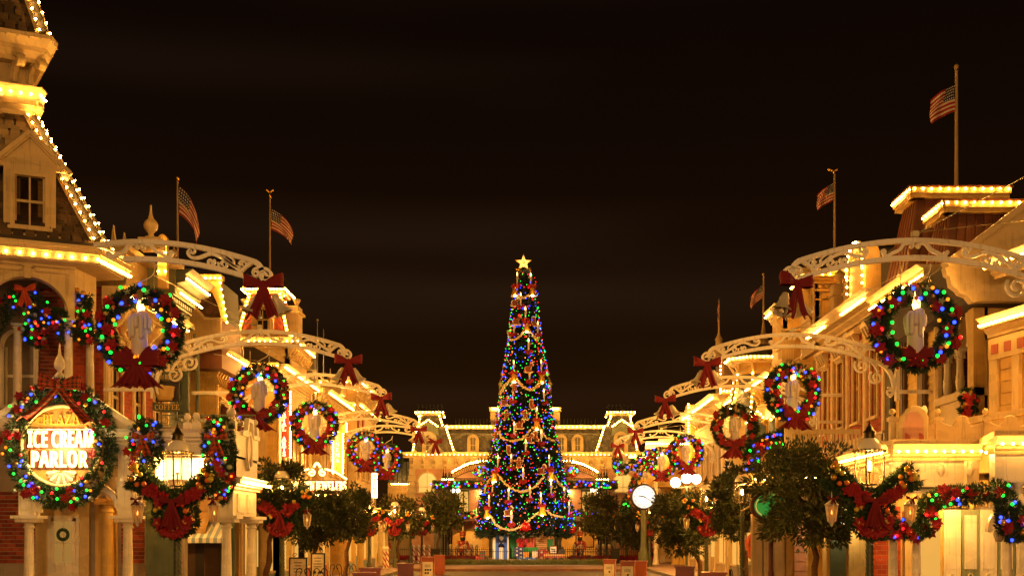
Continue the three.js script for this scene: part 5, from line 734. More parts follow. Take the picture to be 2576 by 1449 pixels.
// awnings by the porch
{ const g = thing('awning', 'tan and blue striped scalloped awnings under the left porch arch', 'awning', [-8.3, 2, -34]), m = fr(0, 35.2, 0);
  const aw = (x0, x1, y0, y1, z, mats) => { const n = Math.round((x1 - x0) / 0.1); for (let i = 0; i < n; i++) { const a = x0 + (x1 - x0) * i / n, b = x0 + (x1 - x0) * (i + 1) / n; new B(m).ext([[0, y1], [z, y0], [z, y0 - 0.14], [z - 0.02, y0 - 0.14], [z - 0.02, y0], [0, y1 - 0.03]], b - a, mat4(b, 0, 0, -Math.PI / 2)).mesh('stripe', mats[i % 2], g); } };
  aw(PX(374, 35), PX(528, 35), 2.22, 2.72, 0.75, [M.tan, M.ochre]); aw(PX(466, 34), PX(558, 34), 1.95, 2.5, 1.0, [M.ivory, M.blue]);
  const q = fr(0, 35.3, 0), X = (p) => PX(p, 35.3); new B(q).box(X(330), 0, -0.2, X(600), 4, 0).mesh('back_wall', M.ochre, g); for (const p of [345, 364, 398, 565, 592]) new B(q).cyl(V(X(p), 0, 0.3), V(X(p), 3, 0.3), 0.085, 0.085, 12).mesh('post', M.green, g); new B(q).box(X(405), 0, 0, X(455), 2.1, 0.05).mesh('panel', M.yellow, g); new B(q).box(X(470), 0, 0, X(556), 2.0, 0.06).mesh('door', M.brown, g); new B(q).box(X(492), 0.2, 0.06, X(514), 1.9, 0.08).mesh('door_panel', M.dark, g);
  const pl = new THREE.PointLight(new THREE.Color(1, 0.5, 0.11), 12); pl.name = 'unseen_porch_lamp_bulb'; pl.position.set(X(470), 3.2, -33); pl.castShadow = true; scene.add(pl); new B().sph(X(470), 3.2, -33, 0.08).mesh('unseen_porch_lamp_bulb', M.globe, g); }  // unseen porch lamp, placed to light the wall and awnings under the arch
// ---------------------------------------------------------------- lit signs on the left
{
  const d = 51, x = PX(714, d), g = thing('vertical_sign', 'tall red upright crystal shop sign edged with bulbs', 'sign', [x, 6, -d]), m = fr(x, d, 0), y1 = PY(985, d), y0 = PY(1150, d);
  new B(m).box(-0.3, y0, -0.12, 0.3, y1, 0).mesh('sign_board', M.red, g); for (const s of [-0.27, 0.27]) bulbsM(g, m, [s, y0, 0.05], [s, y1, 0.05], 0.12, { r: 0.045, far: true, light: 6, out: [0, 0, 1] });
  [...'CRYSTAL ARTS'].forEach((c, i) => { if (c !== ' ') new B(m).add(text(c, 0.19, 0.05), mat4(0, PY(1003 + i * 12.7, d), 0.01)).mesh('sign_letter_bulb', M.litwhite, g); });
}
{
  const d = 52, x = PX(797, d), g = thing('jewellery_sign', 'blazing white lettered jewellery marquee above the left tree crowns', 'sign', [x, 4.5, -d]), m = fr(x, d, 0), Y = (p) => PY(p, d);
  const tg = text('UPTOWN JEWELERS', 0.33, 0.1, font, 1.2); tg.computeBoundingBox(); const sx = 2.55 / (tg.boundingBox.max.x - tg.boundingBox.min.x); tg.scale(sx, 1, 1);
  new B(m).add(tg, mat4(0, Y(1226), 0.02)).mesh('sign_bulb_letters', M.letter, g); new B(m).box(-1.35, Y(1242), -0.15, 1.35, Y(1208), 0).mesh('sign_board', M.maroon, g);
  const sc = new B(m); for (const s of [-1, 1]) { sc.tube([V(s * 1.3, Y(1206), 0.05), V(s * 0.8, Y(1188), 0.05), V(s * 0.35, Y(1180), 0.05)], 0.05, 16, 6); sc.tube(spiral(s * 0.25, Y(1190), 0.16, 1.2, 1.57, s, 18, 0.05), 0.04, 30, 6); } sc.tube([V(-0.15, Y(1176), 0.05), V(0, Y(1165), 0.05), V(0.15, Y(1176), 0.05)], 0.05, 10, 6); sc.mesh('sign_neon_scroll', M.letter, g);
  bulbsM(g, m, [-1.35, Y(1246), 0.06], [1.35, Y(1246), 0.06], 0.1, { r: 0.045, far: true, light: 10 }); new B(m).box(-1.4, Y(1252), -1.6, 1.4, Y(1243), 0.02).mesh('marquee_canopy', M.cream, g);
}
{
  const d = 57, x = PX(852, d), g = thing('cinema_sign', 'upright stepped cinema sign outlined with bulbs, right of the jewellery sign', 'sign', [x, 6, -d]), m = fr(x, d, 0), Y = (p) => PY(p, d);
  new B(m).ext([[-0.28, Y(1190)], [0.2, Y(1190)], [0.2, Y(1092)], [0.36, Y(1085)], [0.36, Y(1068)], [-0.1, Y(1068)], [-0.28, Y(1085)]], 0.14, mat4(0, 0, -0.14)).mesh('sign_board', M.yellow, g);
  [...'CINEMA'].forEach((c, i) => new B(m).add(text(c, 0.2, 0.05), mat4(-0.07, PY(1091 + i * 13.5, d), 0.01)).mesh('sign_letter', M.letter, g));
  for (const [a, b] of [[[0.2, Y(1190)], [0.2, Y(1092)]], [[0.36, Y(1085)], [0.36, Y(1066)]], [[-0.28, Y(1190)], [-0.28, Y(1090)]]]) bulbsM(g, m, [...a, 0.05], [...b, 0.05], 0.11, { r: 0.045, far: true, light: 5, out: [0, 0, 1] });
}
{
  const d = 66, x = PX(941, d), g = thing('vertical_sign', 'small white lettered upright sign at the far left, below the last wreaths', 'sign', [x, 4, -d]), m = fr(x, d, 0);
  new B(m).box(-0.16, PY(1253, d), -0.1, 0.16, PY(1190, d), 0).mesh('sign_board', M.litwhite, g); [...'TIONS'].forEach((c, i) => new B(m).add(text(c, 0.19, 0.03, sans), mat4(0, PY(1198 + i * 10.5, d), 0.01)).mesh('sign_letter', M.brown, g));
}
// ---------------------------------------------------------------- buildings along the right side
{ // near right: balcony house with the copper towers behind
  const g = mk('balcony_house', 'cream balcony house with turned columns and a big bracketed gable, at the right edge', 12, 31), m = fr(11.3, 37.2, -90), f = fr(11.3, 30, 0);
  // street face: sided bays behind the wreath, then the open loggia
  const bays = [[0, 0.55, M.dark], [0.55, 1.25, M.yellow], [1.25, 1.7, M.brown], [1.7, 2.9, M.yellow], [2.9, 3.5, M.brown], [3.5, 4.3, M.yellow], [4.3, 4.6, M.cream]];
  new B(m).box(0, 3.4, -0.6, 4.6, 9.4, -0.08).mesh('wall', M.tan, g);
  for (const [a, b, mt] of bays) { if (mt === M.yellow) for (let y = 4.6; y < 8.6; y += 0.24) new B(m).ext([[0, 0], [0.035, 0], [0.015, 0.235], [0, 0.235]], b - a - 0.02, mat4(b - 0.01, y, -0.08, -Math.PI / 2)).mesh('board', mt, g); else new B(m).box(a, 3.6, -0.1, b, 8.8, 0.05).box(a + 0.08, 4.8, 0.05, b - 0.08, 8.4, 0.08).mesh('pilaster', mt, g); }
  cornice(g, m, -0.2, 4.8, 8.8, 0.7, 0.6, M.cream, { gap: 0.22, light: 6, row: 0.5 });
  new B(m).box(4.6, 3.4, -3.2, 7.2, 5.55, 0).box(4.55, 5.55, -3.2, 7.3, 5.75, 0.12).mesh('balcony_base', M.cream, g);
  new B(m).box(4.6, 5.7, -3.2, 7.2, 9.4, -2.6).mesh('loggia_wall', M.cream, g);
  const tc = new B().lathe([[0.13, 0], [0.13, 0.06], [0.09, 0.1], [0.1, 0.16], [0.125, 0.34], [0.1, 0.42], [0.115, 0.44], [0.115, 0.48], [0.095, 0.5], [0.085, 0.85], [0.105, 0.88], [0.085, 0.91], [0.09, 0.96], [0.15, 1.12], [0, 1.12]], 0, 0, 0, 18).box(-0.15, 1.12, -0.15, 0.15, 1.2, 0.15).geo();
  for (const x of [6.72, 5.75, 4.8]) { piece('column', tc, M.ivory, g, mul(m, mat4(x, 5.75, -0.15))); const v = new B(); for (let k = 0; k < 8; k++) v.add(new THREE.ConeGeometry(0.035, 0.16, 5), mat4(0.12 * Math.cos(k * 0.785), 6.78, 0.12 * Math.sin(k * 0.785))); v.m = mul(m, mat4(x, 0, -0.15)); v.g.forEach((q) => q.applyMatrix4(v.m)); v.mesh('capital_leaf', M.ivory, g); }
  const arches = new THREE.Shape(); arches.moveTo(4.6, 6.95); for (const [a, b] of [[4.9, 5.65], [5.85, 6.62], [6.82, 7.2]]) { const c = (a + b) / 2, r = (b - a) / 2; arches.lineTo(a, 6.95); arches.absellipse(c, 6.95, r, r > 0.3 ? 1.05 : 1.05, Math.PI, 0, true); } arches.lineTo(7.2, 9.4); arches.lineTo(4.6, 9.4); arches.lineTo(4.6, 6.95); new B(m).ext(arches, 0.3, mat4(0, 0, -0.3)).mesh('arcade', M.cream, g);
  // face towards the square
  wall(g, f, 0, 3.5, 6, 9.3, 0.35, M.cream); new B(f).box(-0.08, 3.5, -0.3, 0.2, 9.0, 0.1).box(0.3, 4, 0, 0.82, 7.9, 0.05).mesh('corner_pilaster', M.yellow, g); new B(f).add(new THREE.CylinderGeometry(0.26, 0.26, 0.05, 20, 1, false), mat4(0.56, 7.9, 0.02, 0, Math.PI / 2)).mesh('pilaster_panel', M.yellow, g);
  // overhanging gable with sawn edge
  const d = 29, X = (p) => PX(p, d), Y = (p) => PY(p, d);
  new B(fr(0, d, 0)).ext([[X(2380), Y(673)], [X(2384), Y(690)], [X(2392), Y(696)], [X(2396), Y(718)], [X(2410), Y(728)], [X(2418), Y(738)], [X(2436), Y(745)], [X(2448), Y(760)], [X(2470), Y(757)], [X(2700), Y(757)], [X(2700), Y(432)], [X(2576), Y(520)], [X(2439), Y(628)]], 0.25, mat4(0, 0, -0.25), 0.012).mesh('gable', M.cream, g);
  new B(fr(0, d, 0)).bar(V(X(2376), Y(668), 0.06), V(X(2700), Y(424), 0.06), 0.14, 0.4).mesh('rake', M.cream, g);
  new B(fr(0, d, 0)).ext([[X(2384), Y(668)], [X(2439), Y(632)], [X(2700), Y(430)], [X(2700), Y(755)], [X(2448), Y(755)]], 7, mat4(0, 0, -7.3)).mesh('roof', M.roofdark, g);
  // bright bracketed cornice of the projecting bay at the frame edge
  const bm2 = fr(PX(2493, 28.6), 28.6, -78), bb = mul(bm2, mat4(-0.0, 0, 0)); wall(g, bb, 0, 3.5, 4, 6.9, 0.3, M.yellow); cornice(g, bb, 0, 4, 6.75, 0.4, 0.45, M.cream, { gap: 0.16, light: 9 }); cornice(g, bb, 0.3, 4, 8.1, 0.5, 0.4, M.cream, { gap: 0.18, light: 7 });
  new B(bb).box(0.1, 6.2, 0, 4, 6.7, 0.12).box(0.1, 3.5, 0, 0.4, 6.2, 0.1).box(1.0, 3.5, 0, 1.25, 6.2, 0.1).mesh('bay_trim', M.cream, g); for (let i = 0; i < 5; i++) new B(bb).box(0.25 + i * 0.5, 6.32, 0.12, 0.5 + i * 0.5, 6.55, 0.14).mesh('frieze_panel', M.redwood, g);
  for (let i = 0; i < 9; i++) new B(bb).box(0.45, 3.7 + i * 0.28, 0, 0.95, 3.95 + i * 0.28, 0.03).mesh('board', M.yellow, g);
  new B(bb).box(-0.2, 3.5, 0.1, 4, 4.7, 0.5).box(-0.25, 4.7, 0.1, 4, 4.85, 0.6).box(0.05, 3.8, 0.5, 1.4, 4.5, 0.52).mesh('bay_parapet', M.cream, g);
}
{ // copper towers
  const g = mk('copper_tower', 'copper clad battered tower, the taller of two, with bulb-lit cap and flagpole', 13, 37), d = 36;
  const tower = (gg, x0, x1, yt, yb, dd, dep, spread) => {
    const n = Math.round((x1 - x0) / 0.27), cap = fr(x0, dd, 0), w = x1 - x0, sd = fr(x0, dd + dep, -90);
    const a = new B(); const pts = [[x0 + 0.12, yt], [x1 - 0.12, yt], [x1 + spread, yb], [x0 - spread, yb]]; const gq = new THREE.BufferGeometry(), p = [], P = (i, back) => [pts[i][0] , pts[i][1], back ? -dd - dep + 0.12 * (i < 2) - (i < 2 ? 0 : spread) : -dd - (i < 2 ? 0.14 : -spread)]; const quad = (A, Bq, C, D) => p.push(...A, ...Bq, ...C, ...A, ...C, ...D);
    quad(P(3), P(2), P(1), P(0)); quad(P(3, 1), P(3), P(0), P(0, 1)); quad(P(2), P(2, 1), P(1, 1), P(1)); quad(P(2, 1), P(3, 1), P(0, 1), P(1, 1)); quad(P(0), P(1), P(1, 1), P(0, 1)); gq.setAttribute('position', new THREE.Float32BufferAttribute(p, 3)); gq.computeVertexNormals(); a.add(gq).mesh('copper_core', M.copper, gg);
    for (let i = 0; i < n; i++) { const t0 = i / n, t1 = (i + 1) / n, L = (t, y0, y1) => V(P(0)[0] + (P(1)[0] - P(0)[0]) * t, y0, 0); const q = (t, k) => { const A = V(...P(k ? 0 : 3)), Bv = V(...P(k ? 1 : 2)); return A.lerp(Bv, t); }; const e = 0.02; const c = [q(t0 + e / 2, 0), q(t1 - e / 2, 0), q(t1 - e / 2, 1), q(t0 + e / 2, 1)]; const f3 = []; for (const z of [0.012]) { const v = c.map((k) => [k.x, k.y, k.z + z]); f3.push(...v[0], ...v[1], ...v[2], ...v[0], ...v[2], ...v[3]); } const gp = new THREE.BufferGeometry(); gp.setAttribute('position', new THREE.Float32BufferAttribute(f3, 3)); gp.computeVertexNormals(); new B().add(gp).mesh('copper_panel', i % 3 ? M.copper : copperB, gg); const s0 = q(t0, 0), s1 = q(t0, 1); new B().bar(s0.add(V(0, 0, 0.03)), s1.add(V(0, 0, 0.03)), 0.022, 0.05).mesh('standing_seam', M.copper, gg); }
    for (let i = 0; i < 6; i++) { const t = i / 6; const b0 = V(...P(3)).lerp(V(...P(3, 1)), t), b1 = V(...P(0)).lerp(V(...P(0, 1)), t); new B().bar(b0, b1, 0.05, 0.03).mesh('standing_seam', M.copper, gg); }
    for (const [mm, l] of [[cap, w], [sd, dep]]) { new B(mm).box(-0.12, yt, -0.3, l + 0.12, yt + 0.13, 0.06).box(-0.16, yt + 0.13, -0.3, l + 0.16, yt + 0.3, 0.12).mesh('cap_cornice', M.yellow, gg); bulbsM(gg, mm, [-0.05, yt + 0.25, 0.17], [l + 0.05, yt + 0.25, 0.17], 0.25, { r: 0.036, light: 4 }); }
    new B().box(x0 - 0.2, yt + 0.3, -dd - dep, x1 + 0.2, yt + 0.36, -dd + 0.14).mesh('cap_roof', M.copper, gg);
  };
  const copperB = new THREE.MeshStandardMaterial({ color: "#6b3f28", roughness: 0.5, metalness: 0.3, map: T.paint, bumpMap: T.fine, bumpScale: 0.003 });
  tower(g, PX(2302, d), PX(2530, d), 12.2, 9.4, d, 1.6, 0.42);
  new B().lathe([[0.14, 12.5], [0.14, 12.6], [0.08, 12.7], [0.06, 12.9], [0.045, PY(180, 37)], [0.06, PY(178, 37)]], PX(2408, 37), 0, -37, 12).sph(PX(2408, 37), PY(168, 37), -37, 0.07, 12, 8, 1.2).mesh('flagpole', M.tan, g);
  const g2 = mk('copper_tower', 'lower copper clad tower with bulb-lit cap, partly behind the cream gable', 13, 34); tower(g2, PX(2385, 33), PX(2600, 33), 10.95, 8.6, 33, 1.5, 0.3);
}
{ // porch on the near right
  const g = mk('lit_porch', 'cream porch with bulb-lit stepped cornice, wavy parapet and panelled doors', 9, 26), A = fr(7.69, 29, -90), Bf = fr(7.69, 25, 0), X = (p, d) => PX(p, d);
  const C = fr(PX(2466, 25), 25, -52), D = fr(PX(2506, 22.9), 22.9, 0), cl = 2.05, wB = PX(2466, 25) - 7.69;
  const lenC = Math.hypot(PX(2506, 22.9) - PX(2466, 25), 2.1), Cm = fr(PX(2466, 25), 25, Math.atan2(2.1, PX(2506, 22.9) - PX(2466, 25)) * 180 / Math.PI);
  for (const [m, l, gp] of [[A, 4, 0.2], [Bf, wB, 0.2], [Cm, lenC, 0.16], [D, 2.5, 0.2]]) {
    cornice(g, m, -0.02, l + 0.02, 3.6, 0.16, 0.34, M.cream, { bulb: false, name: 'cornice' });
    bulbsM(g, m, [0.06, 3.78, 0.2], [l - 0.04, 3.78, 0.2], gp, { r: 0.034, light: 7 });
    new B(m).box(0, 3.1, -0.3, l, 3.6, -0.02).box(0, 3.05, -0.3, l, 3.1, 0.03).mesh('frieze', M.ivory, g);
  }
  new B().ext([[7.7, 29], [7.7, 25.02], [PX(2466, 25), 25.02], [PX(2506, 22.9), 22.95], [12.5, 22.95], [12.5, 29]], 0.12, mul(mat4(0, 3.93, 0), mat4(0, 0, 0, 0, -Math.PI / 2))).mesh('porch_roof', M.cream, g);
  new B().ext([[7.8, 29], [7.8, 25.3], [9.7, 25.3], [10.4, 23.2], [12.5, 23.2], [12.5, 29]], 0.05, mul(mat4(0, 3.0, 0), mat4(0, 0, 0, 0, -Math.PI / 2))).mesh('ceiling', M.ivory, g);
  // frieze ornament: pendants, brackets, spindles
  const pend = new B().lathe([[0, -0.3], [0.02, -0.28], [0.05, -0.24], [0.085, -0.17], [0.08, -0.1], [0.045, -0.04], [0.05, 0], [0, 0]], 0, 0, 0, 14).geo();
  for (const px of [2290, 2366, 2440, 2468, 2482, 2497]) piece('pendant', pend, M.ivory, g, mat4(PX(px, 25), 3.55, -25 + 0.08 + (px > 2466 ? 1 : 0)));
  const spg = new B().lathe([[0.02, 0], [0.03, 0.04], [0.018, 0.08], [0.03, 0.13], [0.018, 0.18], [0.03, 0.22], [0.02, 0.26]], 0, 0, 0, 8).geo();
  for (const [a, b] of [[2312, 2365], [2382, 2436], [2455, 2505]]) { new B(fr(0, 25.3, 0)).box(PX(a - 4, 25.3), 2.58, -0.03, PX(b + 4, 25.3), 2.63, 0.03).box(PX(a - 4, 25.3), 2.9, -0.03, PX(b + 4, 25.3), 2.95, 0.03).mesh('spindle_rail', M.ivory, g); for (let i = 0; i < 7; i++) piece('spindle', spg, M.ivory, g, mat4(PX(a + (b - a) * i / 6, 25.3), 2.63, -25.3)); }
  new B(fr(0, 25.3, 0)).box(7.75, 2.95, -0.1, 9.8, 3.1, 0.06).mesh('spindle_frieze', M.ivory, g);
  // turned brackets at the right edge
  for (const [px, d] of [[2515, 23.6], [2545, 23.2], [2565, 23]]) new B().lathe([[0.06, 1.9], [0.11, 2.05], [0.07, 2.25], [0.06, 2.35], [0.13, 2.55], [0.14, 2.7], [0.08, 2.85], [0.06, 2.95], [0.13, 3.05], [0, 3.1]], PX(px, d), 0, -d, 14).mesh('turned_post', M.ivory, g);
  const cg = colGeo(2.13, 0.11); for (const [px, d] of [[2248, 26.2], [2307, 26.2], [2535, 25], [2262, 28.5]]) piece('column', cg, M.ivory, g, mat4(PX(px, d), 0, -d)); new B().box(PX(2230, 26.2), 2.13, -26.35, PX(2325, 26.2), 2.25, -26.05).mesh('capital', M.ivory, g);
  const af = new THREE.Shape(); af.absarc(9.9, 2.1, 0.62, 0, Math.PI, false); af.absarc(9.9, 2.1, 0.52, Math.PI, 0, true); new B(fr(0.35, 25, 0)).ext(af, 0.14).mesh('arch_moulding', M.ivory, g);
  // back wall with panelled doors
  const w = fr(8.3, 27.6, 0); wall(g, w, -0.3, 0, 6, 3.3, 0.3, M.yellow);
  for (let i = 0; i < 5; i++) { const x = 1.35 + i * 0.42; new B(w).box(x, 0.1, 0, x + 0.4, 2.65, 0.05).mesh('door', i % 2 ? M.sage : M.ivory, g); new B(w).box(x + 0.06, 0.3, 0.05, x + 0.34, 0.95, 0.07).box(x + 0.06, 1.25, 0.05, x + 0.34, 2.5, 0.065).add(new THREE.TorusGeometry(0.05, 0.014, 6, 14), mat4(x + 0.2, 1.1, 0.06)).mesh('door_panel', M.ivory, g); }
  new B(w).box(0.45, 0, 0.02, 0.75, 2.6, 0.05).mesh('window', M.cream, g); new B(w).box(0.8, 0.5, 0.0, 1.28, 2.4, 0.03).mesh('lit_window', M.litpane, g); new B(w).box(-0.3, 0, 0, 0.35, 2.7, 0.06).mesh('brick_pier', M.brick, g);
  for (let i = 0; i < 4; i++) new B(w).box(3.6 + i * 0.45, 0.1, 0, 4.0 + i * 0.45, 2.7, 0.05).mesh('door', M.ivory, g);
  const pl = new THREE.PointLight(new THREE.Color(1, 0.5, 0.11), 14); pl.name = 'unseen_ceiling_lamp_bulb'; pl.position.set(9.6, 2.85, -26.6); pl.castShadow = true; scene.add(pl); new B().sph(9.6, 2.85, -26.6, 0.07).mesh('unseen_ceiling_lamp_bulb', M.globe, g);  // unseen ceiling lamp, placed to light the porch doors and back wall
  // wavy parapet with ball posts and the blank oval board
  const pf = fr(0, 26, 0), wave = (x0, x1) => { const n = 40, up = []; for (let i = 0; i <= n; i++) { const t = i / n, q = Math.abs(t - 0.5) * 2; up.push([x0 + (x1 - x0) * t, 4.42 + (q < 0.28 ? 0.16 + 0.05 * Math.cos(q / 0.28 * 1.57) : q < 0.36 ? 0.06 : -0.02 + 0.12 * Math.pow((q - 0.36) / 0.64, 2)) + 0.0]); } return [[x0, 4.02], [x1, 4.02], ...up.reverse()]; };
  for (const [a, b] of [[2303, 2356], [2366, 2475], [2486, 2600]]) { new B(pf).ext(wave(PX(a, 26), PX(b, 26)), 0.05, mat4(0, 0, -0.03), 0.005).mesh('parapet_panel', M.cream, g); const tr = wave(PX(a, 26), PX(b, 26)).slice(2).map(([x, y]) => V(x, y, 0)); new B(pf).tube(tr, 0.025, 60, 6).mesh('parapet_rail', M.cream, g); }
  for (const px of [2246, 2286, 2300, 2360, 2481]) { new B(pf).box(PX(px, 26) - 0.06, 4.02, -0.06, PX(px, 26) + 0.06, 4.52, 0.06).box(PX(px, 26) - 0.1, 4.52, -0.1, PX(px, 26) + 0.1, 4.6, 0.1).mesh('parapet_post', M.cream, g); piece('ball_finial', ballGeo, M.cream, g, mul(pf, mat4(PX(px, 26), 4.6, 0, 0, 0, 0, 0.75))); }
  const so = new THREE.Shape(); const xa = PX(2252, 26), xb = PX(2322, 26); so.moveTo(xa, 4.05); so.lineTo(xb, 4.05); so.lineTo(xb, 4.55); so.absellipse((xa + xb) / 2 + 0.06, 4.55, (xb - xa) / 2 - 0.06, 0.26, 0, Math.PI * 0.55, false); so.lineTo(xa + 0.08, 4.6); so.lineTo(xa, 4.4); const sgm = mul(fr(0, 25.7, 0)); new B(sgm).ext(so, 0.14, mat4(0, 0, -0.14), 0.02).mesh('parapet_sign', M.cream, g); new B(sgm).ext([[xa + 0.08, 4.12], [xb - 0.08, 4.12], [xb - 0.08, 4.52], [xb - 0.2, 4.7], [xa + 0.2, 4.68], [xa + 0.08, 4.45]], 0.012, mat4(0, 0, 0.021)).mesh('sign_face', M.pink, g);
  for (const s of [0.12, 0.42]) new B(sgm).add(new THREE.CylinderGeometry(0.11, 0.11, 0.014, 20, 1, false, 0, Math.PI), mat4(xa + s, 4.13, 0.036, 0, Math.PI / 2, 0)).mesh('sign_emblem', M.redwood, g);
  // lit clear bulb lamp and little wreath on the terrace
  const ps = at(2327, 1033, 26.6); new B().lathe([[0.02, 0.02], [0.06, 0.05], [0.075, 0.12], [0.05, 0.2], [0.02, 0.23]], ps.x, ps.y - 0.12, ps.z, 14).mesh('terrace_lamp_glass', M.litwarm, g);
}
litGarland('lit_garland', 'lit garland arching over the right porch doors, behind the nearest right lamp', [at(2165, 1332, 25.8), at(2215, 1338, 25.8), at(2262, 1330, 25.8), at(2305, 1338, 25.8), at(2335, 1310, 25), at(2338, 1268, 24.7), at(2385, 1249, 24.5), at(2450, 1245, 24.2), at(2520, 1238, 22.5), at(2541, 1278, 22.5), at(2535, 1330, 22.5), at(2570, 1335, 22.5), at(2600, 1290, 22.5)], { seed: 330, n: 1800, bulbsN: 44, rad: 0.2, flowers: 26, scale: 1.0 });
litGarland('small_wreath', 'small red wreath on the balcony wall beside the turned columns', [at(2425, 990, 29.6), at(2440, 1005, 29.5), at(2440, 1030, 29.5), at(2425, 1042, 29.6)], { seed: 331, n: 420, bulbsN: 0, rad: 0.16, flowers: 6, cat: 'wreath' });
{
  const g = mk('brick_gable_house', 'brick house with cream pilasters, tall windows and a bulb-edged round gable', 11.3, 42), m = fr(11.3, 46.2, -90);
  front(g, m, 8.9, 9.75, [{ y: 5.9, h: 2.3, w: 0.72, n: 4, course: 5.0, x0: 0.3, x1: 8.6 }], { wm: M.brick, tm: M.cream, cor: [0.8, 0.6], brackets: 0, gap: 0.2, light: 7, depth: 4, pils: [0.2, 2.4, 4.45, 6.6, 8.7], bot: 3.2, runs: [[0.8, 3.4], [5.7, 8.4]] });
  for (let i = 0; i < 4; i++) { const x = 0.3 + 8.3 * (i + 0.5) / 4; for (let k = 0; k < 4; k++) piece('bracket', new B().ext([[0, 0], [0.1, 0.05], [0.28, 0.4], [0, 0.4]], 0.1, mat4(0, 0, 0.05, -Math.PI / 2)).geo(), M.cream, g, mul(m, mat4(x - 0.45 + k * 0.3, 8.4, 0))); new B(m).box(x - 0.7, 8.8, -0.05, x + 0.7, 8.92, 0.32).mesh('window_head', M.cream, g); }
  const gs = new THREE.Shape(); gs.moveTo(-0.85, 9.7); gs.lineTo(0.85, 9.7); gs.lineTo(0.85, 10.6); gs.absarc(0, 10.6, 0.85, 0, Math.PI, false); gs.lineTo(-0.85, 9.7); const gm = mul(m, mat4(7.5, 0, 0.55)); new B(gm).ext(gs, 0.5, mat4(0, 0, -0.5), 0.02).mesh('round_gable', M.yellow, g); const pr = []; for (let i = 0; i <= 12; i++) { const a = Math.PI * i / 12; pr.push(V(0.9 * Math.cos(a), 10.6 + 0.9 * Math.sin(a), 0.04)); } new B(gm).tube(pr, 0.06, 40, 8).mesh('gable_moulding', M.cream, g); for (let i = 0; i <= 12; i++) piece('bulb', bulbGeo, M.bulb, g, mul(gm, mat4(pr[i].x * 1.02, pr[i].y, 0.12, 0, 0, 0, 0.042))); for (const s of [-0.9, 0.9]) bulbsM(g, gm, [s, 9.8, 0.1], [s, 10.5, 0.1], 0.23, { r: 0.042, light: 4 });
  new B(m).box(5.2, 9.75, -3, 8.9, 11.6, -0.9).mesh('roof_block', M.roofdark, g); new B(m).box(0, 9.75, -4, 3, 10.3, -0.3).mesh('attic_wall', M.yellow, g);
  const uf = fr(10.95, 45.2, 0); // taller part with a front towards the camera
  front(g, uf, 4, 12.0, [], { wm: M.tan, tm: M.yellow, cor: [0.55, 0.45], brackets: 0, gap: 0.28, light: 6, depth: 1.5, bot: 9.2, pil: false }); new B(uf).box(0.25, 10.1, 0, 2.2, 11.2, 0.05).mesh('blank_sign', M.yellow, g); for (let i = 0; i < 12; i++) new B(uf).box(0.2 + i * 0.14, 11.33, 0, 0.28 + i * 0.14, 11.42, 0.05).mesh('dentil', M.tan, g);
  const us = fr(10.91, 47.4, -90); cornice(g, us, 0, 2.2, 11.55, 0.5, 0.45, M.yellow, { gap: 0.2, light: 5 }); wall(g, us, 0, 9, 2.2, 11.6, 0.2, M.tan); new B(us).box(0.3, 9.6, 0, 1.9, 11.2, 0.06).mesh('wall_panel', M.tan, g);
  new B().ext([[11.0, 12.0], [15, 12.0], [14, 13.0], [11.6, 13.0]], 3, mat4(0, 0, -48.5)).mesh('roof', M.roofdark, g);
  const ov = new THREE.Shape(); ov.absellipse(0, 0, 0.22, 0.32, 0, 6.283); const ovh = new THREE.Path(); ovh.absellipse(0, 0, 0.16, 0.25, 0, Math.PI * 2, true); ov.holes.push(ovh); const oc = at(2026, 706, 46); const om = mat4(oc.x, oc.y, oc.z); new B(om).ext(ov, 0.14).bx(0, 0, 0.05, 0.32, 0.02, 0.02).bx(0, 0, 0.05, 0.02, 0.5, 0.02).bx(0, 0, 0.05, 0.02, 0.4, 0.02, 0, 0, 0.8).bx(0, 0, 0.05, 0.02, 0.4, 0.02, 0, 0, -0.8).mesh('oculus', M.cream, g); new B(om).box(-0.3, -1.3, -0.4, 0.35, 0.5, 0).mesh('oculus_wall', M.yellow, g);
  for (const [px, py, d] of [[2115, 720, 43.5], [2150, 712, 42], [2290, 690, 36.5]]) { const a = at(px, py, d); new B().box(a.x - 0.3, a.y - 2.0, -d - 0.3, a.x + 0.3, a.y + 0.02, -d + 0.3).box(a.x - 0.36, a.y - 0.4, -d - 0.36, a.x + 0.36, a.y - 0.3, -d + 0.36).mesh('roof_pier', M.tan, g); piece('ball_finial', ballGeo, M.tan, g, mat4(a.x, a.y, a.z, 0, 0, 0, 2.2)); }
  new B().lathe([[0.07, 12.9], [0.05, 13.1], [0.035, PY(437, 46)], [0, PY(437, 46)]], PX(2101, 46), 0, -46, 10).mesh('flagpole', M.tan, g); const e = at(2099, 433, 46), eg = new B(mat4(e.x, e.y, e.z)); eg.sph(0, 0, 0, 0.05, 8, 6, 1.5).bar(V(0, 0.03, 0), V(-0.24, 0.12, 0), 0.05, 0.02).bar(V(0, 0.03, 0), V(0.14, 0.1, 0), 0.05, 0.02).mesh('eagle_finial', M.goldleaf, g);
}
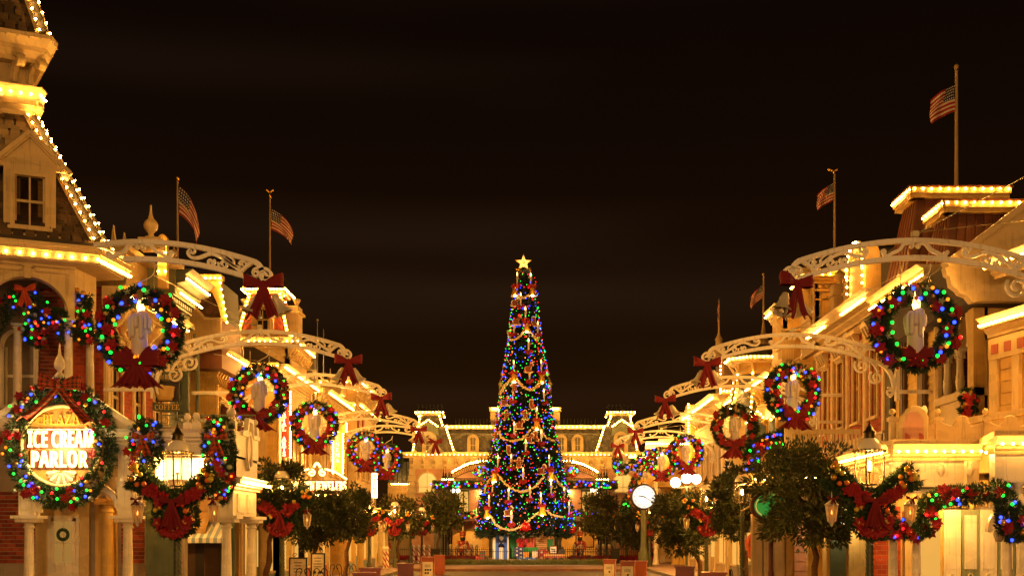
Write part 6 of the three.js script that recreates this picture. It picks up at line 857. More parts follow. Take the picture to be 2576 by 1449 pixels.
{
  const g = mk('bracket_tower', 'slim cream tower with scroll brackets and bright cap, right of the second right arch', 11.2, 49.5), f = fr(10.55, 49, 0), s = fr(10.53, 51, -90), w = 1.35;
  wall(g, f, 0, 7.8, w, 11.2, 0.2, M.yellow); wall(g, s, 0, 7.8, 2, 11.2, 0.2, M.yellow); new B().box(10.7, 7.8, -51, 10.55 + w, 11.2, -49.15).mesh('tower_body', M.yellow, g);
  new B(f).box(-0.12, 10.4, 0, w + 0.1, 10.5, 0.1).box(-0.06, 8.6, 0, 0.12, 10.4, 0.06).box(w - 0.12, 8.6, 0, w + 0.02, 10.4, 0.06).mesh('tower_trim', M.cream, g); cornice(g, f, -0.3, w + 0.3, 11.0, 0.4, 0.5, M.cream, { far: true, gap: 0.13, light: 8 }); cornice(g, s, 0, 2.3, 11.0, 0.4, 0.5, M.cream, { far: true, gap: 0.2, light: 5 });
  const sb = new B(f); band(sb, [V(-0.36, 11.0), V(-0.33, 10.7), V(-0.2, 10.5), V(-0.18, 10.3), V(-0.02, 10.0)], 0.16, 0.2); sb.mesh('scroll_bracket', M.cream, g); for (let i = 0; i < 12; i++) new B(f).box(0.08 + i * 0.1, 10.85, 0, 0.13 + i * 0.1, 10.97, 0.04).mesh('dentil', M.cream, g);
  new B(f).lathe([[0.03, 8.3], [0.1, 8.55], [0.03, 8.9], [0.02, 9.15], [0, 9.2]], 0.6, 0, 0.1, 12).mesh('finial', M.ivory, g);
  const aw = new B(); for (let i = 0; i < 14; i++) { const x = PX(1957, 49) + i * 0.05; new B(fr(0, 48.9, 0)).ext([[x, PY(905, 49)], [x + 0.044, PY(905, 49)], [x + 0.044 + (14 - i) * 0.0, PY(833 + i * 1.2 * 0 + Math.max(0, 12 - i) * 4.2, 49)], [x, PY(833 + Math.max(0, 12 - i) * 4.2, 49)]], 0.04).mesh('awning_stripe', i % 2 ? M.yellow : M.cream, g); }
}
{ // octagonal turret
  const cx = 10.85, d = 56, g = thing('turret_house', 'corner house with octagonal slate turret, bulb-lit ribs, and flagpole', 'building', [cx, 0, -d]), oct = (r0, y0, r1, y1) => { const c = new THREE.CylinderGeometry(r1, r0, y1 - y0, 8, 1).rotateY(Math.PI / 8).toNonIndexed(); c.computeVertexNormals(); c.translate(cx, (y0 + y1) / 2, -d); return c; };
  new B().add(oct(1.48, 10.28, 0.25, 11.0)).mesh('turret_roof', M.slate, g); new B().add(oct(1.36, 10.0, 1.46, 10.1)).add(oct(1.5, 10.1, 1.54, 10.28)).mesh('turret_cornice', M.cream, g); new B().add(oct(1.02, 9.5, 1.02, 10.0)).mesh('turret_frieze', M.yellow, g);
  new B().add(oct(1.6, 7.4, 1.18, 8.4)).add(oct(1.18, 8.4, 1.0, 9.5)).mesh('turret_slates', M.slateblue, g); new B().add(oct(1.55, 3.2, 1.55, 7.4)).mesh('turret_wall', M.cream, g);
  const cr = (k, r, y) => V(cx + r * Math.sin(Math.PI / 8 + k * Math.PI / 4), y, -d + r * Math.cos(Math.PI / 8 + k * Math.PI / 4));
  for (let k = -3; k < 3; k++) { for (const [r0, y0, r1, y1] of [[1.62, 7.4, 1.2, 8.4], [1.2, 8.4, 1.03, 9.5]]) { new B().bar(cr(k, r0, y0), cr(k, r1, y1), 0.12, 0.08).mesh('turret_rib', M.cream, g); bulbs(g, cr(k, r0 + 0.06, y0), cr(k, r1 + 0.06, y1), 0.26, { far: true, r: 0.048 }); } bulbs(g, cr(k, 1.55, 10.2), cr(k + 1, 1.55, 10.2), 0.2, { far: true, r: 0.045, out: cr(k, 1, 0).add(cr(k + 1, 1, 0)).sub(V(2 * cx, 0, -2 * d)).normalize(), light: 5 }); new B().bar(cr(k, 1.0, 9.55), cr(k, 1.35, 10.05), 0.08, 0.14).mesh('turret_bracket', M.cream, g); }
  new B().lathe([[0.42, 10.95], [0.45, 11.05], [0.25, 11.15], [0.16, 11.3], [0.22, 11.38], [0.12, 11.5], [0.09, 11.7], [0.05, 12], [0.04, PY(695, d)], [0, PY(695, d)]], PX(1922, d), 0, -d, 14).sph(PX(1921, d), PY(690, d), -d, 0.06).mesh('flagpole', M.tan, g); for (let k = 0; k < 6; k++) new B().sph(cx + 0.4 * Math.cos(k), 11.05, -d + 0.4 * Math.sin(k), 0.12, 8, 6).mesh('crown_knob', M.tan, g);
  const m = fr(10.6, 61, -90); front(g, m, 11, 8.9, [{ y: 5.0, h: 1.9, w: 0.8, n: 6, course: 4.2 }], { wm: M.cream, tm: M.yellow, cor: [0.6, 0.5], brackets: 14, far: true, gap: 0.22, light: 8, depth: 4, bot: 3.2 });
  for (const [px, py, dd] of [[1905, 1070, 53], [1968, 1062, 50.5]]) { const a = at(px, py, dd), f = mat4(a.x, a.y, a.z); new B(f).ext([[-0.4, -0.7], [0.4, -0.7], [0.4, 0.1], [0, 0.45], [-0.4, 0.1]], 0.7, mat4(0, 0, -0.7)).mesh('dormer', M.blue, g); const v = new B(f); for (let i = 0; i < 7; i++) v.bx(0, -0.35 + i * 0.09, 0.02, 0.42 - Math.abs(i - 3) * 0.05, 0.05, 0.03, 0, 0.5); v.mesh('louvre', M.sage, g); new B(f).bar(V(-0.55, 0.02, 0.05), V(0, 0.55, 0.05), 0.1, 0.16).bar(V(0.55, 0.02, 0.05), V(0, 0.55, 0.05), 0.1, 0.16).mesh('dormer_rake', M.yellow, g); bulbs(g, V(a.x - 0.5, a.y + 0.1, a.z + 0.15), V(a.x, a.y + 0.6, a.z + 0.15), 0.16, { far: true, r: 0.045 }); bulbs(g, V(a.x + 0.5, a.y + 0.1, a.z + 0.15), V(a.x, a.y + 0.6, a.z + 0.15), 0.16, { far: true, r: 0.045, out: V(-0.5, 0, 1), light: 4 }); }
  const st = new B(); for (let i = 0; i < 9; i++) { const a = at(1935 + i * 7, 1130, 49.6); st.m = null; new B().ext([[a.x, 4.6], [a.x + 0.07, 4.6], [a.x + 0.5, 6.0], [a.x + 0.43, 6.0]], 0.04, mat4(0, 0, -49.6)).mesh('awning_stripe', i % 2 ? M.yellow : M.brown, g); }
}
{
  const g = mk('dark_tower_house', 'house with small dark square tower and bulb strings, right of the farthest flags', 10.6, 66), m = fr(10.2, 74, -90), d = 62, f = fr(PX(1812, d), d, 0);
  front(g, m, 12.5, 9.3, [{ y: 5.0, h: 1.9, w: 0.9, n: 6, course: 4.2, trim: M.white }], { wm: M.yellow, tm: M.cream, cor: [0.8, 0.55], brackets: 14, far: true, gap: 0.22, light: 9, depth: 4, bot: 3.2 });
  new B(f).box(0, 8.5, -1.4, 0.95, 11.2, 0).mesh('tower_body', M.brown, g); new B(f).box(-0.1, 11.2, -1.5, 1.05, 11.35, 0.1).box(-0.06, 9.3, -1.4, 1.0, 9.45, 0.08).mesh('tower_trim', M.tan, g); bulbsM(g, f, [0.02, 8.6, 0.06], [0.02, 11.2, 0.06], 0.2, { far: true, r: 0.05, light: 5 }); bulbsM(g, f, [0.02, 9.5, 0.12], [1.0, 9.5, 0.12], 0.16, { far: true, r: 0.05 });
  new B(f).lathe([[0.28, 11.35], [0.3, 11.6], [0.2, 11.9], [0.16, 12.2], [0.22, 12.3], [0.1, 12.5], [0.05, 12.7], [0.04, PY(750, d)], [0, PY(750, d)]], PX(1810, d) - PX(1812, d) + 0.1, 0, -0.7, 12).mesh('flagpole', M.tan, g);
  const q = fr(PX(1741, 72), 72, 0); new B(q).box(-0.25, 6.5, -1, 0.9, 9.9, -0.02).mesh('end_wall', M.yellow, g); for (const x of [-0.22, 0.4, 0.8]) bulbsM(g, q, [x, 6.6, 0.04], [x, 9.9, 0.04], 0.18, { far: true, r: 0.055, light: 4, out: x < 0 ? [0, 0, 1] : false }); new B(q).box(0, 7.4, 0, 0.8, 7.9, 0.05).mesh('wall_sign', M.maroon, g);
  const lv = new B(f); for (let i = 0; i < 9; i++) lv.bx(-0.9 + i * 0.1, 9.9 + i * 0.05, -0.2, 0.03, 0.8, 0.3, 0, 0, -0.5); lv.mesh('fire_stair', M.brown, g);
}
{ // corner house at the far right with globes
  const g = mk('end_house_right', 'far right corner house with bright stepped cornice above the clock', 11, 80), f = fr(9.2, 82, 0), s = fr(9.2, 86, -90), X = (p, d) => PX(p, d);
  front(g, f, 6, 8.6, [{ y: 4.3, h: 1.8, w: 0.9, n: 2, pane: M.litpane }], { wm: M.yellow, tm: M.cream, cor: [0.6, 0.5], brackets: 8, far: true, gap: 0.24, light: 9, depth: 3 });
  const c1 = fr(PX(1632, 79), 79, 0); new B(c1).box(0, 5.2, -2.5, 3.2, 8.1, -0.05).mesh('bay', M.yellow, g); cornice(g, c1, -0.2, 3.3, 7.75, 0.4, 0.45, M.cream, { far: true, gap: 0.15, light: 10 });
  const c2 = fr(PX(1575, 76), 76, 24); cornice(g, c2, 0, 2.1, 6.75, 0.5, 0.35, M.white, { far: true, gap: 0.14, light: 9 }); new B(c2).box(0, 6.1, -0.6, 2.1, 6.75, 0).mesh('canopy_face', M.ivory, g);
  for (const px of [1697, 1727]) piece('column', colGeo(6.1, 0.14), M.ivory, g, mat4(PX(px, 76) - 1.9, 0, -76.3));
  for (let i = 0; i < 4; i++) piece('column', colGeo(5.5, 0.13), M.yellow, g, mat4(PX(1700 + i * 9, 76), 0, -76.6));
}
{ const g = thing('globe_lamps', 'cluster of white glowing globe lamps below the far right wreaths', 'lamp', [PX(1728, 60), PY(1230, 60), -60]); new B().cyl(V(PX(1728, 60), 0, -60), V(PX(1728, 60), PY(1222, 60), -60), 0.07, 0.05, 10).bar(V(PX(1700, 60), PY(1228, 60), -60), V(PX(1756, 60), PY(1222, 60), -60), 0.05).mesh('post', M.greenpost, g); for (const [x, y, r] of [[1700, 1214, 0.26], [1728, 1203, 0.27], [1752, 1205, 0.25]]) { const p = at(x, y, 60); new B().sph(p.x, p.y, p.z, r, 16, 12).mesh('globe_lamp', M.globe, g); } const l = new THREE.PointLight(new THREE.Color(1, 0.7, 0.3), 30); l.name = 'globe_lamp'; l.position.copy(at(1728, 1206, 59.5)); l.shadow.radius = 8; l.castShadow = true; scene.add(l); }
litGarland('lit_garland', 'lit garland swagged under the white canopy left of the far right wreaths', [at(1552, 1150, 75), at(1560, 1185, 75), at(1595, 1168, 75), at(1625, 1150, 75), at(1650, 1140, 75), at(1660, 1170, 75)], { seed: 340, n: 700, bulbsN: 40, rad: 0.3, flowers: 8, scale: 1.6, bsz: 0.055 });
litGarland('lit_garland', 'long green garland drooping below the canopy beside the white column', [at(1625, 1170, 75), at(1600, 1205, 75), at(1590, 1235, 75), at(1575, 1265, 75), at(1568, 1290, 75)], { seed: 341, n: 400, bulbsN: 12, rad: 0.22, flowers: 5, scale: 1.6, bsz: 0.055 });
litGarland('lit_garland', 'lit garland trailing over the fence behind the right tree crown', [at(1985, 1085, 40), at(1960, 1105, 40), at(1930, 1112, 40), at(1905, 1125, 40), at(1890, 1150, 40), at(1895, 1180, 40)], { seed: 342, n: 900, bulbsN: 34, rad: 0.24, flowers: 8, scale: 1.4, bsz: 0.042 });
{ // terrace railing behind the right tree
  const g = mk('terrace', 'cream terrace with picket railing above the nearest right tree crown', 9.5, 37), m = fr(PX(1985, 37.5), 37.5, 0), w = PX(2165, 37.5) - PX(1985, 37.5), b = new B(m);
  new B(m).box(0, 2.9, -2.5, w + 1.2, 4.3, -0.05).mesh('terrace_base', M.tan, g); new B(m).box(-0.05, PY(1092, 37.5), -0.06, w, PY(1080, 37.5), 0.06).mesh('handrail', M.cream, g); const pk = new B().box(-0.03, 4.3, -0.02, 0.03, PY(1092, 37.5), 0.02).geo(); for (let i = 0; i <= 18; i++) piece('picket', pk, M.cream, g, mul(m, mat4(0.05 + i * w / 18.5, 0, 0))); new B(m).box(-0.12, 3.9, -0.1, 0.1, PY(1078, 37.5) + 0.02, 0.12).mesh('post', M.cream, g); piece('ball_finial', ballGeo, M.cream, g, mul(m, mat4(0, PY(1078, 37.5), 0)));
  bulbs(g, V(PX(1900, 37), PY(1207, 37), -37), V(PX(2130, 37), PY(1198, 37), -37), 0.3, { far: true, r: 0.045, out: V(0, 0, 1), light: 6 }); new B().box(PX(1880, 37.2), PY(1215, 37), -39, PX(2140, 37), PY(1190, 37), -37.1).mesh('canopy', M.cream, g);
  for (const px of [1905, 1933, 1960, 1990]) new B().box(PX(px, 38) - 0.16, 0, -38.2, PX(px, 38) + 0.16, 2.7, -37.9).mesh('porch_post', M.tan, g); new B().box(PX(2090, 37.6), 0, -38, PX(2130, 37.6), 3, -37.6).mesh('green_door', M.green, g); new B().box(PX(2010, 37.8), 0, -38.2, PX(2090, 37.8), 3, -37.85).mesh('wall', M.yellow, g); for (let i = 0; i < 8; i++) new B().box(PX(2000, 37.8), 0.3 + i * 0.3, -37.85, PX(2030, 37.8), 0.57 + i * 0.3, -37.8).mesh('board', M.pink, g);
  const gl = at(2122, 1310, 37.4); new B().sph(gl.x, gl.y, gl.z, 0.14).mesh('globe_lamp', M.globe, g); const l = new THREE.PointLight(new THREE.Color(1, 0.75, 0.4), 8); l.name = 'globe_lamp'; l.position.copy(gl); l.castShadow = true; scene.add(l);
}
// lower storeys and shops along the right pavement
{ const specs = [[45.6, 3, 7.8, 'yellow posted', M.ochre, M.yellow], [55.5, 3, 9.3, 'grey glass', M.grey, M.cream], [69, 4, 13, 'long cream', M.tan, M.cream]];
  specs.forEach(([d, n, w, nm, base, col], i) => { const g = mk('shop_building', `${nm} lit shop front on the right pavement, ${['behind the bare street lamp', 'with the round brick arch window', 'behind the clock'][i]}`, 9.6, d - w / 2, 'shop'), m = fr(9.5, d, -90); shopfront(g, m, w, n, { base, col }); new B(m).box(0, 3.5, -2.5, w, 3.6, 0.25).mesh('canopy_roof', M.roofdark, g); new B(m).box(w - 0.04, 0, -3, w + 0.02, 3.5, -0.1).mesh('side_wall', col, g); bulbsM(g, m, [0.1, 3.36, 0.33], [w - 0.1, 3.36, 0.33], 0.28, { far: true, r: 0.04, light: 4 }); if (i === 1) { const a = new THREE.Shape(); a.absarc(0, 0, 0.62, 0, 6.283); const h = new THREE.Path(); h.absarc(0, 0, 0.5, 0, Math.PI * 2, true); a.holes.push(h); new B(fr(9.0, 46, 0, 1.6)).ext(a, 0.2).mesh('round_arch', M.redwood, g); new B(fr(9.0, 46.05, 0, 1.6)).add(new THREE.CylinderGeometry(0.5, 0.5, 0.05, 24), mat4(0, 0, 0, 0, Math.PI / 2)).mesh('round_brick_panel', M.brick, g); new B().box(8.2, 0, -46.5, 9.7, 0.9, -46).mesh('stone_base', M.grey, g); } }); }
// ---------------------------------------------------------------- railway station at the end of the street
{
  const d = 100, ax = PX(1321, d), g = thing('station', 'long station building with mansard roof, bulb-outlined end towers and iron canopies', 'station', [ax, 0, -d]), X = (p) => PX(p, d), Y = (p) => PY(p, d), f = fr(0, d, 0);
  const holes = []; for (const s of [-1, 1]) holes.push([ax + s * 5.2 - 1.75, 0.02, ax + s * 5.2 + 1.75, 1.3, true]);
  const w0 = X(1033), w1 = X(1609);
  { const sh = asShape(w0, 0, w1, Y(1178)); for (const s of [-1, 1]) { const c = ax + s * 4.75, p = new THREE.Path(); p.moveTo(c - 1.75, 0.02); p.lineTo(c + 1.75, 0.02); p.lineTo(c + 1.75, 1.35); p.absellipse(c, 1.35, 1.75, 1.0, 0, Math.PI, false); p.lineTo(c - 1.75, 0.02); sh.holes.push(p); } sh.holes.push(rectPath(ax - 2, 0.02, ax + 2, 2.4)); for (const px of [1074, 1568]) sh.holes.push(rectPath(X(px) - 0.75, Y(1238), X(px) + 0.75, Y(1212), true)); new B(f).ext(sh, 0.5, mat4(0, 0, -0.5)).mesh('wall', M.peach, g); }
  new B(f).box(w0, 0, -8, w1, Y(1180), -6).box(w0, 3.2, -6, w1, 7.6, -0.55).box(w0, 0, -6, w0 + 0.3, 3.2, -0.5).box(w1 - 0.3, 0, -6, w1, 3.2, -0.5).mesh('building_body', M.tan, g);
  new B(f).box(w0 + 0.4, 0.02, -5.98, w1 - 0.4, 3.19, -5.9).mesh('hall_wall', M.yellow, g); new B(f).box(w0, -0.02, -6, w1, 0.14, -0.2).mesh('hall_floor', M.kerb, g);
  for (const s of [-1, 1]) { const l = new THREE.PointLight(new THREE.Color(1, 0.5, 0.11), 26); l.name = 'unseen_hall_lamp_bulb'; l.position.set(ax + s * 4.9, 2.6, -d - 3); l.castShadow = true; scene.add(l); new B().sph(ax + s * 4.9, 2.6, -d - 3, 0.12).mesh('unseen_hall_lamp_bulb', M.globe, g); }  // unseen lamps inside, placed to light the hall behind the arches
  new B(f).box(X(1455), 0.9, -5.9, X(1505), 2.35, -5.84).mesh('framed_map', M.dark, g); new B(f).box(X(1458), 1.0, -5.84, X(1502), 2.25, -5.82).mesh('framed_map', M.ochre, g); for (let i = 0; i < 3; i++) new B(f).box(X(1517), 0.8 + i * 0.62, -5.9, X(1538), 1.35 + i * 0.62, -5.82).mesh('framed_picture', M.ochre, g); new B(f).box(X(1165), 0.3, -5.9, X(1205), 2.2, -5.85).mesh('ticket_window', M.cream, g);
  // quoins, frieze, brackets, cornice
  for (const px of [1036, 1148, 1494, 1606]) for (let i = 0; i < 9; i++) new B(f).box(X(px) - (i % 2 ? 0.32 : 0.24), 2.9 + i * 0.52, -0.02, X(px) + (i % 2 ? 0.32 : 0.24), 3.38 + i * 0.52, 0.06).mesh('quoin', M.cream, g);
  new B(f).box(w0 - 0.1, Y(1180), -0.4, w1 + 0.1, Y(1152), 0.05).mesh('frieze', M.cream, g);
  const brG = new B().ext([[0, 0], [0.16, 0.1], [0.2, 0.35], [0.55, 0.6], [0.6, 0.85], [0, 0.85]], 0.26, mat4(0, 0, 0.13, -Math.PI / 2)).geo();
  for (let i = 0; i <= 20; i++) { const x = w0 + 0.2 + (w1 - w0 - 0.4) * i / 20; piece('bracket', brG, M.cream, g, mul(f, mat4(x, Y(1178), 0.05))); if (i < 20) new B(f).box(x + 0.28, Y(1174), 0.05, x + 0.66, Y(1158), 0.09).mesh('frieze_panel', M.cream, g); }
  cornice(g, f, w0 - 0.7, w1 + 0.7, Y(1152), 0.75, 0.45, M.cream, { far: true, gap: 0.36, light: 5, row: 0.5 });
  // mansard with arched dormers
  const roofY0 = Y(1140), roofY1 = Y(1077); new B(f).ext([[X(1140), roofY0], [X(1502), roofY0], [X(1498), roofY1], [X(1144), roofY1]], 5, mat4(0, 0, -6.2, 0, 0)).mesh('roof_core', M.slate, g);
  new B(f).ext([[w0 - 0.6, Y(1147)], [w1 + 0.6, Y(1147)], [w1 - 0.2, roofY0 + 0.03], [w0 + 0.2, roofY0 + 0.03]], 1.2, mat4(0, 0, -1.22)).mesh('lower_roof', M.roofdark, g);
  { const q = new THREE.BufferGeometry(), y0 = roofY0, y1 = roofY1; q.setAttribute('position', new THREE.Float32BufferAttribute([X(1130), y0, -0.1, X(1512), y0, -0.1, X(1512), y1, -1.15, X(1130), y0, -0.1, X(1512), y1, -1.15, X(1130), y1, -1.15], 3)); q.computeVertexNormals(); new B(f).add(q).mesh('mansard_slates', M.slate, g); }
  new B(f).box(X(1120), Y(1077), -1.6, X(1522), Y(1067), -0.85).mesh('roof_curb', M.cream, g); bulbs(g, V(X(1124), Y(1072), -d - 0.78), V(X(1518), Y(1072), -d - 0.78), 0.36, { far: true, r: 0.06, out: V(0, 0, 1), light: 4 });
  const crest = (x0, x1, y0, h, z) => { const b = new B(f), n = Math.round((x1 - x0) / 0.3); for (let i = 0; i <= n; i++) { const x = x0 + (x1 - x0) * i / n; b.box(x - 0.018, y0, z, x + 0.018, y0 + h, z + 0.03); if (i < n) b.add(new THREE.TorusGeometry(0.13, 0.022, 4, 10), mat4(x + 0.15, y0 + h * 0.45, z)); b.bx(x, y0 + h, z + 0.01, 0.06, 0.1, 0.03, 0, 0, 0.78); } b.box(x0, y0, z, x1, y0 + 0.04, z + 0.03); b.mesh('iron_cresting', M.iron, g); };
  crest(X(1144), X(1500), Y(1067), 0.48, -1.2);
  for (const px of [1190, 1270, 1372, 1412, 1453].slice(0)) { if (px === 1372) continue; const m = mul(f, mat4(X(px), 0, 0.25)); new B(m).ext(asShape(-0.48, Y(1136), 0.48, Y(1108), true), 1.0, mat4(0, 0, -1)).mesh('dormer', M.cream, g); windowPart(g, m, 0, Y(1134), 0.5, Y(1108) - Y(1134), { arch: true, trim: M.cream, hood: false, pane: M.curtain, deep: -0.02 }); }
  // end towers
  for (const s of [-1, 1]) {
    const P = (p) => ax + s * (X(1321) - X(p)), tm = (a, b) => [Math.min(a, b), Math.max(a, b)], B4 = [[P(1143), roofY0], [P(1037), roofY0], [P(1048), Y(1072)], [P(1120), Y(1072)]];
    const fs = (b, pts, dep, z) => b.ext(s < 0 ? pts : pts.slice().reverse(), dep, mat4(0, 0, z));
    fs(new B(f), [[P(1037), roofY0], [P(1143), roofY0], [P(1121), Y(1072)], [P(1050), Y(1072)]].map((q) => q), 3, -2.9).mesh('tower_roof', M.slate, g);
    fs(new B(f), [[P(1052), Y(1072)], [P(1118), Y(1072)], [P(1107), Y(1046)], [P(1057), Y(1046)]], 2.4, -2.5).mesh('tower_cap', M.slate, g);
    const [cx0, cx1] = tm(P(1046), P(1115)); new B(f).box(cx0 + 0.2, Y(1046), -2.6, cx1 - 0.2, Y(1041), 0.02).box(cx0, Y(1041), -2.8, cx1, Y(1035), 0.22).mesh('tower_cornice', M.cream, g);
    const L = (a, b, z, gp = 0.26) => { const A = V(a[0], a[1], -d + z), Bq = V(b[0], b[1], -d + z); new B().bar(A.clone().add(V(0, 0, -0.06)), Bq.clone().add(V(0, 0, -0.06)), 0.18, 0.08).mesh('lit_board', M.cream, g); bulbs(g, A, Bq, gp, { far: true, r: 0.06, out: V(0, 0, 1), light: 3 }); };
    L([cx0, Y(1038)], [cx1, Y(1038)], 0.32, 0.3); L([P(1057), Y(1047)], [P(1053), Y(1070)], 0.2); L([P(1105), Y(1047)], [P(1113), Y(1070)], 0.2); L([P(1050), Y(1073)], [P(1038), Y(1139)], 0.25); L([P(1121), Y(1073)], [P(1143), Y(1139)], 0.25); L([P(1054), Y(1073)], [P(1078), Y(1057)], 0.32); L([P(1078), Y(1057)], [P(1101), Y(1073)], 0.32);
    L([P(1046), Y(1040)], [P(1054), Y(1048)], 0.25); L([P(1114), Y(1040)], [P(1118), Y(1050)], 0.1);
    const [kx0, kx1] = tm(P(1052), P(1110)); crest(kx0, kx1, Y(1035), 0.55, -0.3); crest(kx0, kx1, Y(1035), 0.55, -2.0);
    fs(new B(f), [[P(1052), Y(1095)], [P(1104), Y(1095)], [P(1101), Y(1077)], [P(1078), Y(1062)], [P(1055), Y(1077)]], 0.2, 0.0).mesh('tower_gable', M.sage, g);
    const m = mul(f, mat4(P(1080), 0, 0.25)); new B(m).ext(asShape(-0.6, Y(1139), 0.6, Y(1104), true), 0.5, mat4(0, 0, -0.5)).mesh('dormer', M.cream, g); windowPart(g, m, 0, Y(1137), 0.62, Y(1104) - Y(1137), { arch: true, trim: M.cream, hood: true, pane: M.curtain, deep: -0.02 });
    for (const q of [1041, 1141]) new B(f).add(new THREE.CylinderGeometry(0.28, 0.28, 0.5, 16, 1, false, 0, Math.PI), mat4(P(q), roofY0, 0.1, 0, Math.PI / 2, 0)).mesh('acroterion', M.cream, g);
    new B(f).box(...(() => { const [a, b] = tm(P(1045), P(1051)); return [a, Y(1072), -1.5, b, Y(1060), -0.9]; })()).mesh('chimney', M.yellow, g);
    // lit arched window of the end bay
    windowPart(g, f, P(1074), Y(1238), 1.5, Y(1212) - Y(1238), { arch: true, trim: M.cream, pane: M.litpane, bars: 1 });
    // iron canopy: arched glass gable, dark beam, columns with finials
    const c0 = P(1145), c1 = P(1206), bc = []; const arc = (t) => V(c0 + (c1 - c0) * t, Y(1195) + (Y(1172) - Y(1195)) * Math.sin(t * Math.PI / 2), 0);
    const ca = new B(mul(f, mat4(0, 0, 3.2))); const pts = []; for (let i = 0; i <= 14; i++) pts.push(arc(i / 14)); ca.tube(pts, 0.09, 40, 6); const inner = pts.map((p, i) => V(p.x, p.y - 0.45 - 0.12 * (i / 14), 0)); ca.tube(inner, 0.05, 40, 6); for (let i = 1; i < 14; i += 1) ca.cyl(pts[i], inner[Math.min(14, i + 1)], 0.02, 0.02, 4); ca.mesh('canopy_arch', M.bronze, g);
    const gl = new B(mul(f, mat4(0, 0, 3.15))); const gs = inner.map((p) => [p.x, p.y]); gl.ext(s < 0 ? [[c0, Y(1212)], [c1, Y(1212)], ...gs.slice().reverse()] : [[c1, Y(1212)], [c0, Y(1212)], ...gs], 0.04); gl.mesh('canopy_glass', M.pink, g);
    for (let i = 0; i <= 12; i++) bc.push(arc(i / 12).add(V(0, 0.1, -d + 3.35))); { const bb = new B(); for (const p of bc) bb.add(bulbLow, mat4(p.x, p.y, p.z, 0, 0, 0, 0.07)); bb.mesh('bulb_row', M.bulbfar, g, { kind: 'stuff' }); }
    const [bx0, bx1] = tm(P(1094), P(1218)); new B(f).box(bx0, Y(1231), 2.9, bx1, Y(1212), 3.2).box(bx0, Y(1233), 0, bx1, Y(1229), 3.2).mesh('canopy_beam', M.bronze, g); const sc = new B(mul(f, mat4(0, 0, 3.22))); for (let i = 0; i < 16; i++) sc.add(new THREE.TorusGeometry(0.11, 0.02, 4, 8, Math.PI), mat4(c0 + (c1 - c0) * (i + 0.5) / 16, Y(1211), 0)); sc.mesh('canopy_fringe', M.iron, g);
    const [ux0, ux1] = tm(P(1204), P(1250)); new B(f).box(ux0, Y(1173), 2.2, ux1, Y(1163), 3.4).mesh('upper_canopy', M.bronze, g); bulbs(g, V(ux0, Y(1166), -d + 3.46), V(ux1, Y(1166), -d + 3.46), 0.24, { far: true, r: 0.055, out: V(0, 0, 1), light: 3 });
    const fn = new B(mul(f, mat4(0, 0, 3.1))); for (let i = 0; i < 6; i++) fn.add(new THREE.ConeGeometry(0.06, 0.4, 5), mat4(ux0 + (ux1 - ux0) * (i + 0.5) / 6, Y(1158), 0)); fn.mesh('canopy_finial', M.iron, g);
    const pc = new B(mul(f, mat4(0, 0, 3.2))); for (const q of [1122, 1128, 1136, 1142]) pc.cyl(V(P(q), 0, (q % 4) * 0.1 - 0.1), V(P(q), Y(1210), (q % 4) * 0.1 - 0.1), 0.07, 0.06, 8).lathe([[0.16, Y(1215)], [0.2, Y(1208)], [0.12, Y(1204)], [0.06, Y(1200)], [0.09, Y(1198)], [0.03, Y(1192)], [0, Y(1180) - (q % 3) * 0.2]], P(q), 0, 0, 8); const [p0, p1] = tm(P(1119), P(1146)); pc.box(p0, Y(1224), -0.25, p1, Y(1212), 0.25); pc.mesh('iron_column', M.iron, g);
    bulbs(g, V(p0, Y(1211), -d + 3.5), V(p1, Y(1211), -d + 3.5), 0.18, { far: true, r: 0.05 });
    // balcony with doors, sconce and notice
    const dr = new B(f); const [d0, d1] = tm(P(1140), P(1180)); dr.box(d0, Y(1292), -0.02, d1, Y(1232), 0.06); dr.mesh('door_case', M.green, g); for (let i = 0; i < 3; i++) new B(f).box(d0 + 0.1 + i * (d1 - d0 - 0.1) / 3, Y(1290), 0.06, d0 + i * (d1 - d0 - 0.1) / 3 + (d1 - d0) / 3 - 0.02, Y(1237), 0.08).mesh('door_window', M.litpane, g);
    const sx = P(1213); new B(f).sph(sx, Y(1240), 0.35, 0.19, 12, 8).mesh('sconce_globe', M.globe, g); new B(f).cyl(V(sx, Y(1256), 0), V(sx, Y(1246), 0.3), 0.04).mesh('sconce_arm', M.bronze, g); new B(f).ext(asShape(P(1218) - 0.4, Y(1282), P(1218) + 0.4, Y(1262)), 0.06, mat4(0, 0, 0)).mesh('notice_frame', M.black, g); new B(f).box(P(1218) - 0.33, Y(1280), 0.06, P(1218) + 0.33, Y(1264), 0.07).mesh('notice', M.white, g);
    const sl = new THREE.PointLight(new THREE.Color(1, 0.5, 0.11), 9); sl.name = 'sconce_globe'; sl.position.set(sx, Y(1240), -d + 0.35); sl.castShadow = true; scene.add(sl);
    new B(f).box(bx0, Y(1312), 0, bx1, Y(1306), 2.8).mesh('balcony_slab', M.tan, g); const rl = new B(mul(f, mat4(0, 0, 2.75))); rl.box(bx0, Y(1290), 0, bx1, Y(1288), 0.05); for (let x = bx0; x < bx1; x += 0.16) rl.box(x, Y(1306), 0, x + 0.03, Y(1290), 0.03); rl.mesh('balcony_railing', M.iron, g);
    for (const q of [1178, 1165]) { new B(f).sph(P(q - 22), Y(1237), 2.4, 0.17, 10, 8).mesh('globe_lamp', M.globe, g); }
    const ap = new THREE.Shape(); const c = ax + s * 4.75; ap.absellipse(c, 1.35, 1.95, 1.2, 0, Math.PI, false); ap.absellipse(c, 1.35, 1.75, 1.0, Math.PI, 0, true); new B(f).ext(ap, 0.1).mesh('arch_moulding', M.tan, g);
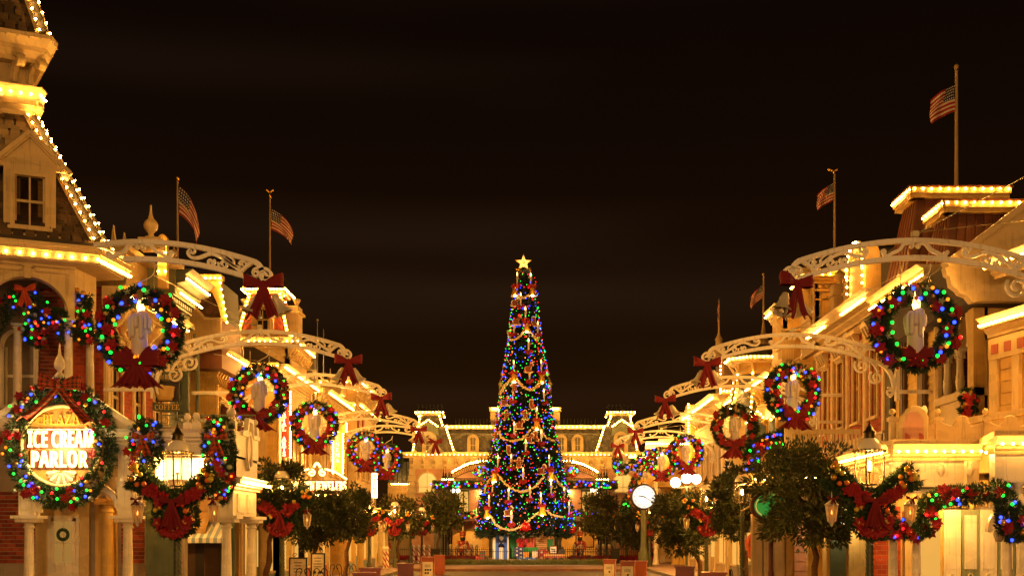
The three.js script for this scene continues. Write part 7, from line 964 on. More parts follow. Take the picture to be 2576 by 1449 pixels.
    new B(f).box(c - s * 2.0 - 0.3, 0, 0, c - s * 2.0 + 0.3, 3.0, 0.25).box(c + s * 2.2 - 0.7, 0, -0.02, c + s * 2.2 + 0.7, 3.0, 0.1).mesh('stone_pier', M.grey, g);
    new B(f).cyl(V(ax + s * 2.6, 0, 1), V(ax + s * 2.6, 2.9, 1), 0.16, 0.14, 8).lathe([[0.14, 2.2], [0.34, 2.9], [0, 2.95]], ax + s * 2.6, 0, 1, 8).mesh('iron_post', M.iron, g);
    // taller tower tip glimpsed beside the Christmas tree
    const q = P(1247); new B().box(q - 0.5, 11, -d - 2.5, q + 0.5, Y(1030), -d - 1.5).mesh('clock_tower', M.cream, g); bulbs(g, V(q - 0.3, Y(1024), -d - 1.4), V(q + 0.3, Y(1024), -d - 1.4), 0.2, { far: true, r: 0.08, out: V(0, 0, 1), light: 8 }); new B().box(q - 0.6, Y(1030), -d - 2.6, q + 0.6, Y(1020), -d - 1.45).mesh('tower_cornice', M.cream, g);
    const t2 = P(1265); new B().lathe([[0.4, 11], [0.4, Y(960)], [0.5, Y(958)], [0.3, Y(945)], [0.15, Y(935)], [0.3, Y(932)], [0.12, Y(922)], [0.04, Y(905)], [0, Y(905)]], t2, 0, -d - 2.6, 12).mesh('pinnacle', M.cream, g);
  }
  for (const s of [-1, 1]) { // unseen floodlights, placed by the end houses to light the station front
    const l = new THREE.SpotLight(new THREE.Color(1, 0.5, 0.11), 850, 0, R(38), 0.8); l.name = 'unseen_station_floodlight_bulb'; l.position.set(s * 8.6, 8.8, -75.5); l.target.position.set(s * 3, 6, -100); l.shadow.radius = 12; l.castShadow = true; scene.add(l, l.target);
    const t = thing('unseen_floodlight', `unseen flood lamp set high to light the station, by the last house on the ${s < 0 ? 'left' : 'right'}`, 'unseen_floodlight', [s * 8.6, 8.8, -75.2]); new B().box(s * 8.6 - 0.25, 8.65, -75.4, s * 8.6 + 0.25, 8.95, -75.1).box(s * 8.6 - 0.04, 8.6, -75.2, s * 11, 8.66, -75.1).mesh('unseen_lamp_housing', M.iron, t);
  }
  litGarland('lit_garland', 'lit garland along the dark iron beam left of the Christmas tree', [at(1092, 1219, 96.4), at(1130, 1221, 96.3), at(1170, 1218, 96.3), at(1215, 1220, 96.3)], { seed: 350, n: 500, bulbsN: 34, rad: 0.24, flowers: 12, scale: 1.8, bsz: 0.065 });
  litGarland('lit_garland', 'lit garland along the dark iron beam right of the Christmas tree', [at(1430, 1220, 96.3), at(1470, 1218, 96.3), at(1510, 1221, 96.3), at(1548, 1219, 96.4)], { seed: 351, n: 500, bulbsN: 34, rad: 0.24, flowers: 12, scale: 1.8, bsz: 0.065 });
  litGarland('lit_garland', 'lit garland ball under the upper canopy left of the Christmas tree', [at(1196, 1182, 96), at(1206, 1190, 96), at(1220, 1184, 96)], { seed: 352, n: 200, bulbsN: 20, rad: 0.3, flowers: 6, scale: 1.8, bsz: 0.065 });
  litGarland('lit_garland', 'lit garland ball under the upper canopy right of the Christmas tree', [at(1425, 1184, 96), at(1440, 1190, 96), at(1448, 1182, 96)], { seed: 353, n: 200, bulbsN: 20, rad: 0.3, flowers: 6, scale: 1.8, bsz: 0.065 });
  litGarland('lit_garland', 'lit garland on the left balcony railing behind the street trees', [at(1140, 1285, 97), at(1175, 1297, 97), at(1205, 1290, 97), at(1225, 1298, 97)], { seed: 354, n: 260, bulbsN: 20, rad: 0.22, flowers: 6, scale: 1.6, bsz: 0.055 });
  litGarland('lit_garland', 'lit garland on the right balcony railing behind the street trees', [at(1425, 1298, 97), at(1450, 1290, 97), at(1480, 1297, 97), at(1510, 1285, 97)], { seed: 355, n: 260, bulbsN: 20, rad: 0.22, flowers: 6, scale: 1.6, bsz: 0.055 });
  const cv = thing('conservatory', 'dim glass conservatory roof beside the station, left end', 'building', [PX(1005, 104), 0, -104]); new B().box(PX(975, 104), 0, -106, PX(1036, 104), PY(1215, 104), -104).mesh('wall', M.tan, cv); new B().ext([[PX(975, 104), PY(1215, 104)], [PX(1040, 104), PY(1215, 104)], [PX(1036, 104), PY(1162, 104)], [PX(975, 104), PY(1162, 104)]], 2, mat4(0, 0, -106)).mesh('glass_roof', M.slateblue, cv); for (let i = 0; i < 6; i++) new B().bx(PX(978 + i * 11, 104), PY(1188, 104), -103.97, 0.07, 1.8, 0.06).mesh('glazing_bar', M.iron, cv);
  bulbs(cv, V(PX(985, 103), PY(1218, 103), -103), V(PX(1035, 103), PY(1218, 103), -103), 0.2, { far: true, r: 0.06, out: V(0, 0, 1), light: 5 });
}
// ---------------------------------------------------------------- the Christmas tree
const TD = 77, TX = PX(1321, TD), prof = [[19.1, 0.35], [18.86, 0.46], [17.3, 0.72], [15, 0.98], [13.5, 1.26], [10.9, 1.66], [8.34, 2.08], [5.77, 2.68], [3.46, 3.25], [2.5, 3.4], [2.1, 3.2]];
const treeR = (h) => 0.9 * treeR0(h), treeR0 = (h) => { for (let i = 1; i < prof.length; i++) if (h > prof[i][0]) { const [a, ra] = prof[i - 1], [b, rb] = prof[i], t = (h - a) / (b - a); return ra + (rb - ra) * Math.max(0, t); } return 3.1; };
function onTree(px, py, out = 0) { let z = 1, h, x; for (let i = 0; i < 5; i++) { h = PY(py, TD - z); x = PX(px, TD - z) - TX; const r = treeR(h) + out; z = Math.sqrt(Math.max(0.0, r * r - x * x)); } return V(TX + x, h, -TD + z); }
const zd = (x, y) => [(1200 + x / 2.448) / 1.2023, (1150 + y / 2.448) / 1.2023], ze = (x, y) => [(1450 + x / 3.02) / 1.2023, (720 + y / 3.02) / 1.2023];
{
  const g = thing('christmas_tree', 'towering dark fir tree covered in tiny coloured lights at the end of the street', 'Christmas tree', [TX, 0, -TD]), r = rng(71);
  new B().cyl(V(TX, 0, -TD), V(TX, 18.5, -TD), 0.35, 0.08, 12).mesh('trunk', M.bark, g);
  new B().lathe([[0, 2.3], [2.3, 2.35], ...prof.slice().reverse().slice(1).map(([h, q]) => [q * 0.72, h]), [0, 19]], TX, 0, -TD, 28).mesh('dark_inner_cone', new THREE.MeshStandardMaterial({ color: '#0c130a', roughness: 1 }), g);  // solid dark cone that keeps the tree from being see-through
  const big = tuftGeo(9, 16, 0.42, 0.035, 0.9), n = 9000, im = new THREE.InstancedMesh(big, new THREE.MeshStandardMaterial({ color: '#1c2f1a', roughness: 0.8, side: THREE.DoubleSide }), n), q = new THREE.Matrix4(), col = new THREE.Color();
  for (let i = 0; i < n; i++) { const t = Math.pow(r(), 0.62), h = 19 - t * 16.9, a = r() * 6.283, R0 = treeR(h), rr = R0 * (0.8 + 0.2 * r()) + 0.05 * Math.sin(h * 9), low = h < 3.2; q.copy(place(V(TX + rr * Math.sin(a), h + (low ? -0.12 : 0), -TD + rr * Math.cos(a)), V(Math.sin(a), 0.1 - 0.5 * r(), Math.cos(a)), r() * 6, Math.min(1, 0.34 + R0 * 0.3) * (0.8 + 0.5 * r()))); im.setMatrixAt(i, q); im.setColorAt(i, col.setRGB(0.7 + 0.5 * r(), 0.75 + 0.4 * r(), 0.7 + 0.3 * r())); }
  im.name = 'foliage'; im.castShadow = im.receiveShadow = true; offset(im, g); g.add(tag(im, null, null, null, 'stuff'));
  const sets = [new B(), new B(), new B(), new B(), new B()]; for (let i = 0; i < 1750; i++) { const t = Math.pow(r(), 0.62), h = 18.9 - t * 16.6, a = (r() - 0.5) * 3.5, rr = treeR(h) + 0.1 + 0.12 * r(), k = [0, 1, 2, 2, 1, 0, 4, 2, 1, 3][i % 10]; sets[k].add(bulbLow, mat4(TX + rr * Math.sin(a), h, -TD + rr * Math.cos(a), 0, 0, 0, 0.025 + 0.011 * r() + (r() > 0.97 ? 0.03 : 0))); }
  [M.cred, M.cgreen, M.cblue, M.camber, M.cwhite].forEach((m, i) => sets[i].mesh('tree_light', m, g, { kind: 'stuff' }));
  const st = thing('tree_star', 'glowing five pointed star on top of the Christmas tree', 'star', [PX(1317, TD), PY(661, TD), -TD]), c = [PX(1317, TD), PY(661, TD), -TD];
  const p = [], pt = (i) => { const a = Math.PI / 2 + i * Math.PI / 5, rr = i % 2 ? 0.22 : 0.56; return [rr * Math.cos(a), rr * Math.sin(a), 0]; }; for (const z of [0.14, -0.14]) for (let i = 0; i < 10; i++) { const A = pt(i), Bq = pt(i + 1); p.push(...(z > 0 ? [0, 0, z, ...A, ...Bq] : [0, 0, z, ...Bq, ...A])); } const sg = new THREE.BufferGeometry(); sg.setAttribute('position', new THREE.Float32BufferAttribute(p, 3)); sg.computeVertexNormals(); new B(mat4(...c)).add(sg).mesh('star_lamp', M.star, st);
  const ed = new B(mat4(...c)); for (let i = 0; i < 10; i++) ed.cyl(V(...pt(i)), V(...pt(i + 1)), 0.022, 0.022, 6).cyl(V(0, 0, 0.15), V(...pt(i)), 0.012, 0.012, 5); ed.sph(0, 0, 0.14, 0.06, 8, 6).mesh('star_frame', M.goldleaf, st); const fr2 = new B(mat4(...c)); for (let i = 0; i < 14; i++) { const a = i / 14 * 6.283; fr2.bar(V(0, -0.6, 0), V(0.5 * Math.cos(a), -0.5 + 0.1 * (i % 2), 0.5 * Math.sin(a)), 0.05, 0.02); } fr2.mesh('gold_sprig', M.goldleaf, st);
  const sl = new THREE.PointLight(new THREE.Color(1, 0.8, 0.35), 4); sl.name = 'star_lamp'; sl.position.set(c[0], c[1], c[2] + 0.3); sl.castShadow = true; scene.add(sl);
  // ornaments hung on it
  const proto = (name, cat, build) => { const o = new THREE.Group(); o.name = name; o.cat = cat; build(o); let first = true; return (p2, label, group, turn = 0) => { if (first) { first = false; o.name = numbered(name); o.position.copy(p2); o.rotation.y = turn; scene.add(o); tag(o, label, cat, group); } else copyOf(o, [p2.x, p2.y, p2.z], turn, label, group); }; };
  const candle = proto('tree_candle', 'candle', (o) => { new B().lathe([[0, 0], [0.055, 0], [0.052, 0.5], [0.04, 0.54], [0, 0.54]], 0, 0, 0, 10).tube([V(0.06, 0.52, 0.02), V(0.08, 0.4, 0.02), V(0.07, 0.3, 0.02)], 0.02, 6, 5).mesh('candle', M.wax, o); new B().lathe([[0, 0.52], [0.038, 0.58], [0.042, 0.64], [0.02, 0.74], [0, 0.8]], 0, 0, 0, 8).mesh('candle_flame', M.flame, o); for (const [x, y] of [[-0.14, -0.1], [0.14, -0.08], [0, -0.16]]) piece('poinsettia', petalGeo, M.petal, o, mat4(x, y, 0.08, x, 0, 0, 1.25)); });
  let cN = 0, bN = 0, sN = 0; const up = (a, b) => a[1] - b[1];
  for (const [x, y] of [...[[861, 120], [1089, 125], [755, 270], [1037, 260], [870, 370], [1070, 430], [955, 500], [750, 615], [847, 610], [1128, 615], [936, 710], [709, 800], [1143, 810], [985, 845], [828, 860], [683, 910], [1067, 895], [849, 1030], [1276, 960], [590, 1010], [1240, 850]].map((a) => zd(...a)), ...[[345, 385], [468, 390], [377, 575], [420, 700], [317, 835], [533, 835], [449, 990], [314, 1190], [565, 1185], [459, 1260]].map((a) => ze(...a))].sort((p, q) => p[1] - q[1])) candle(onTree(x, y + 10, 0.12), 'lit white candle on the Christmas tree, ' + ORD(cN++), 'candles clipped over the Christmas tree');
  const bellO = proto('tree_bell', 'bell', (o) => { new B().lathe([[0, 0.3], [0.1, 0.3], [0.16, 0.2], [0.18, 0], [0.26, -0.2], [0.3, -0.26], [0.27, -0.26], [0, -0.1]], 0, 0, 0, 16).mesh('bell', new THREE.MeshStandardMaterial({ color: '#e0a73a', roughness: 0.35, metalness: 0.5 }), o); new B().sph(0, -0.2, 0.12, 0.11, 10, 8).mesh('bell_bulb', M.lampbulb, o); for (const x of [-0.12, 0.12]) piece('poinsettia', petalGeo, M.petal, o, mat4(x, 0.36, 0.1, x, 0, 0, 1.3)); });
  for (const [x, y] of [...[[1037, 335], [727, 720], [1140, 710], [673, 990], [1078, 970]].map((a) => zd(...a)), ...[[325, 495], [485, 495], [432, 825], [318, 1280], [570, 1290]].map((a) => ze(...a))].sort(up)) { const p2 = onTree(x, y, 0.22); bellO(p2, 'glowing gold bell with red flowers on the Christmas tree, ' + ORD(bN++), 'gold bells where the popcorn strings meet'); const l = new THREE.PointLight(new THREE.Color(1, 0.5, 0.11), 0.8); l.name = 'bell_bulb'; l.position.set(p2.x, p2.y - 0.2, p2.z + 0.3); l.castShadow = true; scene.add(l); }
  const cookie = (name, cat, shapeFn) => proto(name, cat, (o) => { const s = shapeFn(); new B(mat4(0, 0, 0, 0, 0, 0, 0.78)).ext(s, 0.05, mat4(0, 0, 0), 0.012).mesh('icing_edge', M.icing, o); new B(mat4(0, 0, 0, 0, 0, 0, 0.78)).ext(s, 0.03, mat4(0, 0, 0.05, 0, 0, 0, [0.84, 0.84, 1])).mesh('biscuit', M.ginger, o); });
  const man = cookie('ginger_man', 'ornament', () => { const s = new THREE.Shape(); [[0.06, 0.14], [0.36, 0.2], [0.36, 0.06], [0.12, 0.0], [0.24, -0.44], [0.08, -0.44], [0, -0.14], [-0.08, -0.44], [-0.24, -0.44], [-0.12, 0.0], [-0.36, 0.06], [-0.36, 0.2], [-0.06, 0.14], [-0.14, 0.28], [-0.08, 0.42], [0.08, 0.42], [0.14, 0.28]].forEach(([x, y], i) => i ? s.lineTo(x, y) : s.moveTo(x, y)); return s; });
  const horse = cookie('rocking_horse', 'ornament', () => { const s = new THREE.Shape(); [[-0.3, -0.42], [0.3, -0.42], [0.42, -0.3], [0.22, -0.34], [0.2, -0.1], [0.26, 0.1], [0.42, 0.14], [0.44, 0.26], [0.28, 0.44], [0.16, 0.4], [0.06, 0.1], [-0.22, 0.1], [-0.34, -0.02], [-0.26, -0.34], [-0.42, -0.3]].forEach(([x, y], i) => i ? s.lineTo(x, y) : s.moveTo(x, y)); return s; });
  const stock = cookie('stocking', 'ornament', () => { const s = new THREE.Shape(); [[-0.16, 0.42], [0.16, 0.42], [0.14, -0.1], [0.34, -0.26], [0.3, -0.42], [-0.02, -0.4], [-0.16, -0.16]].forEach(([x, y], i) => i ? s.lineTo(x, y) : s.moveTo(x, y)); return s; });
  const GG = 'iced biscuit shapes on the Christmas tree';
  for (const [fn, nm, zl, el] of [[man, 'gingerbread man', [[872, 50], [812, 258], [952, 258], [905, 608], [735, 415]], [[322, 1360]]], [horse, 'rocking horse biscuit', [[825, 970], [800, 155], [910, 325], [980, 430], [1070, 660]], [[328, 580], [338, 750], [450, 1185]]], [stock, 'stocking biscuit', [[1025, 415], [997, 180], [828, 520]], [[497, 765]]]]) [...zl.map((a) => zd(...a)), ...el.map((a) => ze(...a))].sort(up).forEach((a, i) => fn(onTree(...a, 0.2), `iced ${nm} on the Christmas tree, ${ORD(i)}`, GG, -0.1));
  { const p2 = onTree(...zd(955, 1085), 0.1), o = thing('tree_bauble', 'big red bauble low on the front of the Christmas tree', 'ornament', [p2.x, p2.y, p2.z]); new B().sph(p2.x, p2.y, p2.z, 0.32, 18, 12).mesh('bauble', M.ballred, o); const p3 = onTree(...zd(1293, 1105), 0.1), o2 = thing('tree_bauble', 'dark red bauble at the lower right edge of the Christmas tree', 'ornament', [p3.x, p3.y, p3.z]); new B().sph(p3.x, p3.y, p3.z, 0.3, 18, 12).mesh('bauble', M.ballred, o2); }
  const strings = [[[770, 100], [790, 70], [820, 20], [850, -20]], [[900, 5], [930, 45], [1000, 70], [1050, 40], [1075, 5]], [[762, 380], [780, 425], [860, 450], [940, 420], [1010, 345]], [[1062, 340], [1090, 405], [1130, 440], [1165, 450]], [[650, 830], [665, 770], [700, 725]], [[752, 700], [830, 790], [930, 825], [1020, 790], [1090, 715]], [[1165, 700], [1200, 765], [1250, 805]], [[692, 1000], [740, 1075], [830, 1108], [930, 1080], [1050, 975]], [[1110, 970], [1160, 1000], [1232, 1015]]].map((l) => l.map((a) => zd(...a))).concat([[[350, 530], [400, 543], [460, 515]], [[262, 850], [285, 930], [350, 915], [408, 840]], [[455, 840], [500, 900], [532, 932]], [[185, 1420], [240, 1340], [292, 1290]], [[350, 1290], [400, 1360], [470, 1385], [548, 1325]]].map((l) => l.map((a) => ze(...a))));
  const pop = new THREE.IcosahedronGeometry(1, 0);
  strings.sort((a, b) => a[0][1] - b[0][1]).forEach((l) => { const pts = l.map(([x, y]) => onTree(x, y, 0.26)), c3 = new THREE.CatmullRomCurve3(pts), len = c3.getLength(), o = thing('popcorn_garland', 'swagged string of popcorn on the Christmas tree, ' + ORD(sN++), 'garland', c3.getPoint(0.5).toArray(), 'popcorn strings swagged between the gold bells'), b = new B(); for (let i = 0; i < len / 0.075; i++) { const p2 = c3.getPoint(i * 0.075 / len); for (let k = 0; k < 2; k++) b.add(pop, mat4(p2.x + (r() - 0.5) * 0.1, p2.y + (r() - 0.5) * 0.1, p2.z + (r() - 0.5) * 0.08, r() * 6, r() * 6, 0, 0.05 + 0.02 * r())); } b.mesh('popcorn', M.popcorn, o, { kind: 'stuff' }); });
}
// ---------------------------------------------------------------- gifts, fence, soldiers in front of the station
{
  const G = (x, y) => [(1300 + x / 4.6836) / 1.2023, (1450 + y / 4.6836) / 1.2023];
  const pat = (fn, s) => new THREE.MeshStandardMaterial({ map: dataTex(128, fn, true, s), roughness: 0.5, bumpMap: T.fine, bumpScale: 0.001 });
  const stripe = (a, b, n, dir = 0) => (u, v) => ((dir === 0 ? u : dir === 1 ? v : u + v) * n % 1 < 0.5 ? a : b), flake = (bg, fg) => (u, v) => { const x = u * 2 % 1 - 0.5, y = (v * 2 + (Math.floor(u * 2) % 2) * 0.5) % 1 - 0.5, a = Math.atan2(y, x), q = Math.hypot(x, y); return q < 0.26 * (0.55 + 0.45 * Math.abs(Math.cos(3 * a))) ? fg : bg; };
  const W = [0.88, 0.84, 0.78], list = [
    ['blue and white striped tall gift box with navy bow', 890, 785, 1120, 1210, 1.1, 76, pat(stripe([0.2, 0.38, 0.78], W, 2), 1.0)], ['plain green tall gift box behind the striped ones', 1120, 745, 1240, 1200, 1.0, 76.9, pat(() => [0.08, 0.55, 0.28], 1)],
    ['orange gift box with red stripes and big red bow', 1235, 822, 1500, 962, 0.9, 76.6, pat(stripe([0.78, 0.42, 0.16], [0.66, 0.1, 0.06], 5), 1)], ['small white gift box with red print on top of the pile', 1240, 745, 1342, 830, 0.4, 76.4, pat(flake(W, [0.6, 0.1, 0.1]), 0.3)], ['small green and white striped gift box on top of the pile', 1392, 738, 1500, 822, 0.4, 76.4, pat(stripe([0.06, 0.22, 0.14], W, 6, 1), 1)],
    ['gold ribbed gift box right of the orange one', 1500, 780, 1658, 1000, 0.9, 76.5, pat(stripe([0.78, 0.56, 0.28], [0.55, 0.36, 0.16], 8, 1), 1)], ['wide green gift box in the middle of the pile', 1160, 966, 1535, 1105, 0.9, 76.0, pat(() => [0.08, 0.5, 0.2], 1)],
    ['navy gift box with white snowflakes on the left of the pile', 1195, 966, 1322, 1104, 0.5, 75.5, pat(flake([0.18, 0.2, 0.45], W), 0.5)], ['small yellow gift box with diagonal stripes', 1325, 1034, 1400, 1102, 0.35, 75.4, pat(stripe([0.85, 0.6, 0.2], [0.75, 0.42, 0.12], 6, 2), 0.6)], ['small cream gift box with pale print', 1450, 1018, 1526, 1102, 0.35, 75.4, pat(flake(W, [0.8, 0.55, 0.45]), 0.3)],
    ['red gift box with white snowflakes at the right of the pile', 1536, 1000, 1666, 1204, 0.8, 75.9, pat(flake([0.62, 0.12, 0.08], W), 0.75)], ['blue gift box with white snowflakes at the bottom of the pile', 1240, 1106, 1512, 1204, 0.6, 75.3, pat(flake([0.22, 0.42, 0.8], W), 0.6)], ['little white gift box with red diagonal stripes', 1135, 1136, 1240, 1204, 0.4, 75.2, pat(stripe(W, [0.6, 0.12, 0.1], 5, 2), 0.7)],
    ['low red gift box left of the striped one', 650, 1100, 762, 1165, 0.6, 76, pat(() => [0.6, 0.12, 0.1], 1)], ['flat green striped gift box on the low red one', 702, 1018, 782, 1096, 0.4, 76, pat(stripe([0.1, 0.34, 0.16], [0.5, 0.12, 0.1], 5, 1), 1)], ['green present wedge leaning right of the gold box', 1665, 850, 1745, 1010, 0.4, 77, pat(() => [0.08, 0.5, 0.2], 1)],
    ['dark red gift box behind the top of the pile', 1342, 745, 1396, 822, 0.4, 76.7, pat(() => [0.4, 0.06, 0.06], 1)], ['small red gift box with gold edging on the orange one', 1375, 905, 1465, 962, 0.4, 76, pat(() => [0.7, 0.22, 0.12], 1)],
  ];
  for (const [label, x0, y0, x1, y1, dep, d, m] of list) { const a = at(...G(x0, y1), d), b = at(...G(x1, y0), d), g = thing('gift_box', label, 'gift', [(a.x + b.x) / 2, a.y, -d]); const base = Math.max(0.2, a.y); new B().box(a.x, base, -d - dep, b.x, b.y, -d).mesh('box', m, g); new B().box(a.x - 0.015, b.y - 0.1, -d - dep - 0.01, b.x + 0.015, b.y + 0.012, -d + 0.015).mesh('lid', m, g); }
  const bw = (x, y, d, s, m, label) => { const p = at(...G(x, y), d), g = thing('gift_bow', label, 'bow', [p.x, p.y, p.z]); bow(g, mat4(p.x, p.y, p.z), s, m, { tail: s * 1.2, tw: s * 0.5, out: s * 0.3, full: true }); };
  bw(1012, 885, 75.9, 0.3, new THREE.MeshStandardMaterial({ color: '#141c46', roughness: 0.6, side: THREE.DoubleSide }), 'navy bow on the tall blue and white striped gift'); bw(1305, 885, 76.5, 0.34, new THREE.MeshStandardMaterial({ color: '#c2202c', roughness: 0.5, side: THREE.DoubleSide }), 'big red bow on the orange striped gift'); bw(1388, 800, 76.3, 0.14, new THREE.MeshStandardMaterial({ color: '#12603a', roughness: 0.5, side: THREE.DoubleSide }), 'small green bow on top of the gift pile');
  { const p = at(...G(1750, 1060), 75.6), g = thing('toy_train', 'toy wagon with a lettered alphabet block, right of the gifts', 'toy', [p.x, 0.2, p.z]); const m = mat4(p.x, p.y, p.z); new B(m).box(-0.27, 0.02, -0.5, 0.25, 0.53, 0).mesh('alphabet_block', M.maroon, g); new B(m).box(-0.2, 0.08, 0, 0.19, 0.47, 0.015).mesh('block_face', M.white, g); new B(m).add(text('P', 0.28, 0.015), mat4(0, 0.27, 0.014, 0, 0, -Math.PI / 2)).mesh('block_letter', M.navy, g); new B(m).box(-0.6, -0.35, -0.5, 0.7, 0.0, 0.02).mesh('wagon', M.redwood, g); new B(m).box(-0.6, -0.1, 0.02, 0.7, -0.02, 0.04).mesh('wagon_trim', M.yellow, g); for (const x of [-0.4, 0.1, 0.5]) new B(m).add(new THREE.CylinderGeometry(0.16, 0.16, 0.06, 16), mat4(x, -0.36, 0.05, 0, Math.PI / 2)).mesh('wheel', M.dark, g); new B(m).cyl(V(0.55, 0, -0.2), V(0.55, 0.45, -0.2), 0.09, 0.12).box(0.35, 0, -0.45, 0.75, 0.3, -0.05).mesh('wagon_cab', M.dark, g); }
  const soldier = (px, label, turn) => {
    const d = 87, x = PX(px, d), g = thing('toy_soldier', label, 'statue', [x, 0, -d]), m = mat4(x, 0, -d, turn);
    new B(m).cyl(V(0, 0, 0), V(0, 0.32, 0), 0.42, 0.38, 16).mesh('stand', M.green, g);
    for (const s of [-1, 1]) { new B(m).lathe([[0.0, 0.32], [0.12, 0.32], [0.11, 0.6], [0.13, 1.0], [0, 1.0]], s * 0.13, 0, 0, 12).sph(s * 0.13, 0.36, 0.07, 0.12, 10, 6, 0.6).mesh('leg', M.dark, g); new B(m).tube([V(s * 0.28, 1.5, 0), V(s * 0.4, 1.25, 0.02), V(s * 0.38, 0.98, 0.08)], 0.09, 10, 8).mesh('sleeve', M.red, g); new B(m).sph(s * 0.38, 0.93, 0.09, 0.075).mesh('hand', M.ivory, g); new B(m).add(new THREE.CylinderGeometry(0.14, 0.06, 0.07, 12), mat4(s * 0.3, 1.54, 0)).mesh('epaulette', M.goldleaf, g); }
    new B(m).lathe([[0, 0.72], [0.34, 0.74], [0.27, 1.02], [0.25, 1.1], [0.3, 1.42], [0.26, 1.54], [0.1, 1.58], [0, 1.58]], 0, 0, 0, 18).mesh('coat', M.red, g);
    new B(m).bar(V(-0.2, 1.5, 0.24), V(0.18, 1.1, 0.27), 0.07, 0.03).bar(V(0.2, 1.5, 0.24), V(-0.18, 1.1, 0.27), 0.07, 0.03).mesh('cross_strap', M.white, g); new B(m).lathe([[0.255, 1.05], [0.275, 1.05], [0.275, 1.13], [0.255, 1.13]], 0, 0, 0, 18).mesh('belt', M.white, g);
    new B(m).lathe([[0, 1.56], [0.11, 1.58], [0.18, 1.66], [0.19, 1.76], [0.16, 1.86], [0, 1.9]], 0, 0, 0, 16).sph(0, 1.72, 0.19, 0.03).sph(-0.07, 1.77, 0.165, 0.025).sph(0.07, 1.77, 0.165, 0.025).bx(0, 1.65, 0.175, 0.1, 0.025, 0.03).mesh('head', M.black, g);
    new B(m).lathe([[0.18, 1.86], [0.21, 1.86], [0.2, 1.95], [0.23, 2.3], [0.0, 2.32]], 0, 0, 0, 18).mesh('shako', M.red, g); new B(m).lathe([[0.205, 1.87], [0.22, 1.87], [0.215, 1.93], [0.2, 1.93]], 0, 0, 0, 18).lathe([[0.225, 2.24], [0.24, 2.24], [0.24, 2.3], [0.23, 2.3]], 0, 0, 0, 18).bx(0, 2.08, 0.22, 0.12, 0.14, 0.02, 0, 0, 0.78).mesh('shako_band', M.goldleaf, g); new B(m).lathe([[0, 2.3], [0.05, 2.32], [0.06, 2.5], [0.02, 2.62], [0, 2.62]], 0, 0, 0.16, 10).mesh('plume', M.white, g);
  };
  soldier(1164, 'toy soldier figure in red coat before the left station arch', 0.15); soldier(1459, 'toy soldier figure in red coat before the right station arch', -0.15); soldier(967, 'toy soldier figure in red coat far left among the lamps', 0.3); soldier(1650, 'toy soldier figure in red coat far right beside the clock post', -0.4);
  // iron fence, planting bed, kerbs
  const fence = (label, pts) => { const g = thing('iron_fence', label, 'fence', pts[0].toArray()), b = new B(), rl = new B(); for (let i = 0; i + 1 < pts.length; i++) { const a = pts[i], c = pts[i + 1], n = Math.round(a.distanceTo(c) / 0.14); for (let k = 0; k <= n; k++) { const p = a.clone().lerp(c, k / n); b.box(p.x - 0.012, p.y, p.z - 0.012, p.x + 0.012, p.y + 0.95, p.z + 0.012); } for (const y of [0.12, 0.8]) rl.bar(a.clone().add(V(0, y, 0)), c.clone().add(V(0, y, 0)), 0.03); } b.mesh('picket', M.iron, g, { kind: 'stuff' }); rl.mesh('rail', M.iron, g); };
  fence('low black iron fence around the gifts and the Christmas tree', [V(-6.2, 0.2, -77), V(-5.4, 0.2, -73.6), V(5.2, 0.2, -73.6), V(6, 0.2, -77)]); fence('low black iron fence in front of the left soldier', [V(-9.2, 0.2, -84), V(-2.5, 0.2, -84)]); fence('low black iron fence in front of the right soldier', [V(2.6, 0.2, -84), V(9.5, 0.2, -84)]);
  const ge = tuftGeo(77, 9, 0.34, 0.02, 0.5), gm = new THREE.InstancedMesh(ge, new THREE.MeshStandardMaterial({ color: '#5a5a26', roughness: 0.8, side: THREE.DoubleSide }), 2600), r = rng(6); for (let i = 0; i < 2600; i++) { const x = -5.3 + 10.5 * r(), z = -73.1 - 0.4 * r(); gm.setMatrixAt(i, place(V(x, 0.18, z), V((r() - 0.5) * 0.6, 1, (r() - 0.5) * 0.6), r() * 6, 0.8 + 0.6 * r())); } gm.name = numbered('grass'); scene.add(tag(gm, 'low grassy planting along the fence before the gifts', 'grass', null, 'stuff'));
  struct(new B().box(-5.9, 0, -78, 5.7, 0.2, -72.6), 'planter_kerb', M.kerb); struct(new B().box(-12, 0, -99.6, 12, 0.16, -79), 'station_forecourt', M.paving);
  const fl = new THREE.InstancedMesh(petalGeo, M.petal, 500); for (let i = 0; i < 500; i++) { const s = i % 2 ? 1 : -1; fl.setMatrixAt(i, place(V(s * (3 + 6.2 * r()), 0.3 + 0.2 * r(), -83.3 - 0.5 * r()), V((r() - 0.5), 0.6, 1), r() * 6, 1.2)); } fl.name = numbered('flower_bed'); scene.add(tag(fl, 'red flower beds before the station fences', 'flowers', null, 'stuff'));
  const cane = new THREE.Group(); cane.name = 'striped_post'; { new B().cyl(V(0, 0.1, 0), V(0, 1.15, 0), 0.085, 0.085, 14).sph(0, 1.22, 0, 0.11).mesh('post', M.white, cane); const b = new B(); for (const o of [0, Math.PI]) { const p = []; for (let i = 0; i <= 30; i++) { const t = i / 30, a = o + t * 10; p.push(V(0.075 * Math.cos(a), 0.12 + t * 1.02, 0.075 * Math.sin(a))); } b.tube(p, 0.04, 60, 5); } b.mesh('red_stripe', M.red, cane); }
  const nth = ['first', 'second', 'third', 'fourth', 'fifth'];
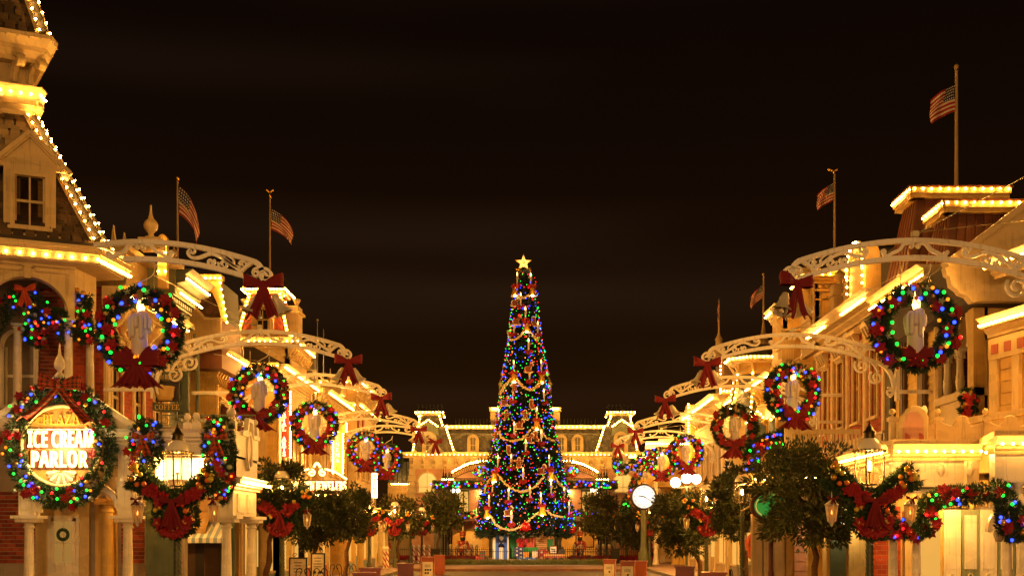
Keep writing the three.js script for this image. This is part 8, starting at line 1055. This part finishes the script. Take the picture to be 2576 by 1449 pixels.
  [[1133, 84.6], [1150, 84.6], [1170, 84.6], [1186, 84.6], [1199, 84.6], [1445, 84.6], [1462, 84.6], [1503, 84.6], [1518, 84.6], [1533, 84.6], [967, 66.5], [974, 66.5], [1040, 80], [1052, 80], [1066, 80], [1079, 80]].forEach(([px, d], i) => { const p = [PX(px, d), 0.05, -d], l = i < 5 ? `red and white striped post before the left station arch, ${nth[i]} from the left` : i < 10 ? `red and white striped post before the right station arch, ${nth[i - 5]} from the left` : i < 12 ? `red and white striped post beside the far left soldier, ${nth[i - 10]} from the left` : `red and white striped post left among the street lamps, ${nth[i - 12]} from the left`, gp = ['posts before the left arch', 'posts before the right arch', 'posts by the far left soldier', 'posts among the left lamps'][i < 5 ? 0 : i < 10 ? 1 : i < 12 ? 2 : 3]; if (!i) { cane.name = numbered('striped_post'); cane.position.set(...p); scene.add(cane); tag(cane, l, 'post', gp); } else copyOf(cane, p, 0, l, gp); });
}
// ---------------------------------------------------------------- clipped street trees
const leafGeo = (() => { const p = [], q = [V(0, 0, 0), V(0.018, 0.035, 0.006), V(0, 0.085, 0), V(-0.018, 0.035, 0.006), V(0, 0.04, -0.004)]; for (const k of [0, 1, 4, 1, 2, 4, 2, 3, 4, 3, 0, 4]) p.push(q[k].x, q[k].y, q[k].z); const g = new THREE.BufferGeometry(); g.setAttribute('position', new THREE.Float32BufferAttribute(p, 3)); g.computeVertexNormals(); return clean(g); })();
function streetTree(seed, label, px0, py0, px1, py1, d, tpx, { n = 9000, loose = 0, ls = 1, warm = 0 } = {}) {
  const r = rng(seed), cx = PX((px0 + px1) / 2, d), cy = PY((py0 + py1) / 2, d), rx = (px1 - px0) / 2 * d / F, ry = (py1 - py0) / 2 * d / F, tx = PX(tpx, d), g = thing('street_tree', label, 'tree', [tx, 0, -d], 'clipped street trees');
  const q = []; for (let i = 0; i <= 8; i++) { const t = i / 8; q.push(V(tx + (cx - tx) * t * t + 0.05 * Math.sin(i * 2 + seed), (cy - ry * 0.2) * t, -d + 0.04 * Math.cos(i * 3 + seed))); }
  const trunk = new B(), cv = new THREE.CatmullRomCurve3(q); for (let i = 0; i < 10; i++) { const a = cv.getPoint(i / 10), b = cv.getPoint((i + 1) / 10); trunk.cyl(a, b.clone().addScaledVector(b.clone().sub(a), 0.08), 0.11 - 0.006 * i + 0.012 * r(), 0.105 - 0.006 * i, 9); } trunk.mesh('trunk', M.bark, g);
  const limbs = []; for (let i = 0; i < 9; i++) { const a = i / 9 * 6.283 + r(), s = cv.getPoint(0.72 + 0.25 * r()), e = V(cx + rx * 0.75 * Math.cos(a), cy - ry * (0.55 - 0.9 * r()), -d + rx * 0.7 * Math.sin(a)), m = s.clone().lerp(e, 0.5).add(V(0, -0.12, 0)); limbs.push([s, m, e]); new B().tube([s, m, e], 0.032, 10, 6).mesh('branch', M.bark, g); }
  const clumps = [], nc = 120; for (let i = 0; i < nc; i++) { const u = V(r() - 0.5, r() - 0.5, r() - 0.5).normalize(), k = Math.pow(r(), 0.4) * (1.06 - 0.3 * r() * r() - 0.2 * loose * r()); const ctop = Math.abs(u.y) > 0.55 ? 0.9 : 1; clumps.push([V(cx + u.x * rx * k, cy + u.y * ry * k * ctop, -d + u.z * rx * k), u, 0.16 + 0.16 * r()]); }
  const im = new THREE.InstancedMesh(leafGeo, M.leaf, n), col = new THREE.Color();
  for (let i = 0; i < n; i++) { const [c, u, s] = clumps[Math.floor(r() * nc)], o = V(r() - 0.5, r() - 0.5, r() - 0.5).normalize().multiplyScalar(s * (rx / 1.3) * (0.5 + 0.7 * r())), dir = o.clone().normalize().addScaledVector(u, 0.5).add(V(0, 0.2, 0)); im.setMatrixAt(i, new THREE.Matrix4().compose(c.clone().add(o), new THREE.Quaternion().setFromUnitVectors(V(0, 1, 0), dir.normalize()).multiply(new THREE.Quaternion().setFromAxisAngle(V(0, 1, 0), r() * 6)), V(1, 1, 1).multiplyScalar(1.35 * ls * (0.8 + 0.6 * r())))); const v = 0.6 + 0.8 * r(); im.setColorAt(i, col.setRGB((0.036 + 0.032 * r() + warm) * v, (0.05 + 0.024 * r()) * v, 0.014 * v)); }
  im.name = 'crown'; im.castShadow = im.receiveShadow = true; offset(im, g); g.add(tag(im, null, null, null, 'stuff'));
}
streetTree(1, 'dark clipped tree just right of the ice cream porch', 628, 1134, 772, 1350, 36.5, 668, { n: 13000, ls: 1.1 });
streetTree(2, 'large dark clipped tree with forked trunk below the jewellery sign', 705, 1232, 905, 1382, 43, 785, { n: 14000, ls: 1.2 });
streetTree(3, 'dark clipped tree behind the metal chairs, right of the forked tree', 845, 1215, 932, 1372, 50, 868, { n: 8000, ls: 1.3 });
streetTree(4, 'loose green tree between the left lamps and their lanterns', 955, 1228, 1060, 1372, 77, 1000, { n: 5500, loose: 1, ls: 1.6, warm: 0.01 });
streetTree(5, 'loose thin branched tree left of the Christmas tree', 1045, 1225, 1178, 1350, 91, 1100, { n: 5500, loose: 1, ls: 1.9, warm: 0.01 });
streetTree(6, 'large dark clipped tree with bare trunk beside the nearest right lamp', 1892, 1092, 2182, 1392, 33, 2055, { n: 22000, ls: 1.0 });
streetTree(7, 'dark clipped tree between the bare lamp and the unlit wreath', 1785, 1155, 1915, 1368, 41, 1880, { n: 11000, ls: 1.15 });
streetTree(8, 'dark clipped tree with drooping branches right of the clock', 1640, 1232, 1798, 1395, 48, 1766, { n: 11000, ls: 1.3 });
streetTree(9, 'bright green bushy tree below the clock face', 1540, 1262, 1640, 1398, 80, 1548, { n: 6500, loose: 0.6, ls: 1.7, warm: 0.012 });
streetTree(10, 'loose tree right of the Christmas tree before the station balcony', 1455, 1215, 1562, 1372, 93, 1543, { n: 5500, loose: 1, ls: 2.0, warm: 0.01 });
// ---------------------------------------------------------------- clock, oval sign, boards, bins, chairs
{
  const d = 71.5, x = PX(1620, d), y = PY(1250, d), g = thing('street_clock', 'white lit street clock with Roman numerals and gilt crown on a post', 'clock', [x, 0, -d]), m = mat4(x, y, -d);
  new B(m).lathe([[0.6, -0.16], [0.78, -0.14], [0.8, 0], [0.78, 0.14], [0.7, 0.17], [0.68, 0.12]], 0, 0, 0, 40, mat4(0, 0, 0, 0, Math.PI / 2)).mesh('clock_case', M.bronze, g);
  new B(m).add(new THREE.CylinderGeometry(0.69, 0.69, 0.03, 40), mat4(0, 0, 0.1, 0, Math.PI / 2)).mesh('clock_dial_lamp', M.dial, g);
  const t = new B(m); ['XII', 'I', 'II', 'III', 'IIII', 'V', 'VI', 'VII', 'VIII', 'IX', 'X', 'XI'].forEach((s, i) => { const a = -i / 12 * 6.283; t.add(text(s, 0.1, 0.01), mul(mat4(0.56 * Math.sin(-a), 0.56 * Math.cos(a), 0.118), mat4(0, 0, 0, 0, 0, a))); }); t.add(new THREE.TorusGeometry(0.46, 0.006, 4, 40), mat4(0, 0, 0.118)).add(new THREE.TorusGeometry(0.65, 0.006, 4, 40), mat4(0, 0, 0.118)); t.mesh('clock_numeral', M.black, g);
  for (const [h, mn, l, w] of [[0, 1.4, 0.44, 0.04], [1, 0, 0.34, 0.06]]) { const a = h ? 9.35 / 12 * 6.283 : 20 / 60 * 6.283; new B(m).bar(V(-0.1 * Math.sin(a), -0.1 * Math.cos(a), 0.13 + h * 0.01), V(l * Math.sin(a), l * Math.cos(a), 0.13 + h * 0.01), w, 0.01).mesh('clock_hand', M.black, g); }
  const cr = new B(m); band(cr, spiral(-0.25, 0.86, 0.14, 1.2, 0, 1, 16), 0.05, 0.1); band(cr, spiral(0.25, 0.86, 0.14, 1.2, Math.PI, -1, 16), 0.05, 0.1); cr.sph(0, 0.98, 0, 0.1, 10, 8, 1.4).mesh('gilt_crown', M.goldleaf, g);
  new B().lathe([[0.34, 0], [0.34, 0.9], [0.26, 1.0], [0.2, 1.4], [0.17, 2.9], [0.24, 3.0], [0.16, 3.2], [0.14, y - 0.75], [0.2, y - 0.7]], x, 0, -d, 16).mesh('post', M.greenpost, g);
  const l = new THREE.RectAreaLight(new THREE.Color(1, 0.9, 0.7), 1.2, 1.2, 1.2); l.name = 'clock_dial_lamp'; l.position.set(x, y, -d + 0.25); l.rotation.set(0, Math.PI, 0); scene.add(l);
}
{
  const d = 33.6, x = PX(1940, d), y = PY(1273, d), g = thing('oval_sign', 'green lit oval sign in dark frame half hidden by leaves', 'sign', [x, 0, -d]), m = mat4(x, y, -d), e = (k) => { const s = new THREE.Shape(); s.absellipse(0, 0, 0.56 * k, 0.42 * k, 0, 6.283); return s; };
  new B(m).ext(e(1), 0.1, mat4(0, 0, -0.06), 0.03).mesh('sign_frame', M.maroon, g); new B(m).ext(e(0.86), 0.02, mat4(0, 0, 0.08)).mesh('sign_lit_face', M.greensign, g); const rg = e(0.8), ho = new THREE.Path(); ho.absellipse(0, 0, 0.43, 0.315, 0, Math.PI * 2, true); rg.holes.push(ho); new B(m).ext(rg, 0.012, mat4(0, 0, 0.1)).mesh('sign_lit_rim', M.litpane, g);
  new B().cyl(V(x, 0, -d), V(x, y - 0.4, -d), 0.07, 0.06, 14).cyl(V(x, 0, -d), V(x, 1.0, -d), 0.1, 0.08, 14).lathe([[0.07, y - 0.5], [0.13, y - 0.46], [0.07, y - 0.4]], x, 0, -d, 12).mesh('post', M.maroon, g); const lp = PX(1865, 38.4); new B().cyl(V(lp, y - 0.05, -38.3), V(x - 0.6, y - 0.02, -d), 0.03, 0.03, 6).mesh('sign_arm', M.tan, g);
}
const board = (label, px, py, w, h, d, lines, dots) => { const x = PX(px, d), y = PY(py, d), g = thing('menu_board', label, 'sign', [x, 0, -d]), m = mat4(x, y, -d, 0, -0.06); new B(m).box(-w / 2 - 0.05, -h - 0.05, -0.05, w / 2 + 0.05, 0.05, 0).mesh('frame', M.dark, g); new B(m).box(-w / 2, -h, 0, w / 2, 0, 0.01).mesh('face', M.white, g); const t = new B(m); lines.forEach((s, i) => t.box(-s / 2, -0.14 - i * 0.1, 0.01, s / 2, -0.115 - i * 0.1, 0.014)); t.mesh('lettering', M.dark, g); for (let i = 0; i < (dots || 0); i++) new B(m).add(new THREE.CylinderGeometry(0.055, 0.055, 0.006, 16), mat4(-0.11 + i * 0.2, -0.62, 0.012, 0, Math.PI / 2)).mesh('pictogram', M.black, g); const s = new B(m); band(s, spiral(-0.12, 0.12, 0.08, 1.2, 0, 1, 14), 0.015, 0.02); band(s, spiral(0.12, 0.12, 0.08, 1.2, Math.PI, -1, 14), 0.015, 0.02); s.mesh('scroll', M.iron, g); new B().box(x - w / 2, 0, -d - 0.4, x - w / 2 + 0.03, y - h, -d).box(x + w / 2 - 0.03, 0, -d - 0.4, x + w / 2, y - h, -d).mesh('leg', M.iron, g); };
board('white notice board with bottles drawn on it, dark frame, left of the forked tree', 749, 1406, 0.5, 1.1, 39, [0.26, 0.2, 0.3, 0.26]); board('white notice board with round pictograms, right of the forked tree trunk', 799, 1395, 0.4, 1.1, 41.5, [0.26, 0.22, 0.3, 0.26], 2);
const bin = (label, px, py, w, d, face, kind = M.maroon) => { const x = PX(px, d), y = PY(py, d), g = thing('litter_bin', label, 'bin', [x, 0, -d]), m = mat4(x, 0, -d, (px < 1325 ? 0.15 : -0.15)); new B(m).box(-w / 2, 0.08, -w / 2, w / 2, y - 0.06, w / 2).box(-w / 2 + 0.03, 0, -w / 2 + 0.03, w / 2 - 0.03, 0.08, w / 2 - 0.03).mesh('body', kind, g); new B(m).box(-w / 2 - 0.03, y - 0.06, -w / 2 - 0.03, w / 2 + 0.03, y, w / 2 + 0.03).mesh('top', kind, g); new B(m).box(-w / 2 + 0.06, 0.2, w / 2, w / 2 - 0.06, y - 0.15, w / 2 + 0.015).mesh('panel', kind, g); if (face) { new B(m).box(-w / 2 + 0.04, 0.05, w / 2 + 0.015, w / 2 - 0.04, y - 0.22, w / 2 + 0.04).mesh('notice', M.white, g); const t = new B(m); for (const [i, j] of face) t.box(-0.13 + i * 0.11, y - 0.62 - j * 0.14, w / 2 + 0.04, -0.05 + i * 0.11, y - 0.54 - j * 0.14, w / 2 + 0.045); for (let k = 0; k < 3; k++) t.box(-0.14, y - 0.36 - k * 0.045, w / 2 + 0.04, 0.14, y - 0.345 - k * 0.045, w / 2 + 0.044); t.mesh('pictogram', M.black, g); } };
const binM = paint('#7a2c1c', { roughness: 0.35 }), binO = paint('#a5502a', { roughness: 0.5 });
bin('low dark red bin at the bottom, left of the white dome lamp post', 930, 1428, 0.62, 36, null, binM); bin('dark red bin with glossy top beside the left kerb lamp', 1019, 1417, 0.62, 47, null, binM); bin('orange brown bin with white pictogram notice, left', 1074, 1401, 0.55, 54, [[0, 0], [1, 0], [2, 0], [0, 1], [1, 1]], binO); bin('plain orange brown bin, left of the planting bed', 1105, 1396, 0.5, 60, null, binO);
bin('orange brown bin with notice, nearest the planting bed on the right', 1534, 1407, 0.56, 56, [[1, 0]], binO); bin('wide orange brown bin behind the notice bin, right of the bed', 1610, 1411, 0.62, 53, null, binO); bin('orange brown bin with square notice, in front of the clock', 1580, 1411, 0.58, 50, [[1, 0]], binO); bin('low dark red bin at the bottom right, below the drooping tree', 1724, 1424, 0.62, 40, null, binM); bin('low dark red bin at the bottom, right of the drooping tree trunk', 1797, 1439, 0.66, 33, null, binM); bin('plain brown bin at the bottom edge, near the left metal chairs', 1475 - 560, 1440, 0.6, 32.5, null, binM);
const chair = new THREE.Group(); chair.name = 'metal_chair'; { const b = new B(); for (const s of [-1, 1]) { b.tube([V(s * 0.2, 0.45, 0), V(s * 0.2, 0.75, -0.02), V(s * 0.19, 0.9, -0.04), V(s * 0.1, 0.97, -0.05), V(s * 0.03, 0.9, -0.05), V(s * 0.08, 0.82, -0.04)], 0.013, 24, 6); b.tube([V(s * 0.1, 0.5, 0), V(s * 0.12, 0.7, -0.02), V(s * 0.04, 0.84, -0.04)], 0.01, 14, 6); } b.mesh('backrest', M.iron, chair); new B().add(new THREE.CylinderGeometry(0.22, 0.22, 0.03, 20), mat4(0, 0.45, 0.2)).mesh('seat', M.iron, chair); for (const [x, z] of [[-0.17, 0.05], [0.17, 0.05], [-0.17, 0.36], [0.17, 0.36]]) new B().cyl(V(x * 1.15, 0, z), V(x, 0.44, z), 0.012, 0.012, 6).mesh('leg', M.iron, chair); }
[[761, 34, 'between the notice boards, first from the left'], [806, 34, 'in front of the pictogram board, second from the left'], [845, 38.5, 'third from the left'], [885, 38.5, 'fourth from the left, beside the twisted lamp post'], [1843, 33, 'at the right bins, left of the pair'], [1876, 33.5, 'at the right bins, right of the pair']].forEach(([px, d, w], i) => { const p = [PX(px, d), 0.12, -d], l = 'black curled metal chair ' + w; if (!i) { chair.name = numbered('metal_chair'); chair.position.set(...p); scene.add(chair); tag(chair, l, 'chair', 'black metal chairs on the pavements'); } else copyOf(chair, p, 0.3 * i, l, 'black metal chairs on the pavements'); });
// ---------------------------------------------------------------- flags
const flagM = new THREE.MeshStandardMaterial({ side: THREE.DoubleSide, roughness: 0.8, map: (() => { const t = dataTex(256, (u, v) => { const s = Math.floor((1 - v) * 13); if (u < 0.4 && s < 7) { const x = u / 0.4 * 6 % 1 - 0.5, y = (1 - v) / (7 / 13) * 5 % 1 - 0.5; return Math.hypot(x, y) < 0.27 ? [0.85, 0.8, 0.75] : [0.09, 0.1, 0.22]; } return s % 2 ? [0.85, 0.78, 0.7] : [0.62, 0.1, 0.08]; }, true, 1); t.repeat.set(1, 1); return t; })() });
const flag = (label, px, py, d, h, l, dx, droop, dz = 0.25) => { const p = at(px, py, d), g = thing('flag', label, 'flag', [p.x, p.y, p.z]), s = sheet((u, v) => { const k = u * l, a = droop * (0.6 + 0.4 * u); return Object.assign(V(dx * k * Math.cos(a) + 0.03 * Math.sin(v * 7 + u * 3), -(1 - v) * h * (1 - 0.12 * u) - k * Math.sin(a), dz * k * 0.6 + 0.09 * Math.sin(u * 9 + v * 3) * u + 0.05 * Math.sin(v * 8) * u), { u, w: v }); }, 28, 16); const o = new THREE.Mesh(s, flagM); o.name = 'cloth'; o.castShadow = true; g.add(o); return g; };
const pole = (label, px, py0, py1, d, r) => { const a = at(px, py1, d), b = at(px, py0, d), g = thing('flagpole', label, 'flagpole', [a.x, a.y, a.z]); new B().cyl(a, b, r, r * 0.7, 10).lathe([[0.1, 0], [0.1, 0.06], [0.06, 0.1], [0.09, 0.16], [0.05, 0.3]].map(([q, y]) => [q * r * 18, y]), a.x, a.y - 0.05, a.z, 12).mesh('pole', M.tan, g); new B().sph(b.x, b.y, b.z, r * 1.6, 10, 8, 1.6).mesh('finial', M.goldleaf, g); if (px > 600) { const e = new B(mat4(b.x, b.y + 0.12, b.z)); e.bar(V(0, 0, 0), V(-0.16, 0.14, 0), 0.05, 0.02).bar(V(0, 0, 0), V(0.16, 0.14, 0), 0.05, 0.02).sph(0, -0.02, 0, 0.05, 8, 6, 1.5).mesh('eagle', M.goldleaf, g); } };
pole('tall flagpole behind the nearest left arch', 445, 448, 668, 40.5, 0.04); pole('flagpole with gilt eagle on the red roofed tower', 678, 492, 735, 54, 0.045);
flag('drooping striped flag on the pole behind the nearest left arch', 448, 468, 40.5, 0.95, 1.5, 0.95, 1.05); flag('striped flag blowing right on the eagle topped pole', 681, 525, 54, 0.95, 1.35, 1, 0.75); flag('striped flag high on the copper tower pole, right', 2404, 212, 37, 0.85, 1.05, -0.9, 0.55); flag('faded striped flag on the eagle topped pole, right', 2101, 458, 46, 0.7, 0.95, -0.9, 0.6); flag('small striped flag blowing left above the octagonal turret', 1920, 716, 56, 0.65, 0.9, -0.9, 0.75); flag('narrow striped flag hanging on the far right pole', 1809, 748, 62, 0.9, 0.6, -0.25, 1.3);
// ---------------------------------------------------------------- unseen floodlights on two posts, out of view, light the street from behind
for (const s of [-1, 1]) {
  const g = thing('unseen_floodlight_post', `tall post of an unseen flood lamp, out of view behind the viewer on the ${s < 0 ? 'left' : 'right'}`, 'unseen_floodlight', [s * 9, 0, 9]); new B().cyl(V(s * 9, 0, 9), V(s * 9, 7.2, 9), 0.12, 0.08, 12).mesh('post', M.greenpost, g); new B().box(s * 9 - 0.5, 7.0, 8.75, s * 9 + 0.5, 7.6, 9.05).mesh('unseen_lamp_housing', M.iron, g); new B().box(s * 9 - 0.45, 7.05, 8.72, s * 9 + 0.45, 7.55, 8.745).mesh('unseen_lamp_glass_bulb', M.globe, g);
  const l = new THREE.SpotLight(new THREE.Color(1, 0.54, 0.19), UNSEEN_FLOOD, 0, R(34), 0.9); l.name = 'unseen_floodlight_bulb'; l.position.set(s * 9, 7.3, 8.6); l.target.position.set(s * 5, 6.5, -35); l.shadow.radius = 25; l.castShadow = true; scene.add(l, l.target);
  const q = thing('unseen_floodlight', `small unseen white flood lamp above the ${s < 0 ? 'left' : 'right'} shops, placed to light the gifts`, 'unseen_floodlight', [s * 9.1, 4.2, -60]); new B().box(s * 9.1 - 0.15, 4.1, -60.1, s * 9.1 + 0.15, 4.35, -59.85).box(s * 9.1 - 0.03, 4.0, -60, s * 9.1 + 0.03, 4.1, -59.95).mesh('unseen_lamp_housing', M.iron, q);
  const w = new THREE.SpotLight(new THREE.Color(1, 0.72, 0.42), 420, 0, R(15), 0.6); w.name = 'unseen_gift_floodlight_bulb'; w.position.set(s * 9, 4.25, -60.3); w.target.position.set(0, 1.0, -76); w.shadow.radius = 6; w.castShadow = true; scene.add(w, w.target);  // unseen floodlight above the shops, placed to light the gifts
}
renderer.render(scene, camera);
